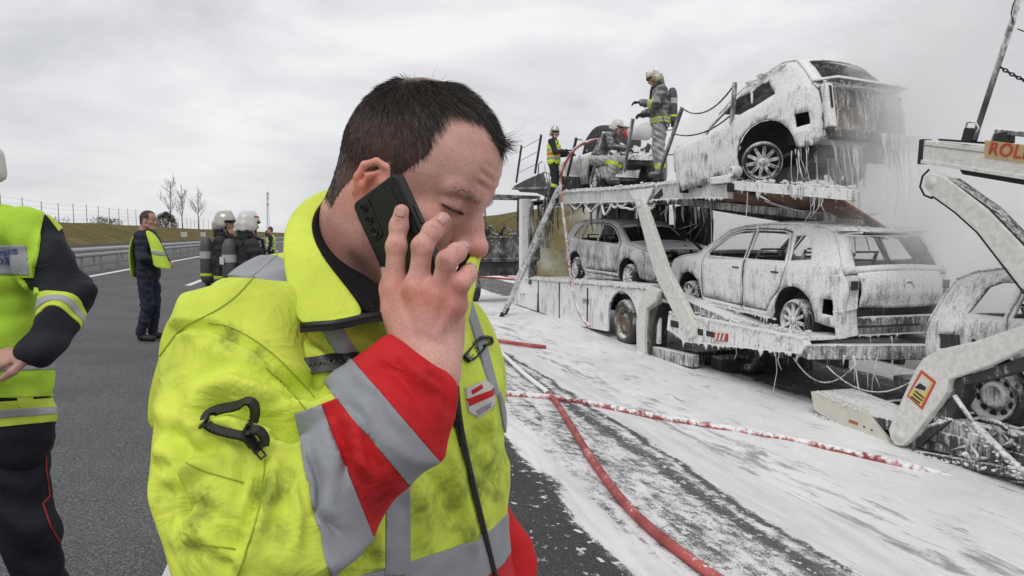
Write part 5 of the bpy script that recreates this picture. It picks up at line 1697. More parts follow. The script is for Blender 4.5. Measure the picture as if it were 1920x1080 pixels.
drips('foam_drips', [((-.05, .5, .30), (-.05, -.9, .30)), ((-.25, .3, .4), (-.3, -.8, .4)), ((.4, .2, .25), (.5, -.8, .25))], M_DRIP, c3.root, 120, .2, 1.35, .011, 37, .10)
drips('foam_drips', [((-.1, .7, 1.06), (-.1, -.7, 1.06))], M_DRIP, c3.root, 16, .04, .30, .008, 35)

# crushed: the front half is pushed together and the roof has sunk
done = set()
for o in c3.root.children:
    if o.type != 'MESH' or o.data.name in done or o.name.startswith(('tow', 'foam')): continue
    done.add(o.data.name)
    for v_ in o.data.vertices:
        x = v_.co.x
        if v_.co.z > .95 and x > .55: v_.co.z -= min(.30, (x - .55) * .17) * min(1, (v_.co.z - .95) / .3)
        v_.co.x = 1.3 + (x - 1.3) * .50 if x > 1.3 else (.86 - (.86 - x) * 1.18 if x < .86 else x)
clots('foam_clots', [((.55, .62, 1.58), (.2, .7, 1.15)), ((.4, -.5, 1.55), (.5, .6, 1.58)), ((-.1, .75, 1.08), (-.1, -.5, 1.08)), ((.5, .66, 1.5), (1.2, .68, 1.5))], M_DRIP, c3.root, 420, .020, .05, 44)
# ---- upper left: open bonnet standing up
K4 = .92
p4 = T(13.9, TW + 1.2, deck_z(14) + .0)
c4 = Car('burnt_car', 'burnt car on the upper deck with a dark bonnet standing open behind the firefighters', T(18.1, TW + 1.28, deck_z(15) - .02), fwd_yaw + math.pi, K4, M_C2)
c4.near = -1
M_BON = mat('scorched_bonnet', (.085, .085, .085), .55, var=.35, scale=7, bump=.15)


def simple_side(c, sgn):
    out = [(0.1, .3), (.05, .9), (1.2, 1.02), (3.2, 1.04), (3.7, .99), (4.15, .90), (4.3, .75), (4.32, .40), (4.2, .26)] + [p for p in reversed(Car.arch(3.47, .35, .40)) if p[1] > .26] + [(3.0, .24), (1.3, .24)] + [p for p in reversed(Car.arch(.86, .35, .40)) if p[1] > .26] + [(.2, .28)]
    cdt_sheet(out, [], c.y, .08, 'body_side', c.mt, c.root, sgn)


simple_side(c4, -1); simple_side(c4, 1)
m_ = MB(); m_.box((3.4, 0, .72), (1.6, 1.3, .12)); m_.build('engine_bay', M_CHAR, c4.root)
m_ = MB(); m_.box((4.2, 0, .8), (.1, 1.4, .10)); m_.build('lock_carrier', M_FOAM, c4.root, .01)
vs = []; n1, n2 = 10, 12
for i in range(n1 + 1):
    for j in range(n2 + 1):
        t = 2 * j / n2 - 1; u = i / n1
        wd = .80 - .22 * max(0, u - .55) ** 1.3 * 2.2
        vs.append((2.45 + .34 * u + .10 * (1 - t * t) * -1 + .06 * math.sin(u * 3), t * wd, 1.02 + .80 * u - .16 * abs(t) ** 4 * u))
k = n2 + 1
m_ = MB(); m_.add(vs, [(i * k + j, i * k + j + 1, (i + 1) * k + j + 1, (i + 1) * k + j) for i in range(n1) for j in range(n2)], True)
o = m_.build('open_bonnet', M_BON, c4.root); s_ = o.modifiers.new('thick', 'SOLIDIFY'); s_.thickness = .035
rnd = random.Random(18)
for i in range(24):
    m_ = MB(); p = Vector((rnd.uniform(3.0, 4.3), rnd.uniform(-.75, .7), rnd.uniform(.7, 1.08)))
    m_.beam(p, p + Vector((rnd.uniform(-.3, .3), rnd.uniform(-.35, .35), rnd.uniform(-.1, .2))), rnd.uniform(.04, .2), rnd.uniform(.03, .14)); m_.build('engine_wreckage', (M_FOAM, M_FOAMH, M_CHAR)[i % 3], c4.root)
m_ = MB(); m_.tube([(2.6, -.72, 1.1), (2.2, -.70, 1.5), (1.6, -.68, 1.58)], .035, 6); m_.build('roof_pillar', M_C2, c4.root)
c4.wheels([(3.47, -1), (3.47, 1), (.86, -1), (.86, 1)])

# ---- right edge: car on the trailer, its tail to the left
K5 = .92
c5 = Car('burnt_car', 'foam streaked car on the trailer at the right edge, tail down to the left', (0, 0, 0), fwd_yaw + math.pi + R(2), K5, M_C4, R(-6))
c5.near = -1
Mr = c5.root.rotation_euler.to_matrix()
c5.root.location = PW(1862, 742, TW + .32) - Mr @ (Vector((.86, -.86, .31)) * K5)
c5.side(-1, rear_open=[[(.28, .76), (.28, .92), (.56, .92), (.58, .78)]]); c5.side(1)
c5.strip(0, 3, 'tailgate', .9, .10)
c5.strip(3, 5, 'rear_window_frame', 1.0, .09, inset=(1, 1, 2), sub=4, n=20)
c5.strip(5, 10, 'roof', 1.0, .04)
c5.strip(10, 12, 'windscreen_frame', 1.0, .06, inset=(1, 1, 1), sub=4, n=14)
c5.strip(12, 16, 'bonnet', 1.0, .05)
c5.inside(); c5.wheels([(.86, -1), (3.47, -1), (.86, 1), (3.47, 1)], spokes=0)
for x in (.72, .92):
    m_ = MB(); m_.lathe((x, -c5.y(x, .86) - .002, .86), (0, -1, 0), [(0, .025), (.004, .022), (.002, 0)], 10); m_.build('fuel_cap_hole', M_DARK, c5.root)
drips('foam_drips', [((.05, -.6, .3), (.05, .6, .3)), ((3, -.9, .25), (1.3, -.9, .25))], M_DRIP, c5.root, 50, .05, .35, .009, 36)

# ====================================================================== the man on the telephone
def rot_yp(yaw, pitch, roll=0.0):
    """head axes: x forward, y left, z up; yaw about up, then pitch (nose down positive), roll"""
    return (Matrix.Rotation(yaw, 3, 'Z') @ Matrix.Rotation(pitch, 3, 'Y') @ Matrix.Rotation(roll, 3, 'X'))


def tab(z, pts):
    zs = [p[0] for p in pts]; xs = [p[1] for p in pts]
    return np.interp(z, zs, xs)


def head_sdf(h, detail=True, mouth=0.0):
    """a man's head in its own frame (metres; origin between the ear holes)"""
    S = SDF((-.125, -.105, -.26), (.15, .105, .16), h)
    X = S.ax[0][:, None, None]; Y = S.ax[1][None, :, None]; Z = S.ax[2][None, None, :]
    # face and jaw block: cross-sections along z
    z1 = S.ax[2]
    zt = np.array([-.128, -.118, -.105, -.09, -.07, -.05, -.03, -.01, .01, .025, .038, .055, .075, .095, .115, .13])
    xf = np.interp(z1, zt, [.062, .082, .093, .096, .094, .096, .095, .090, .087, .090, .096, .0965, .092, .080, .058, .03])
    xb = np.interp(z1, zt, [.02, .0, -.015, -.03, -.05, -.06, -.068, -.075, -.08, -.084, -.086, -.087, -.083, -.072, -.05, -.03])
    wd = np.interp(z1, zt, [.018, .030, .040, .0475, .055, .060, .0635, .0665, .068, .0685, .069, .069, .067, .06, .047, .03])
    xc = (xf * .42 + xb * .58); af = xf - xc; ab = xc - xb
    q = X - xc[None, None, :]
    a = np.where(q > 0, af[None, None, :], ab[None, None, :])
    nn = 2.35
    r = (np.abs(q / a) ** nn + np.abs(Y / wd[None, None, :]) ** nn) ** (1 / nn)
    d = (r - 1) * np.minimum(a, wd[None, None, :]) * 0.9
    d = np.maximum(d, np.maximum(-.124 - Z, Z - .12))
    S.D = np.minimum(S.D, d.astype(np.float32))
    S.ell((.004, 0, .048), (.0955, .0765, .088), None, .012)               # skull
    S.ell((-.03, 0, .03), (.062, .072, .062), None, .02)
    for y in (-1, 1):
        S.cap((.091, y * .010, .0325), (.0755, y * .047, .0325), .0088, .008, .012)     # brow ridge
        S.ell((.066, y * .046, -.014), (.022, .019, .017), None, .02)       # cheek bone
        S.cap((.0, y * .054, -.045), (.012, y * .052, -.072), .013, .012, .03)      # jaw angle
        S.cap((.012, y * .052, -.072), (.078, y * .016, -.106), .012, .013, .03)
        S.ell((.101, y * .033, .013), (.017, .019, .012), None, .014, True)  # eye socket
        S.ell((.0765, y * .0335, .0160), (.0138, .0185, .0125), None, .004)
        if detail:
            S.cap((.0885, y * .018, .0105), (.081, y * .049, .0095), .0024, .0018, .006)      # lower lid rim
            S.cap((.0905, y * .020, .0125), (.082, y * .050, .0118), .0011, .0009, .0015, True)      # upper lid fold
            S.cap((.084, y * .022, -.001), (.078, y * .046, -.003), .004, .003, .008)       # bag
    S.ell((.082, 0, -.103), (.019, .022, .016), None, .02)                   # chin
    S.cap((.086, 0, .030), (.104, 0, .004), .0085, .0085, .014)              # nose bridge
    S.cap((.104, 0, .004), (.119, 0, -.016), .0085, .0115, .008)
    S.ell((.1205, 0, -.019), (.0125, .0115, .011), None, .006)
    S.cap((.092, 0, -.006), (.105, 0, -.022), .012, .012, .012)
    for y in (-1, 1):
        S.ell((.104, y * .0135, -.0235), (.0125, .0075, .0085), None, .004)   # wings
        if detail:
            S.ell((.110, y * .0075, -.0335), (.0068, .0042, .005), None, .002, True)
            S.cap((.092, y * .021, -.017), (.083, y * .031, -.046), .0028, .002, .006, True)   # fold beside the mouth
    S.cap((.1, 0, -.045), (.087, .021, -.0495), .0075, .004, .006); S.cap((.1, 0, -.045), (.087, -.021, -.0495), .0075, .004, .006)
    S.cap((.0985, 0, -.06), (.087, .018, -.055), .008, .004, .006); S.cap((.0985, 0, -.06), (.087, -.018, -.055), .008, .004, .006)
    if detail:
        S.cap((.109, 0, -.0525), (.09, .022, -.0525), .0018, .001, .003, True); S.cap((.109, 0, -.0525), (.09, -.022, -.0525), .0018, .001, .003, True)
        for i, zz in enumerate((.052, .064, .076)):                          # brow furrows
            for y in (-1, 1):
                S.cap((.103, y * .004, zz - .004), (.093, y * .03, zz), .0010, .0008, .006, True)
    # neck
    S.cap((-.028, 0, -.03), (-.040, 0, -.19), .056, .060, .03)
    S.cap((.0, 0, -.09), (-.022, 0, -.2), .038, .05, .03)
    for y in (-1, 1):
        S.cap((-.03, y * .05, -.035), (.0, y * .022, -.18), .016, .014, .025)
        # ear
        e = lambda x, z, o=0.0: (x * .90 + .017, y * (.0705 + o + .30 * max(0, -x + .004)), z - .016)
        S.ell(e(-.016, .004, -.001), (.019, .006, .031), Matrix.Rotation(y * .28, 3, 'Z'), .004)
        if detail:
            hel = [e(.002, .012, .003), e(.001, .026, .004), e(-.009, .036, .005), e(-.023, .036, .005), e(-.034, .026, .005), e(-.036, .010, .005), e(-.030, -.006, .005), e(-.022, -.017, .004), e(-.012, -.025, .003)]
            S.chain(hel, [.0034, .0036, .0042, .0045, .0045, .004, .0037, .004, .0062], .0025)
            S.ell(e(-.012, -.024, .002), (.0085, .005, .009), None, .004)                       # lobe
            S.ell(e(-.013, .0035, .010), (.0105, .0085, .015), None, .004, True)                # bowl
            S.chain([e(-.014, .028, .004), e(-.024, .018, .005), e(-.026, .004, .005), e(-.018, -.012, .004)], [.0025, .0034, .0034, .003], .004)
            S.ell(e(.0, -.001, .002), (.0045, .004, .007), None, .003)                         # tragus
    return S


HEAD_R = rot_yp(R(-21), R(29), R(-3))
HEAD_O = P(763, 351, .855) + HEAD_R @ Vector((0, 0, 0))


def head_to_world(v):
    return np.asarray(v) @ np.array(HEAD_R).T + np.array(HEAD_O)


hero = empty('person', (-.23, .85, gz(-.2)))
tag(hero, 'man in stained yellow jacket with red cuff, holding a phone to his ear', 'person')
H0 = np.array(hero.location)


def hobj(name, v, q, mt, smooth=True):
    me = np_mesh(name, np.asarray(v) - H0, q, smooth)
    return link(name, me, hero, mt)


# ---- skin
def mat_skin():
    m = bpy.data.materials.new('skin'); n, l = nodes_of(m); b = n['Principled BSDF']
    b.inputs['Roughness'].default_value = 0.52
    b.inputs['Specular IOR Level'].default_value = 0.42
    b.inputs['Subsurface Weight'].default_value = 0.22
    b.inputs['Subsurface Radius'].default_value = (0.010, 0.0035, 0.002)
    b.inputs['Subsurface Scale'].default_value = 0.5
    g = n.new('ShaderNodeNewGeometry')
    at = n.new('ShaderNodeVertexColor'); at.layer_name = 'tone'
    z1 = n.new('ShaderNodeTexNoise'); z1.inputs['Scale'].default_value = 28; z1.inputs['Detail'].default_value = 6
    z2 = n.new('ShaderNodeTexNoise'); z2.inputs['Scale'].default_value = 420; z2.inputs['Detail'].default_value = 3
    v = n.new('ShaderNodeTexVoronoi'); v.inputs['Scale'].default_value = 700
    for z in (z1, z2, v): l.new(g.outputs['Position'], z.inputs['Vector'])
    c = ramp_n(n, l, z1.outputs['Fac'], [(0.3, (0.55, 0.285, 0.235)), (0.7, (0.70, 0.425, 0.365))])
    mx = n.new('ShaderNodeMix'); mx.data_type = 'RGBA'; mx.blend_type = 'MULTIPLY'; mx.inputs['Factor'].default_value = 1
    l.new(c, mx.inputs[6]); l.new(at.outputs['Color'], mx.inputs[7])
    sp = ramp_n(n, l, z2.outputs['Fac'], [(0.35, (0.9, 0.88, 0.87)), (0.65, (1.06, 1.06, 1.06))])
    m2 = n.new('ShaderNodeMix'); m2.data_type = 'RGBA'; m2.blend_type = 'MULTIPLY'; m2.inputs['Factor'].default_value = 1
    l.new(mx.outputs[2], m2.inputs[6]); l.new(sp, m2.inputs[7])
    # bristles where the alpha of the tone layer says so
    l.new(m2.outputs[2], b.inputs['Base Color'])
    bp = n.new('ShaderNodeBump'); bp.inputs['Strength'].default_value = 0.16; bp.inputs['Distance'].default_value = 0.001
    hh = math_n(n, l, 'MULTIPLY_ADD', z2.outputs['Fac'], 0.6, v.outputs['Distance'])
    hh = math_n(n, l, 'MULTIPLY_ADD', z1.outputs['Fac'], 1.5, hh)
    l.new(hh, bp.inputs['Height']); l.new(bp.outputs['Normal'], b.inputs['Normal'])
    return m


M_SKIN = mat_skin()


def set_tone(o, col):
    a = o.data.color_attributes.new('tone', 'FLOAT_COLOR', 'POINT')
    a.data.foreach_set('color', np.concatenate([col, np.ones((len(col), 1))], 1).astype(np.float32).ravel())


def blob(p, c, r):
    return np.exp(-(((p - np.array(c)) / np.array(r)) ** 2).sum(1))


def head_tone(p, n, rnd):
    """colour of the skin over the head: red nose, cheeks and ear, shaved beard, hair roots"""
    t = np.ones((len(p), 3))

    def mul(w, c):
        nonlocal t
        t = t * (1 + w[:, None] * (np.array(c) - 1))
    pa = p.copy(); pa[:, 1] = np.abs(pa[:, 1])
    mul(blob(pa, (.122, 0, -.02), (.018, .02, .02)), (1.12, .78, .74))
    mul(blob(pa, (.075, .05, -.02), (.03, .03, .025)), (1.1, .82, .78))
    mul(blob(pa, (-.006, .088, -.006), (.03, .020, .042)), (1.14, .74, .64))
    mul(blob(pa, (.086, .035, .006), (.012, .02, .012)), (.93, .82, .82))
    mul(blob(pa, (.090, .034, .0118), (.016, .024, .0026)), (.42, .30, .30))
    mul(blob(pa, (.098, .03, .031), (.016, .024, .005)), (.88, .84, .82))
    mul(np.clip(blob(pa, (.09, .0, -.075), (.045, .05, .045)) + .6 * blob(pa, (.03, .05, -.07), (.05, .03, .035)), 0, 1), (.62, .57, .57))
    mul(blob(pa, (-.045, .05, -.11), (.06, .05, .05)), (.9, .8, .76))
    mul(blob(pa, (.1, 0, .065), (.03, .05, .03)), (1.04, .97, .94))
    mul(blob(pa, (.099, .012, -.052), (.014, .022, .006)), (.98, .66, .64))
    return t


S = head_sdf(.0019)
hv, hq = S.mesh()
hv = smooth_v(hv, hq, 1, .4)
hn = vnormals(hv, hq)
htone = head_tone(hv, hn, None)

# scalp region: where hair grows (head frame)
def hair_mask(p):
    x, y, z = p[:, 0], np.abs(p[:, 1]), p[:, 2]
    # hairline: temples recede, a forelock in the middle, sideburn in front of the ear, nape
    top = (x < .0885 - 1.02 * y) & (z > .079)
    side = (y > .034) & (z > .002) & (x < np.interp(z, [.0, .0185, .053, .11], [.012, .024, .0435, .0300]))
    burn = (z > -.010) & (x < .020) & (x > .012) & (y > .055)
    back = (z > -.056) & (x < -.026 - .3 * np.clip(-z, 0, .06))
    over = (z > .030) & (x < .020)
    return top | side | burn | back | over


# ---- hand (right hand, back of the hand towards the viewer)
HP = lambda x, y, d: tuple(P(x, y, d))
PH_A = P(659, 383, .768); PH_B = P(742, 321, .722)
PH_X = (PH_B - PH_A).normalized()
PH_E = P(722, 483, .752)
PH_Y = (PH_E - PH_A); PH_Y = (PH_Y - PH_X * PH_Y.dot(PH_X)).normalized()
PH_N = PH_X.cross(PH_Y).normalized()
if PH_N.y > 0: PH_N = -PH_N


def on_phone(px, py, lift):
    r = ray(px, py)
    d = ((PH_A - Vector((0, 0, CAM_H))).dot(PH_N) + lift) / r.dot(PH_N)
    return tuple(Vector((0, 0, CAM_H)) + r * d)


FM = 1.0


def finger(S, pts, r0, r1, k=.006):
    n = len(pts) - 1
    for i in range(n):
        a = r0 + (r1 - r0) * i / n; b = r0 + (r1 - r0) * (i + 1) / n
        S.cap(pts[i], pts[i + 1], a, b, .004 if i else k)
    for i in range(1, n):                                                   # knuckle joints a little thicker
        r = r0 + (r1 - r0) * i / n
        S.ell(pts[i], (r * 1.035, r * 1.02, r * 1.035), None, .005)


lo = np.array(P(640, 800, .80)); hi = np.array(P(930, 360, .60))
HS = SDF((-.215, .63, 1.40), (-.005, .80, 1.665), .0017)
IDX = [on_phone(739, 541, .030), on_phone(743, 462, .021), on_phone(748, 424, .012), on_phone(753, 397, .0085)]
MID = [on_phone(784, 541, .031), on_phone(792, 462, .025), on_phone(811, 433, .015), on_phone(830, 412, .005)]
RNG = [on_phone(823, 553, .026), on_phone(838, 489, .024), on_phone(856, 474, .012), on_phone(865, 466, -.002)]
PNK = [on_phone(850, 572, .018), on_phone(866, 529, .018), on_phone(878, 514, .007), on_phone(882, 506, -.006)]
finger(HS, IDX, .0108, .0080)
finger(HS, MID, .0110, .0081)
finger(HS, RNG, .0104, .0080)
finger(HS, PNK, .0092, .0072)
WR = HP(800, 668, .690)
WR2 = HP(808, 700, .676)
for K, rr in ((IDX, .0135), (MID, .0135), (RNG, .013), (PNK, .0125)):
    HS.cap(K[0], tuple(np.array(WR) * .72 + np.array(K[0]) * .28), rr, .0165, .012)
    HS.ell(K[0], (.0128, .0122, .0128), None, .007)
HS.cap(HP(744, 590, .707), HP(782, 640, .700), .016, .021, .018)
HS.cap(HP(846, 600, .712), HP(822, 640, .700), .015, .02, .018)
HS.cap(HP(790, 585, .716), HP(800, 640, .704), .02, .02, .015)
HS.cap(HP(788, 630, .700), WR2, .026, .0265, .015, flat=((.25, -.9, .1), .85))
HS.cap(HP(822, 640, .698), WR2, .024, .0255, .015)
HS.cap(WR2, HP(796, 730, .676), .024, .022, .01)
# thumb behind the phone
for a, b, ra, rb in ((HP(756, 600, .712), HP(734, 545, .740), .015, .0115), (HP(734, 545, .740), HP(732, 505, .764), .0115, .0095), (HP(732, 505, .764), HP(735, 485, .772), .0095, .008)):
    HS.cap(a, b, ra, rb, .006)
# tendons and skin creases
for K, f in ((IDX, .5), (MID, .55), (RNG, .55), (PNK, .5)):
    a = np.array(K[0]) + np.array((0, -.0125, .0)); b = np.array(K[0]) * .45 + np.array(WR) * .55 + np.array((0, -.018, 0))
    HS.cap(tuple(a), tuple(b), .0022, .0016, .009)
for K in (IDX, MID, RNG, PNK):
    for j, wdt in ((1, .0075), (2, .006)):
        c = np.array(K[j]); a0 = np.array(K[j - 1]); d = (c - a0) / np.linalg.norm(c - a0)
        side = np.cross(d, (0, -1, 0)); side /= np.linalg.norm(side); out = np.cross(side, d)
        if out[1] > 0: out = -out
        rr = .0108 if j == 1 else .0094
        for e in (-.0024, .0002, .0027):
            m = c + d * e + out * (rr + .0006)
            HS.cap(tuple(m - side * wdt), tuple(m + side * wdt), .00075, .00075, .0016, True)
gv, gq = HS.mesh()
gv = smooth_v(gv, gq, 1, .45)
gn = vnormals(gv, gq)
gt = np.ones((len(gv), 3))
for K in (IDX, MID, RNG, PNK):
    for j, s_ in ((0, .015), (1, .009), (2, .007), (3, .008)):
        w_ = blob(gv, K[j], (s_, s_ * 1.3, s_))[:, None]
        gt *= 1 + w_ * (np.array((1.06, .80, .76)) - 1)
gt *= 1 + blob(gv, HP(790, 560, .69), (.045, .05, .02))[:, None] * (np.array((1.0, .84, .82)) - 1)
gt *= np.array((1.02, 1.0, .99))
soot = np.random.RandomState(3)
for _ in range(14):
    i = soot.randint(len(gv)); gt *= 1 - .22 * blob(gv, gv[i], (.006, .006, .006))[:, None]

# ---- core of the body inside the clothes, one mesh with head and hand
TC = Vector((-.205, .86, 0))          # trunk axis at chest height
FWD = Vector((math.cos(R(-36)), math.sin(R(-36)), 0)); RGT = Vector((FWD.y, -FWD.x, 0))
gnd = gz(-.2)
CS = SDF((-.62, .45, gnd), (.25, 1.25, 1.62), .02)
def tp(f, r, z): return tuple(TC + FWD * f + RGT * r + Vector((0, 0, z)))
CS.cap(tp(-.02, 0, 1.05), tp(-.02, 0, 1.34), .11, .10, .05, flat=(tuple(RGT), 1.3))
CS.cap(tp(-.03, 0, 1.38), tuple(HEAD_O + HEAD_R @ Vector((-.025, 0, -.16))), .05, .045, .02)
CS.cap(tp(-.01, .11, 1.42), HP(462, 760, .68), .04, .035, .03); CS.cap(HP(462, 760, .68), HP(520, 975, .615), .035, .03, .03); CS.cap(HP(520, 975, .615), HP(790, 720, .678), .03, .022, .02)
CS.chain([tp(-.05, -.13, 1.40), tp(-.09, -.20, 1.28), tp(-.07, -.245, 1.17), tp(.02, -.28, .98), tp(.06, -.29, .86)], [.045, .04, .035, .03, .026], .02)
for sd in (-1, 1):
    CS.cap(tp(-.02, sd * .09, 1.0), tp(0, sd * .1, gnd + .5), .085, .055, .04); CS.cap(tp(0, sd * .1, gnd + .5), tp(-.02, sd * .11, gnd + .1), .055, .045, .03)
    CS.cap(tp(-.04, sd * .11, gnd + .06), tp(.16, sd * .12, gnd + .05), .045, .04, .02)
cv, cq = CS.mesh()
hw = head_to_world(hv)
ct = np.ones((len(cv), 3))
bv = np.concatenate([hw, gv, cv]); bq = np.concatenate([hq, gq + len(hw), cq + len(hw) + len(gv)])
body = hobj('body', bv, bq, M_SKIN)
_ear = (np.abs(hv[:, 1]) > .0795) & (hv[:, 2] < .028) & (hv[:, 0] < .024) & (hv[:, 0] > -.028)
root_t = np.where((hair_mask(hv) & ~_ear)[:, None], np.array((.13, .115, .11)) + (.45 * np.exp(-(((hv - np.array((-.036, -.016, .128))) / .018) ** 2).sum(1)))[:, None], 1.0)
set_tone(body, np.concatenate([htone * root_t, gt, ct]))

# fingernails
M_NAIL = mat('fingernail', (0.60, 0.35, 0.30), 0.33, var=.12, scale=300)
for K, r_ in ((IDX, .0080), (MID, .0081), (RNG, .0080), (PNK, .0072)):
    c = np.array(K[3]); d = c - np.array(K[2]); d /= np.linalg.norm(d)
    side = np.cross(d, (0, -1, 0)); side /= np.linalg.norm(side); out = np.cross(side, d)
    if out[1] > 0: out = -out
    vs = []; nu, nv_ = 7, 6
    for i in range(nu):
        for j in range(nv_):
            a = (i / (nu - 1) - .5) * 1.36; t = j / (nv_ - 1)
            e = 1 - .35 * (2 * t - 1) ** 4 if t > .5 else 1 - .25 * (1 - 2 * t) ** 2
            a *= e
            vs.append(c + side * math.sin(a) * r_ * 1.0 + out * (math.cos(a) * r_ * 1.0 + .0002) + d * (-.0055 + .0105 * t) - out * (.0016 * t * t))
    fs = np.array([(i * nv_ + j, i * nv_ + j + 1, (i + 1) * nv_ + j + 1, (i + 1) * nv_ + j) for i in range(nu - 1) for j in range(nv_ - 1)])
    o = hobj('fingernail', vs, fs, M_NAIL)
    o.modifiers.new('thick', 'SOLIDIFY').thickness = .0006

# eyelash line, brow
M_HAIR = bpy.data.materials.new('dark_hair'); n_, l_ = nodes_of(M_HAIR)
b_ = n_['Principled BSDF']; b_.inputs['Roughness'].default_value = .42; b_.inputs['Specular IOR Level'].default_value = .35
g_ = n_.new('ShaderNodeNewGeometry'); z_ = n_.new('ShaderNodeTexNoise'); z_.inputs['Scale'].default_value = 900
l_.new(g_.outputs['Position'], z_.inputs['Vector'])
l_.new(ramp_n(n_, l_, z_.outputs['Fac'], [(.3, (.012, .009, .008)), (.7, (.05, .037, .031))]), b_.inputs['Base Color'])


class Strands:
    def __init__(s): s.v = []; s.q = []

    def add(s, p, d, ln, wd, bend, view=Vector((0, -1, 0)), seg=3):
        p = Vector(p); d = Vector(d).normalized(); bend = Vector(bend)
        sd = d.cross(view)
        if sd.length < .05: sd = d.orthogonal()
        sd.normalize()
        b = len(s.v)
        for i in range(seg + 1):
            t = i / seg
            c = p + d * ln * t + bend * ln * t * t
            w_ = wd * (1 - .8 * t)
            s.v += [tuple(c - sd * w_), tuple(c + sd * w_)]
        for i in range(seg): s.q.append((b + 2 * i, b + 2 * i + 1, b + 2 * i + 3, b + 2 * i + 2))


rs = np.random.RandomState(11)
hm = hair_mask(hv) & (hv[:, 2] > -.06)
# only outside of the ear
earz = (np.abs(hv[:, 1]) > .0795) & (hv[:, 2] < .028) & (hv[:, 0] < .024) & (hv[:, 0] > -.028)
hm &= ~earz
fa = hm[hq].all(1)
fi = np.nonzero(fa)[0]
ST = Strands()
HW_R = np.array(HEAD_R)
crown = np.array((-.062, -.01, .105))
for _ in range(36000):
    f = hq[fi[rs.randint(len(fi))]]
    a, b = rs.rand(2)
    p = hv[f[0]] * (1 - a) * (1 - b) + hv[f[1]] * a * (1 - b) + hv[f[2]] * a * b + hv[f[3]] * (1 - a) * b
    n0 = hn[f[0]]
    thin = np.exp(-(((p - np.array((-.036, -.016, .128))) / np.array((.019, .020, .022))) ** 2).sum())
    if rs.rand() < thin * .72: continue
    # combed forward from the crown, down at the sides
    fw = p - crown; fw -= n0 * (fw @ n0)
    ln_ = np.linalg.norm(fw) + 1e-6; fw = fw / ln_
    dn = np.array((.25, 0, -1.0)); dn -= n0 * (dn @ n0); dn /= np.linalg.norm(dn) + 1e-6
    sidew = np.clip((abs(p[1]) - .04) / .03, 0, 1) * np.clip((.09 - p[2]) / .05, 0, 1)
    backw = np.clip((-p[0] - .03) / .04, 0, 1)
    w_ = max(sidew, backw)
    d = fw * (1 - w_) + dn * w_
    topz = np.clip((p[2] - .06) / .06, 0, 1)
    L = .0065 + .012 * topz + .004 * rs.rand()
    if p[0] > .05 and p[2] > .07: L = .012 + .012 * rs.rand()
    if p[2] < .01: L = .004 + .004 * rs.rand()
    lift = .42 if p[2] > .06 else .34
    if thin > .2: L *= .7; lift = .2; d = d + np.array((.8, 0, 0))
    d = d + n0 * (lift * .8 + .2 * rs.rand()) + rs.randn(3) * .12
    wp = HW_R @ p + np.array(HEAD_O); wd_ = HW_R @ d; wn_ = HW_R @ (n0 * -.25 + fw * .2)
    ST.add(wp - HW_R @ n0 * .001, wd_, L, .00026 + .00006 * rs.rand(), wn_, Vector((rs.randn() * .5, -1, rs.randn() * .5)))
# forelock that sticks out at the front
for _ in range(150):
    p = np.array((.072 + rs.rand() * .012, rs.randn() * .009, .099 + rs.rand() * .008))
    d = np.array((1.0, rs.randn() * .25, -.05 + rs.randn() * .28))
    wp = HW_R @ p + np.array(HEAD_O)
    ST.add(wp, HW_R @ d, .014 + .016 * rs.rand(), .00034, HW_R @ np.array((0, 0, .25 * rs.randn() + .3)), Vector((rs.randn() * .3, -1, rs.randn() * .3)))
for _ in range(9):
    p = np.array((-.03 + rs.rand() * .05, rs.randn() * .02, .132)); d = np.array((.3 * rs.randn(), 0, 1))
    ST.add(HW_R @ p + np.array(HEAD_O), HW_R @ d, .014, .0002, HW_R @ np.array((.4, 0, 0)))
hair = hobj('hair', ST.v, np.array(ST.q), M_HAIR, True)
for y in (-1, 1):
    SB = Strands()
    for _ in range(120):
        t = rs.rand(); p = np.array((.1035 - .028 * t, y * (.012 + .036 * t), .0315 + .005 * math.sin(t * 2.6) + rs.randn() * .0022))
        # sit on the brow ridge
        dd = ((hv - p) ** 2).sum(1).argmin(); p = hv[dd] + hn[dd] * .0004 + rs.randn(3) * .0008
        d = np.array((-.45, y * .8, .25 - .5 * t)) + hn[dd] * .35 + rs.randn(3) * .2
        SB.add(HW_R @ p + np.array(HEAD_O), HW_R @ d, .0055 + .003 * rs.rand(), .00016, HW_R @ np.array((0, 0, -.3)))
    hobj('eyebrow', SB.v, np.array(SB.q), M_HAIR, True)
SL = Strands()
for y in (-1, 1):
    for i in range(240):
        t = rs.rand(); c = np.array((.0765, y * .0335, .0160)); az = (t - .40) * 2.6
        e = np.array((math.cos(az) * .0142, y * math.sin(az) * .0188, -.0036 - .0008 * math.cos(az * 2)))
        d = np.array((math.cos(az), y * math.sin(az), -.75)) + rs.randn(3) * .12
        SL.add(HW_R @ (c + e) + np.array(HEAD_O), HW_R @ d, .0050, .00045, HW_R @ np.array((.3, 0, .4)), Vector((0, -.3, 1)))
hobj('eyelash', SL.v, np.array(SL.q), M_HAIR, True)
# short bristles on jaw and lip, nape
SBR = Strands()
bm_ = np.nonzero(((hv[:, 2] < -.028) & (hv[:, 2] > -.12) & (hv[:, 0] > .005)) | ((hv[:, 0] < -.03) & (hv[:, 2] < -.045) & (hv[:, 2] > -.075)))[0]
for i in bm_[rs.randint(len(bm_), size=3000)]:
    p = hv[i] + rs.randn(3) * .0006
    SBR.add(HW_R @ p + np.array(HEAD_O), HW_R @ (hn[i] * .5 + np.array((.1, 0, -1))), .0022, .00012, (0, 0, 0), seg=1)
hobj('stubble', SBR.v, np.array(SBR.q), M_HAIR, True)['kind'] = 'stuff'

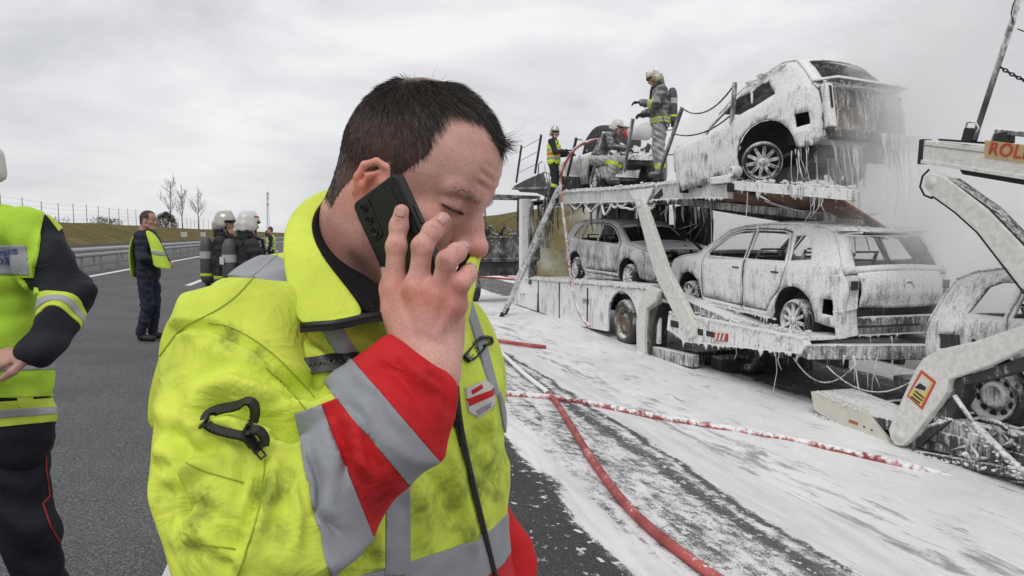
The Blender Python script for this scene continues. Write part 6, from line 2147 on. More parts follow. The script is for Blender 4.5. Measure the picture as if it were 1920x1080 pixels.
# ---- jacket
from mathutils.bvhtree import BVHTree


def mat_cloth(name, col, stain=None, weave=0.35, rough=0.75, attr=True, sheen=0.0, var=0.10):
    m = bpy.data.materials.new(name); n, l = nodes_of(m); b = n['Principled BSDF']
    b.inputs['Roughness'].default_value = rough
    b.inputs['Specular IOR Level'].default_value = 0.25
    g = n.new('ShaderNodeNewGeometry')
    z1 = n.new('ShaderNodeTexNoise'); z1.inputs['Scale'].default_value = 9; z1.inputs['Detail'].default_value = 6
    z2 = n.new('ShaderNodeTexNoise'); z2.inputs['Scale'].default_value = 42; z2.inputs['Detail'].default_value = 7; z2.inputs['Roughness'].default_value = 0.7
    z3 = n.new('ShaderNodeTexNoise'); z3.inputs['Scale'].default_value = 900; z3.inputs['Detail'].default_value = 1
    for z in (z1, z2, z3): l.new(g.outputs['Position'], z.inputs['Vector'])
    c = ramp_n(n, l, z1.outputs['Fac'], [(0.3, tuple(x * (1 - var) for x in col)), (0.7, tuple(min(1, x * (1 + var)) for x in col))])
    out = c
    if attr:
        at = n.new('ShaderNodeVertexColor'); at.layer_name = 'stain'
        sp = n.new('ShaderNodeSeparateColor'); l.new(at.outputs['Color'], sp.inputs[0])
        nn = math_n(n, l, 'MULTIPLY_ADD', z2.outputs['Fac'], 1.3, math_n(n, l, 'MULTIPLY', z1.outputs['Fac'], 0.5))
        # attribute 0..1 lowers the threshold at which dirt shows
        a = math_n(n, l, 'MULTIPLY_ADD', sp.outputs[0], 0.62, nn)
        r = n.new('ShaderNodeMapRange'); r.interpolation_type = 'SMOOTHSTEP'; r.inputs[1].default_value = 1.02; r.inputs[2].default_value = 1.58; r.inputs[4].default_value = 0.70
        l.new(a, r.inputs[0])
        mx = n.new('ShaderNodeMix'); mx.data_type = 'RGBA'; mx.inputs[7].default_value = tuple(stain or (0.085, 0.115, 0.03)) + (1,)
        l.new(r.outputs[0], mx.inputs['Factor']); l.new(c, mx.inputs[6]); out = mx.outputs[2]
    l.new(out, b.inputs['Base Color'])
    bp = n.new('ShaderNodeBump'); bp.inputs['Strength'].default_value = weave; bp.inputs['Distance'].default_value = 0.002
    hh = math_n(n, l, 'MULTIPLY_ADD', z3.outputs['Fac'], 0.25, math_n(n, l, 'MULTIPLY', z2.outputs['Fac'], 0.9))
    z5 = n.new('ShaderNodeTexNoise'); z5.inputs['Scale'].default_value = 17; z5.inputs['Detail'].default_value = 3; z5.inputs['Distortion'].default_value = 1.6
    l.new(g.outputs['Position'], z5.inputs['Vector'])
    rid = math_n(n, l, 'ABSOLUTE', math_n(n, l, 'SUBTRACT', z5.outputs['Fac'], .5))
    hh = math_n(n, l, 'MULTIPLY_ADD', z1.outputs['Fac'], 3.0, hh)
    hh = math_n(n, l, 'MULTIPLY_ADD', rid, -7.0, hh)
    l.new(hh, bp.inputs['Height']); l.new(bp.outputs['Normal'], b.inputs['Normal'])
    return m


M_YEL = mat_cloth('fluorescent_yellow_cloth', (0.64, 0.745, 0.09), weave=.55, var=.13)
M_RED = mat_cloth('red_cloth', (0.58, 0.018, 0.022), (0.06, 0.012, 0.012))
M_GRY = mat_cloth('grey_reflective_tape', (0.30, 0.31, 0.335), (0.13, 0.13, 0.13), weave=.2, rough=.5, attr=False)
M_FLC = mat_cloth('black_fleece', (0.011, 0.011, 0.012), weave=1.0, rough=.95, attr=False, var=.3)
M_ZIP = mat('black_zip', (0.012, 0.012, 0.013), 0.45, var=.2)
M_NAVY = mat_cloth('navy_trousers', (0.012, 0.014, 0.022), weave=.4, attr=False, var=.25)
M_BOOT = mat('black_boot', (0.012, 0.012, 0.012), 0.45)

JS = SDF((-.68, .40, .80), (.26, 1.28, 1.66), .0042)
JS.cap(tp(0, -.022, .78), tp(.0, -.02, 1.36), .158, .150, .05, flat=(tuple(RGT), 1.56))
JS.cap(tp(.03, .05, 1.30), tp(.045, .05, 1.42), .10, .085, .06, flat=(tuple(RGT), 1.3))
JS.cap(tp(-.02, -.16, 1.435), tp(-.0, .125, 1.435), .092, .088, .06)
JS.cap(tp(-.105, .03, 1.495), tp(-.02, .135, 1.45), .072, .074, .06)
JS.cap(tp(-.08, -.06, 1.475), tp(-.03, -.155, 1.44), .06, .072, .06)
JS.cap(tp(-.07, 0, 1.42), tp(-.10, 0, 1.50), .09, .06, .05)
jv, jq = JS.mesh()
SS = SDF((-.52, .40, 1.13), (-.02, .95, 1.62), .0036)
SPX = [(462, 672, .720, .074), (448, 760, .672, .066), (446, 850, .640, .0615), (462, 935, .612, .063), (492, 1010, .592, .066)]
FPX = [(492, 1010, .592, .066), (532, 962, .610, .063), (582, 914, .630, .0605), (660, 842, .652, .0590), (728, 778, .668, .0575), (768, 728, .680, .050), (806, 676, .690, .037)]
tp3 = lambda a: tuple(P(a[0], a[1], a[2]))
SS.cap(tp(-.005, .11, 1.45), tp3(SPX[0]), .080, .075, .04)
for i in range(len(SPX) - 1): SS.cap(tp3(SPX[i]), tp3(SPX[i + 1]), SPX[i][3], SPX[i + 1][3], .03)
for i in range(len(FPX) - 1): SS.cap(tp3(FPX[i]), tp3(FPX[i + 1]), FPX[i][3], FPX[i + 1][3], .02)
ca, cb = Vector(tp3(FPX[-2])), Vector(tp3(FPX[-1]))
cdir = (cb - ca).normalized()
SS.half(cb - cdir * .004, (cdir + Vector((.15, 0, .2))).normalized(), .008)
SS.half(tp(0, .075, 1.45), -RGT, .01)
sv, sq = SS.mesh()
# the left sleeve hangs down on the far side
LS = SDF((-.3, .75, .84), (.26, 1.28, 1.56), .008)
LS.chain([tp(-.05, -.14, 1.42), tp(-.09, -.205, 1.30), tp(-.06, -.255, 1.185), tp(.02, -.300, 1.05)], [.085, .075, .064, .058], .03)
lv, lq = LS.mesh()


def creases(v, q, lines, noise=0.0025, seed=0, folds=()):
    v = smooth_v(v, q, 2, .5)
    n = vnormals(v, q)
    fc = (n * (np.array(CAMP) - v)).sum(1) / np.linalg.norm(np.array(CAMP) - v, axis=1)
    p = project(v)
    dist = np.linalg.norm(v - np.array(CAMP), axis=1)
    off = np.zeros(len(v))
    for ln, wd, dp in lines:
        d, t = polydist(p, ln)
        fade = np.clip(np.minimum(t, 1 - t) / .18, 0.12, 1)
        g = np.exp(-(d / wd) ** 2)
        side = np.exp(-((d - 2.1 * wd) / (1.1 * wd)) ** 2)
        off += 1.35 * (dp * g - dp * .45 * side) * fade * np.clip(fc * 2.2, 0, 1)
    rs_ = np.random.RandomState(seed)
    for _ in range(26):
        k = rs_.randn(3) * rs_.choice([14, 26, 45]); ph = rs_.rand() * 6.28
        off += noise * .28 * np.sin(v @ k + ph + 1.5 * np.sin(v @ (rs_.randn(3) * 9) + rs_.rand() * 6))
    for kx, wl, amp in folds:                                              # soft drapes: ridged bands, broken up by a slow mask
        k = np.array(kx, float); k = k / np.linalg.norm(k) * 2 * math.pi / wl
        a1, a2, a3 = rs_.randn(3) * 11, rs_.randn(3) * 17, rs_.randn(3) * 7
        ph = v @ k + 1.7 * np.sin(v @ a1 + rs_.rand() * 6) + .8 * np.sin(v @ a2 + rs_.rand() * 6)
        rdg = (1 - np.abs(np.sin(ph / 2))) ** 2.2
        msk = np.clip(.5 + .9 * np.sin(v @ a3 + rs_.rand() * 6) * np.cos(v @ (rs_.randn(3) * 8) + rs_.rand() * 6), 0, 1)
        off += amp * rdg * msk
    v = smooth_v(v + n * off[:, None], q, 2, .5)
    return v, vnormals(v, q)


J_LINES = [
    ([(560, 610), (640, 680), (700, 640)], 10, -.006),
    ([(300, 600), (380, 590), (450, 530), (520, 480)], 5, -.004),
    ([(880, 600), (905, 690), (930, 800)], 14, -.006),
    ([(760, 900), (800, 960), (790, 1040)], 18, .007),
    ([(840, 830), (862, 930), (890, 1060)], 12, .006),
    ([(880, 860), (930, 900), (968, 880)], 10, -.005),
    ([(870, 800), (920, 830), (960, 800)], 12, -.005),
    ([(790, 870), (850, 940), (870, 1000)], 9, -.004),
    ([(560, 720), (620, 740), (690, 700)], 12, -.006),
    ([(650, 980), (700, 1060)], 14, -.006),
    ([(905, 900), (950, 930), (975, 920)], 8, .004),
    ([(480, 560), (560, 640), (590, 740)], 16, -.004),
    ([(520, 540), (600, 600), (660, 640)], 14, .004),
]
S_LINES = [
    ([(345, 812), (338, 950), (345, 1045)], 7, -.006), ([(352, 815), (425, 812), (468, 862)], 6, -.005), ([(462, 870), (448, 960), (400, 1075)], 7, -.006), ([(390, 850), (400, 940), (380, 1020)], 34, .010),
    ([(296, 690), (330, 622), (400, 612), (480, 652), (560, 720), (600, 770)], 6, -.007),
    ([(360, 745), (430, 715), (520, 745), (610, 790)], 16, .010),
    ([(345, 800), (420, 760), (520, 790), (560, 830)], 13, -.009),
    ([(500, 770), (570, 778), (640, 745)], 10, .008),
    ([(505, 822), (540, 812), (570, 790)], 9, -.008),
    ([(498, 870), (480, 940), (440, 1030), (420, 1080)], 9, -.008),
    ([(520, 850), (505, 930), (470, 1040)], 12, .006),
    ([(300, 800), (370, 850), (420, 830)], 16, -.007),
    ([(292, 900), (350, 900), (400, 860)], 14, .006),
    ([(320, 960), (380, 950), (430, 980)], 12, -.006),
    ([(330, 1010), (400, 1010), (460, 1060)], 10, .005),
    ([(545, 900), (560, 960), (548, 1040)], 10, .006),
    ([(575, 830), (600, 900), (600, 960), (640, 1010)], 9, -.007),
    ([(620, 790), (650, 850), (645, 900)], 9, -.007),
    ([(640, 770), (668, 800), (672, 860), (700, 900)], 9, .007),
    ([(660, 700), (720, 740), (760, 820)], 12, .004),
    ([(700, 690), (740, 700), (800, 770)], 10, -.005),
    ([(745, 660), (775, 700), (830, 740)], 8, .005),
    ([(800, 690), (830, 730), (840, 780)], 8, -.005),
    ([(300, 720), (310, 800), (305, 880)], 14, .005),
]
jv, jn = creases(jv, jq, J_LINES, .0028, 1, [((1, .2, .35), .085, .009), ((.5, .1, -.8), .10, .008), ((1, -.6, .1), .06, .006)])
sv, sn = creases(sv, sq, S_LINES, .0022, 2, [((.6, .2, .9), .075, .009), ((-.3, .3, 1), .055, .006), ((1, 0, .35), .09, .008)])
lv, ln_ = creases(lv, lq, [], .003, 3, [((.2, .2, 1), .07, .008)])


def stains(v, spots):
    p = project(v); a = np.zeros(len(v))
    for x, y, r, s in spots:
        d2 = ((p - np.array((x, y))) ** 2).sum(1)
        a = np.maximum(a, s * np.exp(-d2 / (r * r)))
    return a


STAINS = [(430, 630, 30, .75), (480, 660, 22, .4), (330, 880, 40, .30), (380, 950, 60, .52), (360, 1020, 40, .45), (430, 1010, 45, .45), (505, 920, 40, .75), (520, 1000, 40, .7), (545, 880, 20, .6),
          (900, 900, 55, .80), (850, 930, 45, .70), (800, 960, 60, .62), (930, 850, 40, .55), (880, 1000, 40, .75), (790, 1030, 40, .6), (690, 1040, 60, .6), (930, 930, 25, .7), (960, 800, 30, .4),
          (880, 830, 30, .55), (610, 760, 20, .4), (420, 880, 25, .3), (700, 960, 30, .5), (560, 560, 20, .2), (670, 900, 50, .55), (760, 690, 30, .35), (800, 700, 40, .45), (730, 920, 50, .6), (640, 1000, 40, .3)]


def add_stain(o, v):
    a = stains(v, STAINS)
    at = o.data.color_attributes.new('stain', 'FLOAT_COLOR', 'POINT')
    at.data.foreach_set('color', np.stack([a, a, a, np.ones(len(a))], 1).astype(np.float32).ravel())


jacket = hobj('jacket', jv, jq, M_YEL); add_stain(jacket, jv)


def jobj(name, v, q, mt, parent=None, smooth=True):
    me = np_mesh(name, np.asarray(v) - H0, q, smooth)
    return link(name, me, parent or jacket, mt)


slv = jobj('sleeve', sv, sq, M_YEL); add_stain(slv, sv)
lsl = jobj('sleeve', lv, lq, M_RED); add_stain(lsl, lv)


def jpatch(src, planes, off, name, mt, parent=None, front=True, stain=True, thick=.002, smin=-0.3, ymax=None):
    v, q, n = src
    fd = (lambda fc, fn: ((fn * (np.array(CAMP) - fc)).sum(1) > smin * np.linalg.norm(np.array(CAMP) - fc, axis=1))) if front else None
    if ymax: fd = (lambda fc, fn: fc[:, 1] < ymax)
    o = patch(v, q, n, planes, off, name, mt, parent or jacket, fd, thick)
    if o is not None:
        co = np.empty(len(o.data.vertices) * 3); o.data.vertices.foreach_get('co', co); co = co.reshape(-1, 3)
        if stain: add_stain(o, co)
        o.data.vertices.foreach_set('co', (co - H0).astype(np.float32).ravel()); o.data.update()
    return o


def smn(v, q, n):
    m = smooth_v(n, q, 5, .6)
    return m / np.maximum(np.linalg.norm(m, axis=1), 1e-6)[:, None]


JM, SM, LM = (jv, jq, smn(jv, jq, jn)), (sv, sq, smn(sv, sq, sn)), (lv, lq, smn(lv, lq, ln_))
zpl = lambda z, up: ((0, 0, z), (0, 0, 1 if up else -1))
jpatch(LM, [zpl(1.205, True), zpl(1.168, False)], .0022, 'reflective_band', M_GRY, front=False, stain=False)
# sleeve: yellow, grey, red, grey, red towards the hand
b0 = ((553, 785), (613, 1040)); b1 = ((603, 762), (692, 985)); b2 = ((612, 725), (757, 898)); b3 = ((655, 668), (818, 858))
left_of = lambda e: cplane(e[0], e[1])     # keeps one side
right_of = lambda e: cplane(e[1], e[0])
fore = cplane((440, 822), (660, 735))
fore2 = cplane((560, 760), (720, 600))
jpatch(SM, [right_of(b0), left_of(b1), fore], .0034, 'reflective_band', M_GRY, front=False, stain=False)
jpatch(SM, [right_of(b1), left_of(b2), fore], .0012, 'red_panel', M_RED, front=False)
jpatch(SM, [right_of(b2), left_of(b3), fore2], .0022, 'reflective_band', M_GRY, front=False, stain=False)
jpatch(SM, [right_of(b3), fore2], .0012, 'red_cuff', M_RED, front=False)
BJ = BVHTree.FromPolygons([tuple(x) for x in jv], [tuple(int(i) for i in f) for f in jq])
_w = []
for _px, _py in ((775, 1052), (900, 1003), (940, 975)):
    _l, _n, _i, _d = BJ.ray_cast(CAMP, ray(_px, _py).normalized()); _w.append(_l)
wn_b = (_w[1] - _w[0]).cross(_w[2] - _w[0]).normalized()
if wn_b.z < 0: wn_b = -wn_b
jpatch(JM, [(_w[1], wn_b), (_w[1] - wn_b * .056, -wn_b)], .0022, 'reflective_band', M_GRY, front=False, stain=False)
jpatch(JM, [(_w[1] - wn_b * .057, wn_b), zpl(.8, False)], .0016, 'red_hem', M_RED, front=False)
# shoulder and chest tapes
jpatch(JM, cpoly([(415, 516), (478, 478), (519, 478), (474, 517)]), .0028, 'shoulder_tape', M_GRY, stain=False)
jpatch(JM, cpoly([(476, 517), (521, 480), (548, 494), (560, 590)]), .0028, 'shoulder_tape', M_GRY, stain=False)
jpatch(JM, cpoly([(592, 604), (634, 600), (690, 690), (656, 705)]), .0034, 'chest_tape', M_GRY, stain=False)
jpatch(JM, cpoly([(728, 880), (770, 880), (770, 1080), (722, 1080)]), .0030, 'chest_tape', M_GRY, stain=False)
jpatch(JM, cpoly([(868, 550), (884, 560), (912, 640), (938, 740), (928, 745), (900, 660)]), .0030, 'chest_tape', M_GRY, stain=False)
jpatch(JM, cpoly([(928, 735), (940, 735), (958, 800), (966, 860), (956, 862), (946, 800)]), .0030, 'chest_tape', M_GRY, stain=False)
# pocket on the sleeve, pocket on the chest, shoulder yoke
jpatch(JM, cpoly([(600, 985), (722, 930), (722, 1066), (590, 1072)]), .005, 'chest_pocket', M_YEL, thick=.003)

BJ = BVHTree.FromPolygons([tuple(x) for x in jv], [tuple(int(i) for i in f) for f in jq])
BS = BVHTree.FromPolygons([tuple(x) for x in sv], [tuple(int(i) for i in f) for f in sq])


def hit(px, py, which):
    r = ray(px, py).normalized()
    best = None
    for t in which:
        loc, nr, i, d = t.ray_cast(CAMP, r)
        if loc is not None and (best is None or d < best[2]):
            if nr.dot(r) > 0: nr = -nr
            best = (loc, nr, d)
    return best


def resample(line, step):
    out = []
    for a, b in zip(line[:-1], line[1:]):
        k = max(1, int(math.hypot(b[0] - a[0], b[1] - a[1]) / step))
        out += [(a[0] + (b[0] - a[0]) * i / k, a[1] + (b[1] - a[1]) * i / k) for i in range(k)]
    return out + [line[-1]]


def smooth_line(line, it=2):
    for _ in range(it):
        o = [line[0]]
        for a, b in zip(line[:-1], line[1:]):
            o += [(a[0] * .75 + b[0] * .25, a[1] * .75 + b[1] * .25), (a[0] * .25 + b[0] * .75, a[1] * .25 + b[1] * .75)]
        line = o + [line[-1]]
    return line


def ribbon(pts, nrs, width, name, mt, parent, thick=.002, flip=None):
    """tape lying on a surface; its own thickness"""
    mb = MB(); vs = []
    m = len(pts)
    for i in range(m):
        d = (pts[min(i + 1, m - 1)] - pts[max(i - 1, 0)]).normalized()
        s = d.cross(nrs[i]).normalized(); w = width[i] if isinstance(width, list) else width
        p = pts[i] - Vector(H0)
        vs += [p - s * w / 2, p - s * w / 2 + nrs[i] * thick, p + s * w / 2 + nrs[i] * thick, p + s * w / 2]
    fs = [(i * 4 + j, i * 4 + (j + 1) % 4, (i + 1) * 4 + (j + 1) % 4, (i + 1) * 4 + j) for i in range(m - 1) for j in range(4)]
    fs += [(3, 2, 1, 0), tuple((m - 1) * 4 + k for k in range(4))]
    mb.add(vs, fs)
    return mb.build(name, mt, parent)


def teeth(pts, nrs, side, name, mt, parent, size=.0022, gap=.0034):
    mb = MB(); acc = 0; last = pts[0]
    for i in range(1, len(pts)):
        d = pts[i] - last
        if d.length < gap: continue
        d = d.normalized(); s = d.cross(nrs[i]).normalized()
        M = Matrix((d, s, nrs[i])).transposed()
        mb.box(pts[i] + s * side + nrs[i] * .0024 - Vector(H0), (gap * .55, size * 1.6, size), M)
        last = pts[i]
    o = mb.build(name, mt, parent); o['kind'] = 'stuff'
    return o


def zipper(line, width, which, off=.001, tooth=0.0, name='zipper', sm=2):
    px = resample(smooth_line(line, sm), 4)
    hs = [h for h in (hit(x, y, which) for x, y in px) if h is not None]
    if len(hs) < 3: return None
    pts = [h[0] for h in hs]; nrs = [h[1] for h in hs]
    for _ in range(6):
        pts = [pts[0]] + [pts[i - 1] * .25 + pts[i] * .5 + pts[i + 1] * .25 for i in range(1, len(pts) - 1)] + [pts[-1]]
        nrs = [nrs[0]] + [(nrs[i - 1] + nrs[i] * 2 + nrs[i + 1]).normalized() for i in range(1, len(nrs) - 1)] + [nrs[-1]]
    pts = [p + n * (off + .0015) for p, n in zip(pts, nrs)]
    z = ribbon(pts, nrs, width, name, M_ZIP, jacket, .0025)
    if tooth is not None:
        teeth(pts, nrs, tooth, 'zip_teeth', M_ZIP, z)
    return z


zipper([(848, 655), (850, 720), (858, 800), (876, 880), (900, 980), (926, 1085)], .0085, [BJ], .001, 0.0)
zipper([(557, 684), (600, 676), (672, 672)], .008, [BJ], .002, .005)
zipper([(563, 702), (610, 692), (668, 690)], .008, [BJ], .002, -.005)
# seams
M_SEAM = mat('stitching', (0.33, 0.42, 0.03), 0.8)


def seam(line, which, r=.0007, mt=None):
    px = resample(smooth_line(line, 2), 5)
    hs = [h for h in (hit(x, y, which) for x, y in px) if h is not None]
    if len(hs) < 3: return
    pts = [h[0] + h[1] * .0006 - Vector(H0) for h in hs]
    MB().tube(pts, r, 5, False).build('seam', mt or M_SEAM, jacket)


for L in ([(300, 668), (340, 612), (395, 590), (440, 560), (476, 520)], [(392, 605), (430, 610), (500, 650), (560, 710), (590, 745)], [(474, 516), (521, 480), (534, 455)],
          [(500, 690), (560, 750), (592, 790)]):
    seam(L, [BJ, BS])
for L in ([(350, 868), (400, 890), (455, 905)], [(345, 1000), (385, 1022), (440, 1030)], [(498, 860), (490, 950), (460, 1040), (445, 1080)]):
    seam(L, [BS], .0007)


# ---- collar: yellow outer, black fleece lining
def loft(rows, name, mt, parent, thick=.004, sub=1, stain=False):
    nr, nc = len(rows), len(rows[0])
    v = [Vector(p) for r in rows for p in r]
    q = np.array([(i * nc + j, i * nc + j + 1, (i + 1) * nc + j + 1, (i + 1) * nc + j) for i in range(nr - 1) for j in range(nc - 1)])
    me = np_mesh(name, np.array([tuple(p) for p in v]) - H0, q)
    o = link(name, me, parent, mt)
    s = o.modifiers.new('round', 'SUBSURF'); s.levels = s.render_levels = 3
    d = o.modifiers.new('thick', 'SOLIDIFY'); d.thickness = thick; d.offset = 0
    return o


def rowpts(pp): return [P(*p) for p in pp]


outer = rowpts([(690, 352, .985), (645, 352, .955), (600, 362, .915), (562, 385, .865), (536, 425, .81), (532, 480, .765), (542, 540, .728), (556, 588, .700), (566, 612, .688)])
mid = rowpts([(690, 349, .97), (648, 350, .94), (608, 362, .90), (572, 390, .850), (556, 430, .79), (570, 490, .745), (592, 545, .710), (612, 585, .688), (624, 609, .678)])
inner = rowpts([(690, 352, .955), (652, 354, .925), (618, 368, .885), (590, 396, .845), (580, 432, .795), (600, 480, .752), (640, 530, .722), (672, 572, .703), (684, 596, .695)])
collar = loft([outer, mid, inner], 'collar', M_YEL, jacket, .006)
fl1 = rowpts([(690, 350, .958), (654, 351, .928), (619, 364, .888), (590, 392, .847), (579, 430, .797), (598, 480, .756), (638, 532, .727), (676, 580, .706), (730, 604, .700)])
fl2 = rowpts([(690, 362, .95), (655, 362, .925), (624, 376, .892), (598, 405, .86), (592, 440, .825), (618, 490, .795), (664, 532, .77), (706, 562, .748), (745, 592, .73)])
fl3 = rowpts([(690, 380, .94), (660, 382, .925), (632, 398, .905), (612, 430, .885), (612, 462, .865), (652, 500, .84), (702, 536, .80), (734, 560, .77), (758, 590, .75)])
loft([fl1, fl2, fl3], 'fleece_lining', M_FLC, jacket, .008)
# far side of the collar in front of the chin
fo = rowpts([(905, 470, .86), (898, 482, .83), (893, 510, .805), (888, 540, .79), (880, 575, .775), (872, 620, .76)])
fi_ = rowpts([(893, 468, .845), (884, 480, .82), (872, 500, .80), (862, 540, .785), (858, 575, .77), (852, 625, .755)])
fm = [(a + b) / 2 + Vector((.002, -.006, .002)) for a, b in zip(fo, fi_)]
loft([fo, fm, fi_], 'collar', M_YEL, jacket, .005)
fd = rowpts([(880, 470, .85), (872, 484, .83), (858, 510, .81), (848, 550, .795), (844, 585, .78), (838, 640, .762)])
loft([fi_, [(a + b) / 2 for a, b in zip(fi_, fd)], fd], 'fleece_lining', M_FLC, jacket, .006)
# zip along the open edge of the collar, and the open chest below it
ze = rowpts([(566, 611, .686), (590, 609, .681), (624, 607, .676), (655, 601, .686), (684, 594, .694), (722, 590, .70)])
zb = MB().tube([p - Vector(H0) for p in ze], .0036, 8).build('zipper', M_ZIP, jacket)
tm = MB()
for i in range(46):
    t = i / 45 * (len(ze) - 1); k = min(int(t), len(ze) - 2); p = ze[k].lerp(ze[k + 1], t - k) - Vector(H0)
    tm.box(p + Vector((0, -.002, -.0042)), (.0021, .004, .0045))
tm.build('zip_teeth', M_ZIP, zb)['kind'] = 'stuff'


def loop_tape(pp, name='zipper', w=.008, r=None, pull=True):
    pts = rowpts([(x, y, d) for x, y, d in pp])
    # round it
    for _ in range(2):
        o = [pts[0]]
        for a, b in zip(pts[:-1], pts[1:]): o += [a.lerp(b, .25), a.lerp(b, .75)]
        pts = o + [pts[-1]]
    nrs = []
    for i, p in enumerate(pts):
        d = (pts[min(i + 1, len(pts) - 1)] - pts[max(i - 1, 0)]).normalized()
        nv = (CAMP - p).normalized().cross(d).normalized()
        nrs.append((nv * .75 + (CAMP - p).normalized() * .66).normalized())
    z = ribbon(pts, nrs, w, name, M_ZIP, jacket, .0028)
    teeth(pts, nrs, w * .5, 'zip_teeth', M_ZIP, z, .0017, .0028)
    return z


def sd_(px, py, lift, which=(BS,)):
    h = hit(px, py, which)
    if h is None: return (px, py, .6)
    p = h[0]; f = p.y
    return (px, py, f - lift)


loop_tape([sd_(384, 796, .004), sd_(390, 778, .012), sd_(415, 768, .016), sd_(445, 764, .015), sd_(466, 752, .018), sd_(477, 764, .022), sd_(474, 790, .018), sd_(455, 806, .01)], w=.011)
loop_tape([sd_(384, 796, .004), sd_(398, 806, .010), sd_(430, 815, .010), sd_(458, 820, .009), sd_(474, 832, .008), sd_(484, 848, .006)], w=.010)
loop_tape([sd_(462, 812, .010), sd_(482, 806, .016), sd_(495, 822, .014), sd_(492, 838, .008)], w=.010)


def pull(px0, px1, which, lift=.006, wd=.006):
    a = P(*sd_(px0[0], px0[1], lift, which)); b = P(*sd_(px1[0], px1[1], lift, which))
    d = (b - a).normalized(); nv = (CAMP - a).normalized(); s = d.cross(nv).normalized(); nv = s.cross(d)
    M = Matrix((d, s, nv)).transposed(); mb = MB(); L = (b - a).length
    mb.box(a - Vector(H0), (.011, .010, .005), M)
    for k in (-1, 1): mb.box(a.lerp(b, .55) + s * wd * .42 * k - Vector(H0), (L * .9, wd * .28, .002), M)
    for t in (.12, .98): mb.box(a.lerp(b, t) - Vector(H0), (wd * .3, wd, .002), M)
    return mb.build('zip_pull', mat('dark_metal', (.05, .05, .052), .35, .8), jacket, .0006)


pull((470, 826), (494, 858), [BS])
loop_tape([sd_(872, 668, .003, (BJ,)), sd_(895, 640, .006, (BJ,)), sd_(908, 632, .010, (BJ,)), sd_(922, 636, .010, (BJ,)), sd_(920, 644, .006, (BJ,)), sd_(904, 648, .004, (BJ,))], w=.007)
loop_tape([sd_(872, 670, .003, (BJ,)), sd_(884, 678, .004, (BJ,)), sd_(903, 662, .004, (BJ,)), sd_(912, 648, .003, (BJ,))], w=.006)
pull((877, 672), (895, 652), [BJ], .006, .005)
pull((857, 792), (866, 836), [BJ], .005, .006)
# badge on the chest
M_BW = mat_cloth('badge_white', (.6, .58, .56), attr=False)
jpatch(JM, cpoly([(874, 728), (912, 712), (930, 728), (928, 762), (898, 784), (880, 772)]), .0030, 'badge', M_BW, stain=False, ymax=.9)
jpatch(JM, cpoly([(877, 748), (925, 730), (926, 742), (880, 762)]), .0034, 'badge_stripe', M_RED, stain=False, ymax=.93)
jpatch(JM, cpoly([(884, 732), (904, 720), (906, 728), (886, 740)]), .0034, 'badge_stripe', M_RED, stain=False, ymax=.93)
jpatch(JM, cpoly([(892, 770), (922, 754), (920, 764), (898, 779)]), .0034, 'badge_stripe', M_GRY, stain=False, ymax=.93)

# trousers and boots
TS = SDF((-.62, .55, gnd), (.2, 1.2, 1.05), .012)
TS.cap(tp(-.01, 0, .98), tp(-.01, 0, .9), .13, .13, .05, flat=(tuple(RGT), 1.3))
for sd in (-1, 1):
    TS.cap(tp(-.01, sd * .09, .92), tp(.01, sd * .1, gnd + .5), .10, .078, .04); TS.cap(tp(.01, sd * .1, gnd + .5), tp(-.02, sd * .11, gnd + .14), .078, .07, .03)
tv, tq = TS.mesh(); tv, tn_ = creases(tv, tq, [], .006, 5)
hobj('trousers', tv, tq, M_NAVY)
for sd in (-1, 1):
    BS_ = SDF((-.62, .5, gnd - .02), (.2, 1.2, gnd + .3), .01)
    BS_.cap(tp(-.03, sd * .11, gnd + .24), tp(-.035, sd * .11, gnd + .06), .062, .055, .02); BS_.cap(tp(-.05, sd * .11, gnd + .055), tp(.16, sd * .125, gnd + .045), .055, .046, .02)
    BS_.half((0, 0, gnd + .002), (0, 0, -1))
    xv, xq = BS_.mesh(); hobj('boot', xv, xq, M_BOOT)

# ---- the telephone (a thing of its own)
phone = empty('smartphone', PH_A)
PM = Matrix((PH_X, PH_Y, -PH_N)).transposed()
phone.rotation_euler = PM.to_euler()
tag(phone, 'black smartphone in a rugged case with three camera lenses held at the ear', 'smartphone')
PW_, PL_, PT_ = .079, .166, .0125
M_CASE = mat('phone_case', (0.012, 0.014, 0.014), 0.48, var=.25, scale=60, bump=.15, bscale=900)
M_CASE2 = mat('phone_case_panel', (0.02, 0.022, 0.022), 0.38, var=.3, scale=40)
M_LENS = mat('lens_glass', (0.004, 0.004, 0.006), 0.06, spec=.8)


def rbox(mb, c, sx, sy, sz, r, seg=5):
    pts = []
    for qx, qy, a0 in ((1, 1, 0), (-1, 1, 90), (-1, -1, 180), (1, -1, 270)):
        for i in range(seg + 1):
            a = R(a0 + 90 * i / seg)
            pts.append(Vector((c[0] + qx * (sx / 2 - r) + r * math.cos(a), c[1] + qy * (sy / 2 - r) + r * math.sin(a), c[2] - sz / 2)))
    mb.prism(pts, (0, 0, sz))


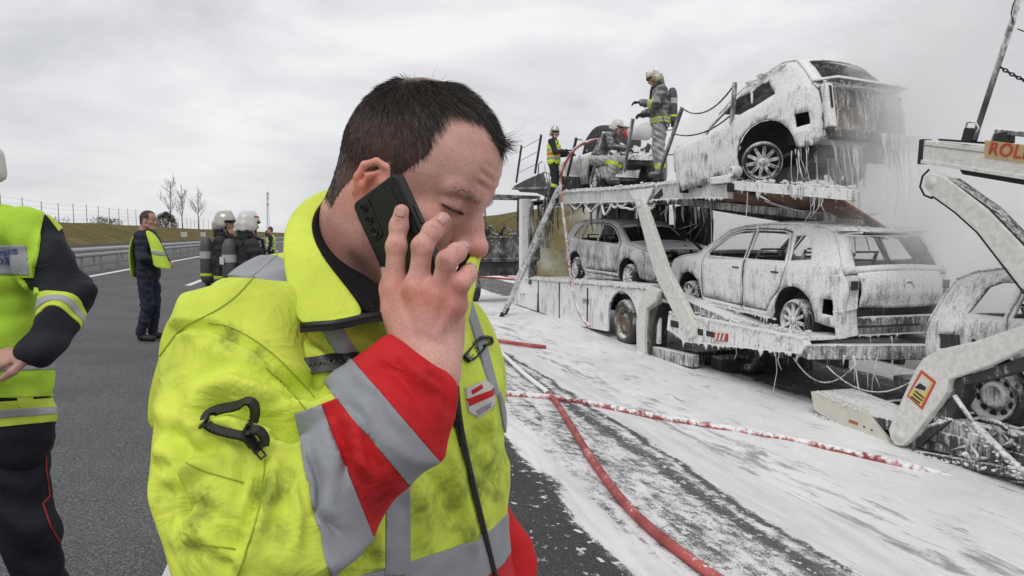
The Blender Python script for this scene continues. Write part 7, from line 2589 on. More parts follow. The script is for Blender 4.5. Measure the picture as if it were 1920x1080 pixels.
k = MB(); rbox(k, (PW_ / 2, PL_ / 2, PT_ / 2), PW_, PL_, PT_, .008); k.build('case', M_CASE, phone, .0022)
k = MB(); rbox(k, (PW_ / 2, PL_ / 2 + .004, -.0004), PW_ - .012, PL_ - .022, .0012, .005); k.build('back_panel', M_CASE2, phone, .0005)
k = MB(); rbox(k, (.018, .028, -.0014), .019, .046, .0020, .006); isl = k.build('camera_island', M_CASE, phone, .0006)
for i in range(3):
    k = MB(); c = (.018, .013 + .0145 * i, -.0024)
    k.lathe(c, (0, 0, -1), [(0, .0052), (.0012, .0052), (.0014, .0046), (.0006, .0044)], 24)
    k.build('lens_ring', mat('lens_ring_metal', (.03, .03, .032), .3, .6), isl)
    k = MB(); k.lathe(c, (0, 0, -1), [(.0006, .0045), (.0009, .003), (.001, .0)], 24); k.build('lens', M_LENS, isl)
k = MB(); rbox(k, (.051, .036, -.0014), .030, .054, .0018, .004); k.build('sliding_cover', M_CASE, phone, .0005)
k = MB(); k.box((PW_ + .0006, .05, .006), (.002, .022, .004)); k.box((PW_ + .0006, .082, .006), (.002, .012, .004)); k.build('side_button', M_CASE2, phone, .0005)
k = MB(); rbox(k, (PW_ / 2, PL_ / 2, PT_ + .0002), PW_ - .006, PL_ - .008, .0008, .006); k.build('screen', M_LENS, phone)

# ====================================================================== people
M_SKIN2 = mat('face_skin', (.46, .26, .20), .5, var=.18, scale=30, sss=.1)
M_TURN = mat('black_turnout_cloth', (.016, .017, .02), .8, var=.35, scale=14, bump=.4, bscale=45)
M_NAVY2 = mat('navy_uniform', (.014, .017, .035), .8, var=.3, scale=12, bump=.4, bscale=40)
M_FOAMSUIT = foam_mat('foam_soaked_suit', .22, under=(.035, .036, .038), tint=(.10, .10, .10), sc=2.6, stretch=2.2, soft=.2, white=(.50, .50, .50))
M_FOAMTR = foam_mat('foam_soaked_trousers', .38, under=(.14, .14, .13), tint=(.28, .28, .26), sc=2.4, stretch=3, soft=.2, white=(.66, .66, .66))
M_HIVIS = mat('hi_vis_yellow', (.55, .72, .05), .75, var=.12, scale=9, bump=.35, bscale=25)
M_LIME = mat('lime_band', (.55, .66, .06), .7, var=.15, scale=30)
M_TAPE = mat('silver_tape', (.36, .37, .38), .4, var=.12, scale=20)
M_ORNG = mat('orange_band', (.72, .16, .03), .7, var=.1)
M_HELMW = mat('white_helmet', (.62, .60, .57), .3, var=.12, scale=8, coat=.3)
M_HELMS = mat('silver_helmet', (.50, .47, .43), .28, .6, var=.15, scale=10)
M_HELMY = foam_mat('sooty_yellow_helmet', .42, under=(.34, .31, .12), tint=(.5, .46, .2), sc=3, stretch=1.5)
M_VISOR = mat('dark_visor', (.012, .012, .014), .15, spec=.7)
M_CYL = mat('grey_cylinder', (.075, .078, .082), .5, var=.25, scale=8)
M_CYLL = mat('cylinder_band', (.42, .42, .40), .5)
M_GLOVE = mat('black_glove', (.02, .02, .021), .8, var=.3, bump=.4, bscale=80)
M_REDP = mat('red_print', (.45, .03, .03), .5)

np3 = lambda p: np.array(p, float)


class Person:
    def __init__(s, label, loc, yaw=0.0, group=None):
        s.root = empty('person', loc); s.O = Vector(loc)
        s.M = Matrix.Rotation(yaw, 3, 'Z')
        tag(s.root, label, 'person', group)

    def L(s, p): return tuple(s.M @ Vector(p))

    def mesh(s, name, S, mt, sm=1, noise=0.0, seed=0, parent=None):
        v, q = S.mesh()
        if len(v) == 0: return None
        if sm: v = smooth_v(v, q, sm, .45)
        n = vnormals(v, q)
        if noise:
            r = np.random.RandomState(seed); off = np.zeros(len(v))
            for _ in range(14):
                k = r.randn(3) * r.choice([16, 30, 46]); off += np.sin(v @ k + r.rand() * 6.3 + 1.4 * np.sin(v @ (r.randn(3) * 10)))
            v = v + n * (off * noise * .28)[:, None]
            n = vnormals(v, q)
        o = link(name, np_mesh(name, v, q), parent or s.root, mt)
        return o, (v, q, n)

    def band(s, src, p, ax, hw, name, mt, rad=.2, off=.004, parent=None):
        p = np3(p); a = np3(ax); a /= np.linalg.norm(a)
        fd = lambda fc, fn: np.linalg.norm(fc - p, axis=1) < rad
        return patch(src[0], src[1], src[2], [(p + a * hw, a), (p - a * hw, -a)], off, name, mt, parent or s.root, fd, .003)


def bounds(pts, r):
    a = np.array(pts); return a.min(0) - r, a.max(0) + r


HEADC = {}


def low_head(h=.0065):
    if h not in HEADC:
        v, q = head_sdf(h, False).mesh()
        HEADC[h] = (smooth_v(v, q, 1, .3), q)
    return HEADC[h]


def hand_sdf(S, w, d, up, sgn=1, curl=.6, k=1.0):
    """w: wrist, d: direction of the hand, up: back of the hand"""
    w, d, up = Vector(w), Vector(d).normalized(), Vector(up)
    up = (up - d * up.dot(d)).normalized(); sd = d.cross(up) * sgn
    S.cap(tuple(w), tuple(w + d * .085 * k), .026 * k, .034 * k, .01, flat=(tuple(up), .55))
    for i, ln in enumerate((.074, .083, .076, .058)):
        b = w + d * .085 * k + sd * (.030 - .020 * i) * k
        m = b + (d * math.cos(curl * .6) - up * math.sin(curl * .6)) * ln * .5 * k
        e = m + (d * math.cos(curl * 1.7) - up * math.sin(curl * 1.7)) * ln * .5 * k
        S.chain([tuple(b - d * .01), tuple(m), tuple(e)], [.0105 * k, .0098 * k, .008 * k], .004)
    b = w + d * .03 * k + sd * .028 * k; m = b + (d * .7 + sd * .6 - up * .35).normalized() * .042 * k; e = m + (d * .9 + sd * .05 - up * .5).normalized() * .034 * k
    S.chain([tuple(b), tuple(m), tuple(e)], [.014 * k, .012 * k, .0095 * k], .006)


def build(label, loc, yaw, J, kit, group=None, h=.013, hv=.008):
    """J: joints in the person's own axes (x ahead, y left, z up)"""
    p = Person(label, loc, yaw, group)
    g = {k: p.L(v) for k, v in J.items() if not isinstance(v, (int, float))}
    side = np3(p.L((0, 1, 0)))
    sdv = J.get('sidevec'); side = np3(p.L(sdv)) if sdv else side
    hy, hp_ = J.get('hyaw', 0.0), J.get('hpitch', 0.0)
    HM = p.M @ rot_yp(R(hy), R(hp_), R(J.get('hroll', 0.0)))
    hc = Vector(g['head'])
    # body: head, neck, limbs, hands in one mesh
    lo, hi = bounds([g[k] for k in g], .16)
    S = SDF(lo, hi, .02)
    S.chain([g['pelvis'], g['chest']], [.10, .11], .04, flat=(tuple(side), 1.3))
    S.cap(g['chest'], g['neck'], .07, .055, .04); S.cap(g['neck'], tuple(hc + HM @ Vector((-.03, 0, -.06))), .054, .05, .02)
    for e in 'LR':
        S.chain([g['sh' + e], g['el' + e], g['wr' + e]], [.05, .042, .03], .02)
        S.chain([g['hip' + e], g['kn' + e], g['an' + e]], [.08, .055, .04], .03)
    bv_, bq_ = S.mesh()
    vs, qs = [bv_], [bq_]; nb = len(bv_)
    v, q = low_head(hv)
    vs.append(np.asarray(v) @ np.array(HM).T + np.array(hc)); qs.append(q + nb); nb += len(v)
    hands = []
    for e in 'LR':
        w = Vector(g['wr' + e]); d = w - Vector(g['el' + e])
        if 'hd' + e in g: d = Vector(g['hd' + e])
        up = Vector(g['hu' + e]) if 'hu' + e in g else Vector((0, 0, 1))
        a, b = bounds([tuple(w)], .24)
        HS_ = SDF(a, b, .006 if h < .012 else .008)
        hand_sdf(HS_, w, d, up, 1 if e == 'R' else -1, J.get('curl', .7), 1.12 if kit.get('glove') else 1.0)
        hands.append(HS_.mesh())
    if not kit.get('glove'):
        for v2, q2 in hands:
            vs.append(v2); qs.append(q2 + nb); nb += len(v2)
    body = link('body', np_mesh('body', np.concatenate(vs), np.concatenate(qs)), p.root, kit.get('skin', M_SKIN2))
    if kit.get('glove'):
        for v2, q2 in hands: link('glove', np_mesh('glove', v2, q2), p.root, M_GLOVE)
    # trousers
    lo, hi = bounds([g[k] for k in ('pelvis', 'hipL', 'hipR', 'knL', 'knR', 'anL', 'anR', 'waist')], .17)
    S = SDF(lo, hi, h); tw = kit.get('tr', 1.0)
    S.cap(g['waist'], g['pelvis'], .135, .135, .05, flat=(tuple(side), 1.25))
    for e in 'LR':
        S.chain([g['hip' + e], g['kn' + e], tuple(np3(g['an' + e]) + (0, 0, .03))], [.108 * tw, .078 * tw, .066 * tw], .04)
    _, ts = p.mesh('trousers', S, kit['trousers'], 1, .010, 3)
    tro = p.root.children[-1]
    # boots
    for e in 'LR':
        a_, t_ = np3(g['an' + e]), np3(g['to' + e])
        lo, hi = bounds([a_, t_], .12); S = SDF(lo, hi, min(h, .011))
        S.chain([tuple(a_ + (0, 0, .12)), tuple(a_ + (0, 0, -.03))], [.055, .052], .02); S.cap(tuple(a_ + (0, 0, -.045)), tuple(t_), .045, .042, .02)
        p.mesh('boot', S, kit.get('boot', M_BOOT2))
    # jacket
    lo, hi = bounds([g[k] for k in ('pelvis', 'chest', 'neck', 'shL', 'shR', 'elL', 'elR', 'wrL', 'wrR')], .2)
    S = SDF(lo, hi, h); jw = kit.get('jw', 1.0)
    hem = np3(g['pelvis']) * (1 - kit.get('hem', .0)) + np3(g['waist']) * kit.get('hem', .0)
    S.cap(tuple(hem), g['chest'], kit.get('hemr', .135) * jw, .142 * jw, .05, flat=(tuple(side), 1.36))
    S.cap(tuple(np3(g['shL']) * .85 + np3(g['shR']) * .15), tuple(np3(g['shR']) * .85 + np3(g['shL']) * .15), .08, .08, .06)
    S.cap(g['chest'], g['neck'], .10, .072, .05)
    for e in 'LR':
        S.chain([g['sh' + e], g['el' + e], g['wr' + e]], [.078 * jw, .066 * jw, .052 * jw], .03)
    jo, js = p.mesh('jacket', S, kit['jacket'], 1, .010, 5)
    fwd = np3(p.L(J.get('fwd', (1, 0, 0))))
    # bands
    for e in 'LR':
        if kit.get('arm_band'):
            for t in kit['arm_band']:
                c = np3(g['el' + e]) * (1 - t) + np3(g['wr' + e]) * t
                p.band(js, c, np3(g['wr' + e]) - np3(g['el' + e]), .035, 'sleeve_band', M_LIME, .12, .003, jo)
                p.band(js, c, np3(g['wr' + e]) - np3(g['el' + e]), .013, 'silver_stripe', M_TAPE, .12, .006, jo)
        if kit.get('leg_band'):
            for t in kit['leg_band']:
                c = np3(g['kn' + e]) * (1 - t) + np3(g['an' + e]) * t
                p.band(ts, c, np3(g['an' + e]) - np3(g['kn' + e]), .04, 'leg_band', M_LIME, .15, .003, tro)
    up_ = np3(g['chest']) - np3(g['pelvis'])
    if kit.get('waist_band'):
        for t in kit['waist_band']:
            c = np3(g['pelvis']) * (1 - t) + np3(g['chest']) * t
            p.band(js, c, up_, .045, 'waist_band', M_LIME, .30, .003, jo); p.band(js, c, up_, .016, 'silver_stripe', M_TAPE, .30, .006, jo)
    if kit.get('vest'):
        lo, hi = bounds([g[k] for k in ('pelvis', 'chest', 'neck', 'shL', 'shR')], .24)
        S = SDF(lo, hi, h)
        S.cap(tuple(np3(g['pelvis']) * .8 + np3(g['waist']) * .2), g['chest'], .152 * jw, .158 * jw, .05, flat=(tuple(side), 1.36))
        S.cap(tuple(np3(g['shL']) * .8 + np3(g['shR']) * .2), tuple(np3(g['shR']) * .8 + np3(g['shL']) * .2), .092, .092, .05)
        for e, sg in (('L', 1), ('R', -1)):
            sp_ = np3(g['sh' + e]); S.cap(tuple(sp_ + side * sg * .06 + up_ * .2), tuple(np3(g['el' + e])), .10, .085, .02, sub=True)
        S.cap(tuple(np3(g['neck']) + up_ * .35), tuple(np3(g['neck']) - up_ * .05 + fwd * .05), .10, .06, .02, sub=True)
        if kit.get('open_vest'):
            S.cap(tuple(np3(g['pelvis']) + fwd * .2 - side * 0), tuple(np3(g['neck']) + fwd * .16), .10, .07, .02, sub=True)
        vo, vsr = p.mesh('vest', S, kit.get('vestmat', M_HIVIS), 1, .008, 7)
        for t in kit.get('vest_bands', (.30, .68)):
            c = np3(g['pelvis']) * (1 - t) + np3(g['chest']) * t
            p.band(vsr, c, up_, .028, 'reflective_band', M_TAPE, .34, .004, vo)
        if kit.get('orange'):
            c = np3(g['pelvis']) * .46 + np3(g['chest']) * .54
            p.band(vsr, c, up_, .035, 'orange_band', M_ORNG, .34, .004, vo)
    # hair or helmet
    hl = lambda x, y, z: tuple(hc + HM @ Vector((x, y, z)))
    if kit.get('hair'):
        hv_, hq_ = low_head(hv); m = hair_mask(hv_) & ~((np.abs(hv_[:, 1]) > .071) & (hv_[:, 2] < .03) & (hv_[:, 0] < .02) & (hv_[:, 0] > -.036))
        f = hq_[m[hq_].all(1)]; u, inv = np.unique(f, return_inverse=True); n0 = vnormals(hv_, hq_)
        vv = (hv_[u] + n0[u] * .006) @ np.array(HM).T + np.array(hc)
        o = link('hair', np_mesh('hair', vv, inv.reshape(f.shape)), p.root, M_HAIR2)
        o.modifiers.new('thick', 'SOLIDIFY').thickness = .012
    if kit.get('helmet'):
        a, b = bounds([tuple(hc)], .27)
        S = SDF(a, b, min(h, .009))
        S.ell(hl(-.005, 0, .062), (.132, .112, .118), HM, .0)
        S.cap(hl(-.09, 0, .14), hl(.07, 0, .155), .022, .022, .03)
        S.box(hl(-.07, 0, -.01), (.07, .10, .06), HM, .03, .03)
        for y in (-1, 1): S.ell(hl(-.01, y * .092, -.005), (.055, .03, .06), HM, .02)
        S.ell(hl(.02, 0, -.06), (.15, .082, .105), HM, .01, True)
        S.ell(hl(.13, 0, -.02), (.09, .10, .065), HM, .01, True)
        ho, hs = p.mesh('helmet', S, kit['helmet'])
        S = SDF(a, b, min(h, .009))
        S.ell(hl(.005, 0, .055), (.136, .115, .075), HM, 0); S.ell(hl(.0, 0, .055), (.126, .106, .09), HM, 0, True)
        S.half(hl(.045, 0, 0), HM @ Vector((-1, 0, 0)))
        S.half(hl(0, 0, .062), HM @ Vector((0, 0, 1))); S.half(hl(0, 0, .018), HM @ Vector((0, 0, -1)))
        p.mesh('visor', S, M_VISOR, 1, parent=ho)
        S = SDF(a, b, min(h, .009))
        S.chain([hl(.03, .075, -.02), hl(.06, .05, -.10), hl(.07, 0, -.115), hl(.06, -.05, -.10), hl(.03, -.075, -.02)], .010, .004)
        p.mesh('chin_strap', S, M_GLOVE, 1, parent=ho)
        if kit.get('neck_flap', True):
            S = SDF(a, b, min(h, .011)); S.box(hl(-.085, 0, -.085), (.035, .095, .075), HM, .025, .0); S.cap(hl(-.02, 0, -.16), hl(-.03, 0, -.08), .085, .08, .03)
            p.mesh('neck_flap', S, kit['jacket'], 1, .005, 4)
        if kit.get('badge'):
            for y, zz in ((-1, .11), (1, .11)):
                p.band(hs, hl(.055, y * .09, .105), HM @ Vector((0, 0, 1)), .010, 'helmet_stripe', M_REDP, .05, .002, ho)
    p.g = g; p.js = js; p.jo = jo; p.HM = HM; p.hc = hc; p.fwd = fwd; p.side = side; p.tro = tro; p.ts = ts
    if kit.get('scba'):
        c = np3(g['chest']) - fwd * .21 - np3((0, 0, .10)); ax_ = up_ / np.linalg.norm(up_)
        sc = empty('breathing_set', tuple(c)); sc.parent = p.root
        m_ = MB(); m_.lathe(tuple(-ax_ * .27), tuple(ax_), [(-.03, .0), (-.03, .035), (.0, .07), (.03, .083), (.42, .083), (.50, .072), (.55, .045), (.57, .0)], 22); m_.build('cylinder', M_CYL, sc)
        m_ = MB(); m_.lathe(tuple(ax_ * .02), tuple(ax_), [(0, .0845), (.09, .0845)], 22); m_.build('cylinder_label', M_CYLL, sc)
        m_ = MB(); m_.lathe(tuple(-ax_ * .20), tuple(ax_), [(0, .0845), (.035, .0845)], 22); m_.build('cylinder_stripe', M_LIME, sc)
        m_ = MB(); m_.beam(tuple(-ax_ * .26 + fwd * .10), tuple(ax_ * .24 + fwd * .10), .26, .03, up=tuple(fwd)); m_.build('back_plate', M_GLOVE, sc, .01)
        m_ = MB(); m_.lathe(tuple(-ax_ * .36), tuple(ax_), [(0, .03), (.06, .03), (.09, .02)], 12); m_.build('valve', M_GLOVE, sc)
        for sg in (-1, 1):
            m_ = MB(); b0 = np3(g['sh' + ('L' if sg > 0 else 'R')]) * .55 + np3(g['neck']) * .45 - c
            m_.tube([tuple(ax_ * .2 + fwd * .1 + side * sg * .09), tuple(b0 + np3((0, 0, .10)) - fwd * .02), tuple(b0 + fwd * .14 + np3((0, 0, .04))), tuple(b0 + fwd * .17 - ax_ * .22)], .022, 6)
            m_.build('shoulder_strap', M_GLOVE, sc)
        m_ = MB(); pts = [tuple(-ax_ * .3), tuple(-ax_ * .42 + side * .1), tuple(-ax_ * .45 + side * .2 + fwd * .1), tuple(-ax_ * .2 + side * .24 + fwd * .2)]
        m_.tube(pts, .012, 6); m_.build('air_hose', M_GLOVE, sc)
    return p


M_BOOT2 = mat('black_work_boot', (.014, .014, .014), .55, var=.3)
M_HAIR2 = mat('brown_hair', (.05, .034, .024), .7, var=.4, scale=90, bump=.6, bscale=160)


def std(**kw):
    J = dict(head=(.02, 0, 1.655), neck=(0, 0, 1.475), chest=(0, 0, 1.31), waist=(0, 0, 1.06), pelvis=(0, 0, .95),
             shL=(0, .185, 1.425), shR=(0, -.185, 1.425), elL=(-.03, .25, 1.14), elR=(-.03, -.25, 1.14), wrL=(.10, .25, .90), wrR=(.10, -.25, .90),
             hipL=(0, .095, .92), hipR=(0, -.095, .92), knL=(.02, .11, .50), knR=(.02, -.11, .50), anL=(-.02, .12, .10), anR=(-.02, -.12, .10),
             toL=(.14, .14, .045), toR=(.14, -.14, .045))
    J.update(kw); return J


# ---- the officer standing on the left carriageway
off = build('officer in navy with an open yellow vest standing sideways on the carriageway', G(283, 638), R(4),
            std(elR=(.06, -.26, 1.15), wrR=(.19, -.10, 1.10), elL=(.08, .25, 1.15), wrL=(.20, .10, 1.08), hdR=(.8, .6, -.1), hdL=(.8, -.6, -.1), hpitch=8, knL=(.03, .08, .5), anL=(.0, .09, .10), toL=(.16, .10, .045), anR=(-.08, -.10, .10), toR=(.08, -.12, .045)),
            dict(trousers=M_NAVY2, jacket=M_NAVY2, hair=True, hem=.2, jw=1.06), None, .011, .0065)
# vest panels: one at the back, one hanging open at the front
hv_ = mat('vest_yellow', (.50, .70, .06), .75, var=.15, scale=8, bump=.5, bscale=18)


def panel(p, rows, name, mt, thick=.012, parent=None):
    vs = [p.L(x) for r in rows for x in r]; nr, nc = len(rows), len(rows[0])
    q = np.array([(i * nc + j, i * nc + j + 1, (i + 1) * nc + j + 1, (i + 1) * nc + j) for i in range(nr - 1) for j in range(nc - 1)])
    o = link(name, np_mesh(name, np.array(vs), q), parent or p.root, mt)
    s = o.modifiers.new('round', 'SUBSURF'); s.levels = s.render_levels = 2
    o.modifiers.new('thick', 'SOLIDIFY').thickness = thick
    return o


vb = panel(off, [[(-.09, -.16, 1.49), (-.11, 0, 1.50), (-.09, .16, 1.49)], [(-.165, -.19, 1.30), (-.175, 0, 1.30), (-.165, .19, 1.30)], [(-.160, -.19, 1.05), (-.170, 0, 1.05), (-.160, .19, 1.05)], [(-.14, -.19, .88), (-.155, 0, .88), (-.14, .19, .88)]], 'vest', hv_)
vf = panel(off, [[(.03, -.13, 1.53), (.10, -.09, 1.50), (.12, -.05, 1.46)], [(.10, -.19, 1.40), (.19, -.15, 1.38), (.21, -.08, 1.36)], [(.15, -.22, 1.24), (.26, -.19, 1.20), (.28, -.10, 1.18)], [(.18, -.24, 1.10), (.31, -.22, 1.06), (.34, -.12, 1.05)], [(.18, -.24, 1.03), (.33, -.23, 1.00), (.37, -.12, .99)]], 'vest', hv_)
for z0, t0 in ((1.235, 0), (1.095, 1)):
    d = .02 * t0
    panel(off, [[(.145 + .035 * t0, -.237, z0 + .03), (.255 + .045 * t0, -.208, z0), (.29 + .05 * t0, -.10, z0 - .02)], [(.152 + .035 * t0, -.243, z0 - .03), (.268 + .045 * t0, -.213, z0 - .055), (.302 + .05 * t0, -.105, z0 - .075)]], 'reflective_band', M_TAPE, .004, vf)
m_ = MB(); m_.box(off.L((-.02, -.17, .90)), (.09, .05, .14)); m_.build('belt_pouch', M_GLOVE, off.root, .01)
m_ = MB(); m_.box(off.L((.10, -.16, .93)), (.05, .05, .09)); m_.build('radio', M_GLOVE, off.root, .01)

# ---- two firefighters with breathing sets, talking
FK = dict(trousers=M_TURN, jacket=M_TURN, glove=True, arm_band=(.75,), leg_band=(.35,), waist_band=(.05,), scba=True, jw=1.08, tr=1.12)


def gp(px, d):
    p = P(px, 440, d); p.z = gz(p.dot(V)); return p


build('firefighter in black with silver helmet and grey cylinder, left of the talking pair', gp(420, 8.7), R(12),
      std(elR=(.05, -.27, 1.16), wrR=(.25, -.2, 1.02), hyaw=-18), dict(FK, helmet=M_HELMS), 'firefighters talking on the carriageway', .013)
pp = build('firefighter in black with white helmet and labelled cylinder, right of the talking pair', gp(464, 8.1), R(38),
           std(elR=(.05, -.28, 1.15), wrR=(.25, -.18, 1.02), hyaw=14), dict(FK, helmet=M_HELMW, badge=True), 'firefighters talking on the carriageway', .012)
m_ = MB(); c = np3(pp.g['chest']) - pp.fwd * .30 - np3((0, 0, .06)); m_.box(tuple(c), (.012, .13, .085), Matrix.Rotation(R(38), 3, 'Z')); m_.build('white_label', mat('paper_white', (.66, .65, .6), .6), pp.root)
# lime yoke on the back of the jacket
p.band if False else None
# ---- person far off in a vest
build('person in yellow vest far down the road, hand to the face', gp(508, 25), R(190), std(elR=(.1, -.22, 1.2), wrR=(.16, -.06, 1.52), hdR=(0, .2, 1)),
      dict(trousers=M_NAVY2, jacket=M_NAVY2, vest=True, hair=True), None, .02, .012)

# ---- firefighter on the ladder, holding the hose
q4 = PW(1038, 378, 5.55)
lf = build('firefighter in silver helmet and striped vest standing at the ladder head with a hose', q4, R(-20),
           std(elR=(.12, -.25, 1.17), wrR=(.38, -.16, 1.20), elL=(.1, .25, 1.17), wrL=(.36, .14, 1.14), hdR=(1, .2, .1), hdL=(1, -.2, .1), hyaw=-55, hpitch=6, knR=(.06, -.10, .5)),
           dict(trousers=M_TURN, jacket=M_TURN, glove=True, helmet=M_HELMS, vest=True, orange=True, leg_band=(.3,), jw=1.02, neck_flap=False, vest_bands=(.25, .80)), None, .016, .01)
# ---- crouching firefighter in front of the open bonnet
q5 = PW(1128, 345, 5.85)
build('foam soaked firefighter in white helmet crouching on the upper deck', q5, R(-25),
      std(pelvis=(-.12, 0, .52), waist=(-.06, 0, .66), chest=(.10, 0, .90), neck=(.22, 0, 1.03), head=(.32, 0, 1.17), hpitch=22, hyaw=-12,
          shL=(.18, .19, 1.0), shR=(.18, -.19, 1.0), elL=(.32, .24, .78), elR=(.30, -.26, .76), wrL=(.50, .12, .72), wrR=(.50, -.10, .70), hdL=(1, -.2, -.1), hdR=(1, .1, -.1),
          hipL=(-.10, .11, .50), hipR=(-.10, -.11, .50), knL=(.34, .20, .50), knR=(.32, -.20, .48), anL=(.10, .24, .10), anR=(.26, -.26, .10), toL=(.28, .28, .045), toR=(.44, -.30, .045)),
      dict(trousers=M_FOAMTR, jacket=M_FOAMSUIT, glove=True, helmet=M_HELMW, waist_band=(-.05,), leg_band=(.2,), jw=1.1, tr=1.15, boot=M_FOAMSUIT), None, .014, .009)
# ---- standing firefighter with the cylinder, one hand on the rail post
q6 = PW(1236, 333, 6.0)
sf = build('foam streaked firefighter in yellow helmet standing on the upper deck, hand on a rail post', q6, R(172),
           std(head=(.10, 0, 1.65), neck=(.03, 0, 1.475), chest=(.01, 0, 1.31), elL=(.12, .29, 1.18), wrL=(.33, .24, 1.22), hdL=(1, 0, .1), elR=(.10, -.26, 1.16), wrR=(.28, -.12, 1.10), hpitch=24),
           dict(trousers=M_FOAMTR, jacket=M_FOAMSUIT, glove=True, helmet=M_HELMY, scba=True, arm_band=(.3,), waist_band=(.0,), leg_band=(.8,), jw=1.24, tr=1.2, boot=M_FOAMSUIT), None, .012, .008)
sf.root.scale = (1.07, 1.07, 1.07)
# traffic cone style foam nozzle: white and red cone beside him
cn = empty('road_cone', PW(1186, 250, 6.4)); tag(cn, 'white and red cone lying level between the two foam covered firefighters', 'cone')
cax = (PW(1215, 243, 6.5) - PW(1170, 250, 6.3)).normalized()
for a, b, r0, r1, mt_ in ((-.24, -.02, .09, .135, mat('cone_red', (.62, .09, .07), .5, var=.2)), (-.02, .42, .135, .19, mat('cone_white', (.68, .68, .68), .5))):
    m_ = MB(); m_.lathe((0, 0, 0), cax, [(a, r0 * .8 if mt_.name == 'cone_red' else r0), (a + .01, r0), (b, r1), (b, 0)], 18); m_.build('cone_body', mt_, cn)

# ---- firefighter cut by the left edge of the view
OL = P(-48, 900, 2.25); OL.z = gz(OL.dot(V))
def el(px, py, d): return tuple(P(px, py, d) - OL)
M_DKJ = mat_cloth('dark_navy_turnout', (.011, .013, .019), weave=.5, attr=False, var=.35) if 'mat_cloth' in globals() else M_TURN
zc = lambda r, z, f=0: (r, f, z)
JL = dict(fwd=(-.25, -.97, 0), sidevec=(.97, -.25, 0), head=tuple(Vector(el(-104, 304, 2.22))), neck=tuple(Vector(el(-62, 400, 2.27))), chest=tuple(Vector(el(-45, 500, 2.28))), waist=tuple(Vector(el(-34, 690, 2.26))), pelvis=tuple(Vector(el(-27, 770, 2.26))),
          shL=el(58, 438, 2.24), elL=el(132, 556, 2.17), wrL=el(72, 660, 1.96), shR=el(-150, 438, 2.3), elR=el(-190, 580, 2.22), wrR=el(-60, 690, 1.98),
          hdL=(-.92, -.35, -.12), huL=(.1, -.5, .85), hdR=(.6, -.6, 0), hipL=el(8, 800, 2.25), hipR=el(-100, 800, 2.28), knL=el(48, 985, 2.2), knR=el(-120, 985, 2.2),
          anL=tuple(Vector(el(105, 1130, 2.28))[:2]) + (.10,), anR=tuple(Vector(el(-150, 1130, 2.28))[:2]) + (.10,), toL=tuple(Vector(el(105, 1130, 2.28)) + Vector((.06, -.2, 0)))[:2] + (.045,), toR=tuple(Vector(el(-150, 1130, 2.28)) + Vector((-.08, -.2, 0)))[:2] + (.045,),
          hyaw=-115, hpitch=5, curl=.9)
M_NT = mat_cloth('dark_trouser_cloth', (.010, .011, .017), weave=.5, attr=False, var=.3)
ef = build('firefighter at the left edge in yellow vest over dark turnout coat, one bare hand out', OL, 0, JL,
           dict(trousers=M_NT, jacket=M_DKJ, helmet=M_HELMW, jw=1.04, tr=1.05, skin=M_SKIN2, hem=-.6, hemr=.158, neck_flap=False), None, .0085, .006)
jv_, jq_, jn_ = ef.js
M_VESTL = mat_cloth('vest_cloth', (.42, .66, .05), weave=.4, attr=False, var=.14)
off_n = np.array(OL)


def efpatch(poly, off, name, mt, parent=None, upper=False):
    pls = [(Vector(p) - OL, n) for p, n in cpoly(poly)]
    cpos = np.array(CAMP - OL)
    def seg(fc, a, b):
        a, b = np3(a), np3(b); t = np.clip(((fc - a) @ (b - a)) / ((b - a) @ (b - a)), 0, 1); return np.linalg.norm(fc - a - t[:, None] * (b - a), axis=1)
    s0 = np3(ef.g['shL']) * .7 + np3(ef.g['elL']) * .3
    fd = lambda fc, fn: ((fn * (cpos - fc)).sum(1) > -.05) & (np.abs(fc[:, 1]) < .22) & (upper | (seg(fc, s0, ef.g['elL']) > .084)) & (seg(fc, ef.g['elL'], ef.g['wrL']) > .078)
    return patch(jv_, jq_, jn_, pls, off, name, mt, parent or ef.jo, fd, .004)


# vest: front panel, grey band, black gap and lower reflective hem of the coat
vest_o = efpatch([(-200, 372), (20, 374), (84, 398), (56, 521), (-200, 521)], .010, 'vest', M_VESTL, None, True)
efpatch([(-200, 519), (56, 519), (113, 662), (117, 742), (-200, 752)], .0102, 'vest', M_VESTL)
vest_b = efpatch([(-200, 462), (48, 460), (55, 516), (-200, 507)], .014, 'reflective_band', M_GRY, None, True)
efpatch([(-200, 683), (112, 676), (114, 692), (-200, 702)], .013, 'reflective_band', M_GRY)
efpatch([(-200, 770), (108, 745), (107, 790), (-200, 818)], .005, 'coat_band', M_LIME)
efpatch([(-200, 785), (107, 762), (107, 776), (-200, 801)], .008, 'coat_stripe', M_TAPE)
efpatch([(32, 742), (62, 740), (66, 770), (36, 772)], .006, 'coat_tab', M_LIME)
ef.band(ef.js, np3(ef.g['elL']) * .66 + np3(ef.g['wrL']) * .34, np3(ef.g['wrL']) - np3(ef.g['elL']), .030, 'cuff_band', M_LIME, .13, .003, ef.jo)
ef.band(ef.js, np3(ef.g['elL']) * .66 + np3(ef.g['wrL']) * .34, np3(ef.g['wrL']) - np3(ef.g['elL']), .011, 'cuff_stripe', M_TAPE, .13, .006, ef.jo)
pip = mat('red_piping', (.30, .02, .025), .7)
BE = BVHTree.FromPolygons([tuple(x + off_n) for x in ef.ts[0]], [tuple(int(i) for i in f) for f in ef.ts[1]])
BEJ = BVHTree.FromPolygons([tuple(x + off_n) for x in jv_], [tuple(int(i) for i in f) for f in jq_])
ph = [h for h in (hit(x, y, [BE]) for x, y in resample([(86, 812), (86, 880), (92, 930), (80, 945), (95, 990), (120, 1030), (135, 1070), (140, 1095)], 6)) if h]
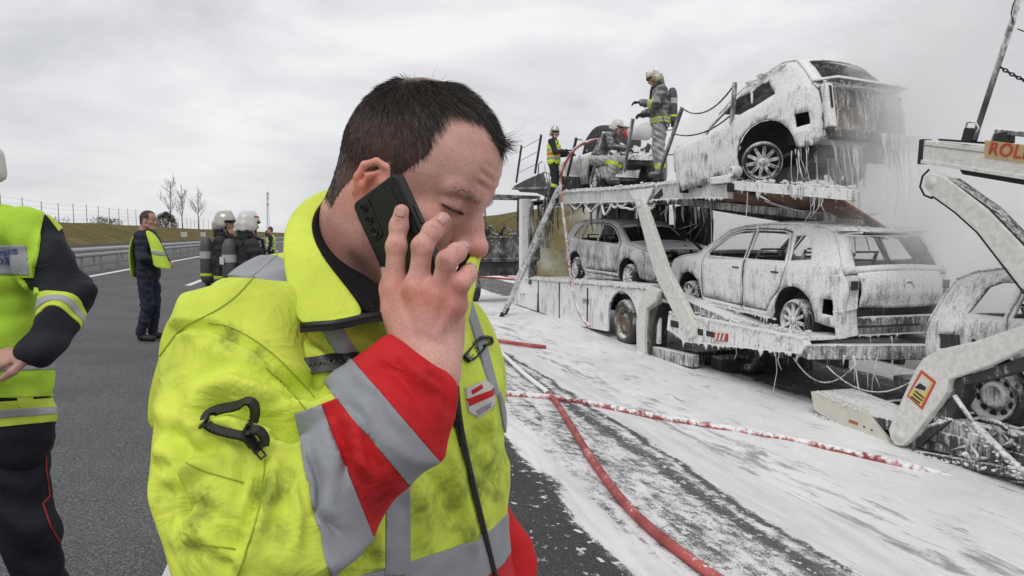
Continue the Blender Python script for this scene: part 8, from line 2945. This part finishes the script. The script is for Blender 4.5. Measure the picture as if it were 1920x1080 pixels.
if len(ph) > 2: MB().tube([h[0] + h[1] * .002 - OL for h in ph], .0028, 5, False).build('piping', pip, ef.tro)
lime_sh = efpatch([(84, 396), (96, 398), (118, 426), (112, 432)], .004, 'shoulder_piping', M_LIME)
# the words on the band
tx = mat('print_blue', (.05, .08, .22), .6)
for body, x0, y0, sz in (('POMPIERS', -58, 477, .030), ('GROUPE', -42, 493, .030)):
    h0, h1 = hit(2, y0, [BEJ]), hit(30, y0 - 3, [BEJ])
    if h0 and h1:
        xd = (h1[0] - h0[0]).normalized(); up = Vector((0, 0, 1)); nv = h0[1]
        right_end = P(40 if body == 'POMPIERS' else 28, y0, h1[0].y - .018)
        t_ = text_on(0, body, sz, (0, 0, 0), xd, up, 'band_lettering', tx, vest_b or ef.jo, .0008)
        wdt = max(v.co.dot(xd) for v in t_.data.vertices)
        o0 = right_end - xd * wdt - OL
        for v in t_.data.vertices:
            c_ = v.co + o0
            w0_ = c_ + OL
            loc, nr, i_, d_ = BEJ.ray_cast(CAMP, (w0_ - CAMP).normalized())
            if loc is not None:
                if nr.dot(CAMP - loc) < 0: nr = -nr
                v.co = loc + nr * .0165 - OL
            else: v.co = c_

# ---------------------------------------------------------------- hoses
def mat_hose(name, foam):
    return foam_mat(name, foam, under=(.36, .05, .05), tint=(.50, .11, .10), sc=1.3, stretch=1.2, up=.10, soft=.06)


def hose(line, r, name, mt, label, grp, pale=None):
    pts = [Vector(p) for p in line]
    for _ in range(3):
        o = [pts[0]]
        for a, b in zip(pts[:-1], pts[1:]): o += [a.lerp(b, .25), a.lerp(b, .75)]
        pts = o + [pts[-1]]
    c = pts[0].copy(); h = MB().tube([p - c for p in pts], r, 12).build(name, mt, None); h.location = c
    if pale:
        h.data.materials.append(pale[1]); nf = len(h.data.polygons)
        for f in list(h.data.polygons)[:int(nf * pale[0])]: f.material_index = 1
    tag(h, label, 'hose', grp); return h


gh = lambda l, r: [G(x, y) + Vector((0, 0, r)) for x, y in l]
HR1 = mat_hose('red_hose', .0); HR2 = foam_mat('foamy_red_hose', .44, under=(.38, .05, .05), tint=(.52, .12, .11), sc=.55, stretch=1.0, up=.08, soft=.05); HR3 = mat_hose('pink_hose', .46)
HR0 = foam_mat('foam_buried_hose', .70, under=(.40, .10, .10), tint=(.5, .2, .19), sc=1.2, stretch=1.2, soft=.12)
hose(gh([(870, 590), (935, 660), (985, 708), (1025, 738), (1048, 765), (1080, 820), (1110, 870), (1160, 940), (1220, 1003), (1330, 1085), (1420, 1150)], .030), .032, 'fire_hose', HR1, 'bright red fire hose curving past the man towards the viewer', 'fire hoses', (.34, HR0))
gf = lambda l, r: [G(x, y) + Vector((0, 0, max(0, foam_h(G(x, y).dot(U), G(x, y).dot(V))) * .95 + r)) for x, y in l]
gk = lambda l, r: [p_ + Vector((0, 0, -.09 if i_ >= len(l) - 2 else (-.03 if i_ == len(l) - 3 else 0))) for i_, p_ in enumerate(gf(l, r))]
hose(gk([(800, 740), (900, 741), (960, 742), (1020, 747), (1090, 756), (1180, 775), (1300, 801), (1450, 830), (1560, 852), (1680, 880), (1770, 898), (1830, 912), (1900, 928)], .020), .037, 'fire_hose', HR2, 'long red hose half buried in foam, running across to the trailer', 'fire hoses')
hose(gh([(860, 632), (930, 643), (980, 651), (1024, 656)], .05), .036, 'fire_hose', HR1, 'short end of red hose sticking out of the foam behind the man', 'fire hoses')
hose(gh([(700, 505), (830, 515), (905, 521), (965, 526)], .04), .05, 'fire_hose', HR1, 'red hose lying across the road far behind the ladder', 'fire hoses')
w5 = lambda px, py, w: PW(px, py, w)
hose([w5(1128, 262, 6.0), w5(1108, 263, 5.8), w5(1080, 275, 5.6), w5(1062, 300, 5.5), w5(1052, 322, 5.45), w5(1050, 350, 5.45), w5(1056, 400, 5.5), w5(1063, 450, 5.5), w5(1068, 500, 5.5), w5(1074, 550, 5.5), w5(1088, 592, 5.5), w5(1105, 612, 5.45)], .035, 'fire_hose', HR3, 'pale red hose hanging from the upper deck down past the skirt', 'fire hoses')

# ---------------------------------------------------------------- smoke and steam drifting behind the lorry
def smoke_box(name, s0, s1, w0, w1, z0, z1, dens, centre, rad, sc, seed, power=1.0, col=(.998, .998, 1.0)):
    m = bpy.data.materials.new(name); m.use_nodes = True; n, l = m.node_tree.nodes, m.node_tree.links
    n.clear(); out = n.new('ShaderNodeOutputMaterial'); pv = n.new('ShaderNodeVolumePrincipled')
    pv.inputs['Color'].default_value = col + (1,); pv.inputs['Anisotropy'].default_value = .2
    tc_ = n.new('ShaderNodeTexCoord')
    mp_ = n.new('ShaderNodeMapping'); mp_.inputs['Scale'].default_value = tuple(1 / r for r in rad); 
    mp_.inputs['Location'].default_value = tuple(-c / r for c, r in zip(centre, rad))
    l.new(tc_.outputs['Object'], mp_.inputs['Vector'])
    ln = n.new('ShaderNodeVectorMath'); ln.operation = 'LENGTH'; l.new(mp_.outputs['Vector'], ln.inputs[0])
    nz_ = n.new('ShaderNodeTexNoise'); nz_.inputs['Scale'].default_value = sc; nz_.inputs['Detail'].default_value = 4; nz_.inputs['Roughness'].default_value = .6; nz_.inputs['Distortion'].default_value = .3
    of = n.new('ShaderNodeVectorMath'); of.operation = 'ADD'; of.inputs[1].default_value = (seed, seed * 1.7, 0)
    l.new(tc_.outputs['Object'], of.inputs[0]); l.new(of.outputs[0], nz_.inputs['Vector'])
    fall = math_n(n, l, 'SUBTRACT', 1.0, ln.outputs['Value'])
    d = math_n(n, l, 'MULTIPLY_ADD', math_n(n, l, 'SUBTRACT', nz_.outputs['Fac'], .5), 2.4 * power, fall)
    d = math_n(n, l, 'MULTIPLY', d, dens * 1.6)
    d = math_n(n, l, 'MINIMUM', math_n(n, l, 'MAXIMUM', d, 0.0), dens)
    l.new(d, pv.inputs['Density']); l.new(pv.outputs[0], out.inputs['Volume'])
    mb = MB(); mb.box(((s0 + s1) / 2 * 0, 0, (z1 - z0) / 2), (w1 - w0, s1 - s0, z1 - z0))
    o = mb.build(name, m); o.location = T((s0 + s1) / 2, (w0 + w1) / 2, z0); o.rotation_euler = (0, 0, YAW)
    o['kind'] = 'stuff'
    return o


# local axes: x across, y along, z up from the box's floor
smoke_box('smoke', .5, 27, 8.4, 16.4, -.6, 4.6, .8, (-.3, -2.0, .6), (6.0, 15.0, 3.7), .55, 3)
smoke_box('steam', 5.2, 9.2, 5.65, 8.38, .9, 5.4, 1.25, (.12, -.2, 1.7), (.95, 1.7, 2.2), 1.3, 9, .9)
smoke_box('steam', 9.6, 13.2, 6.2, 8.38, 2.5, 5.2, .55, (.3, 0, .9), (1.2, 1.9, 1.5), 1.4, 4, 1.3)
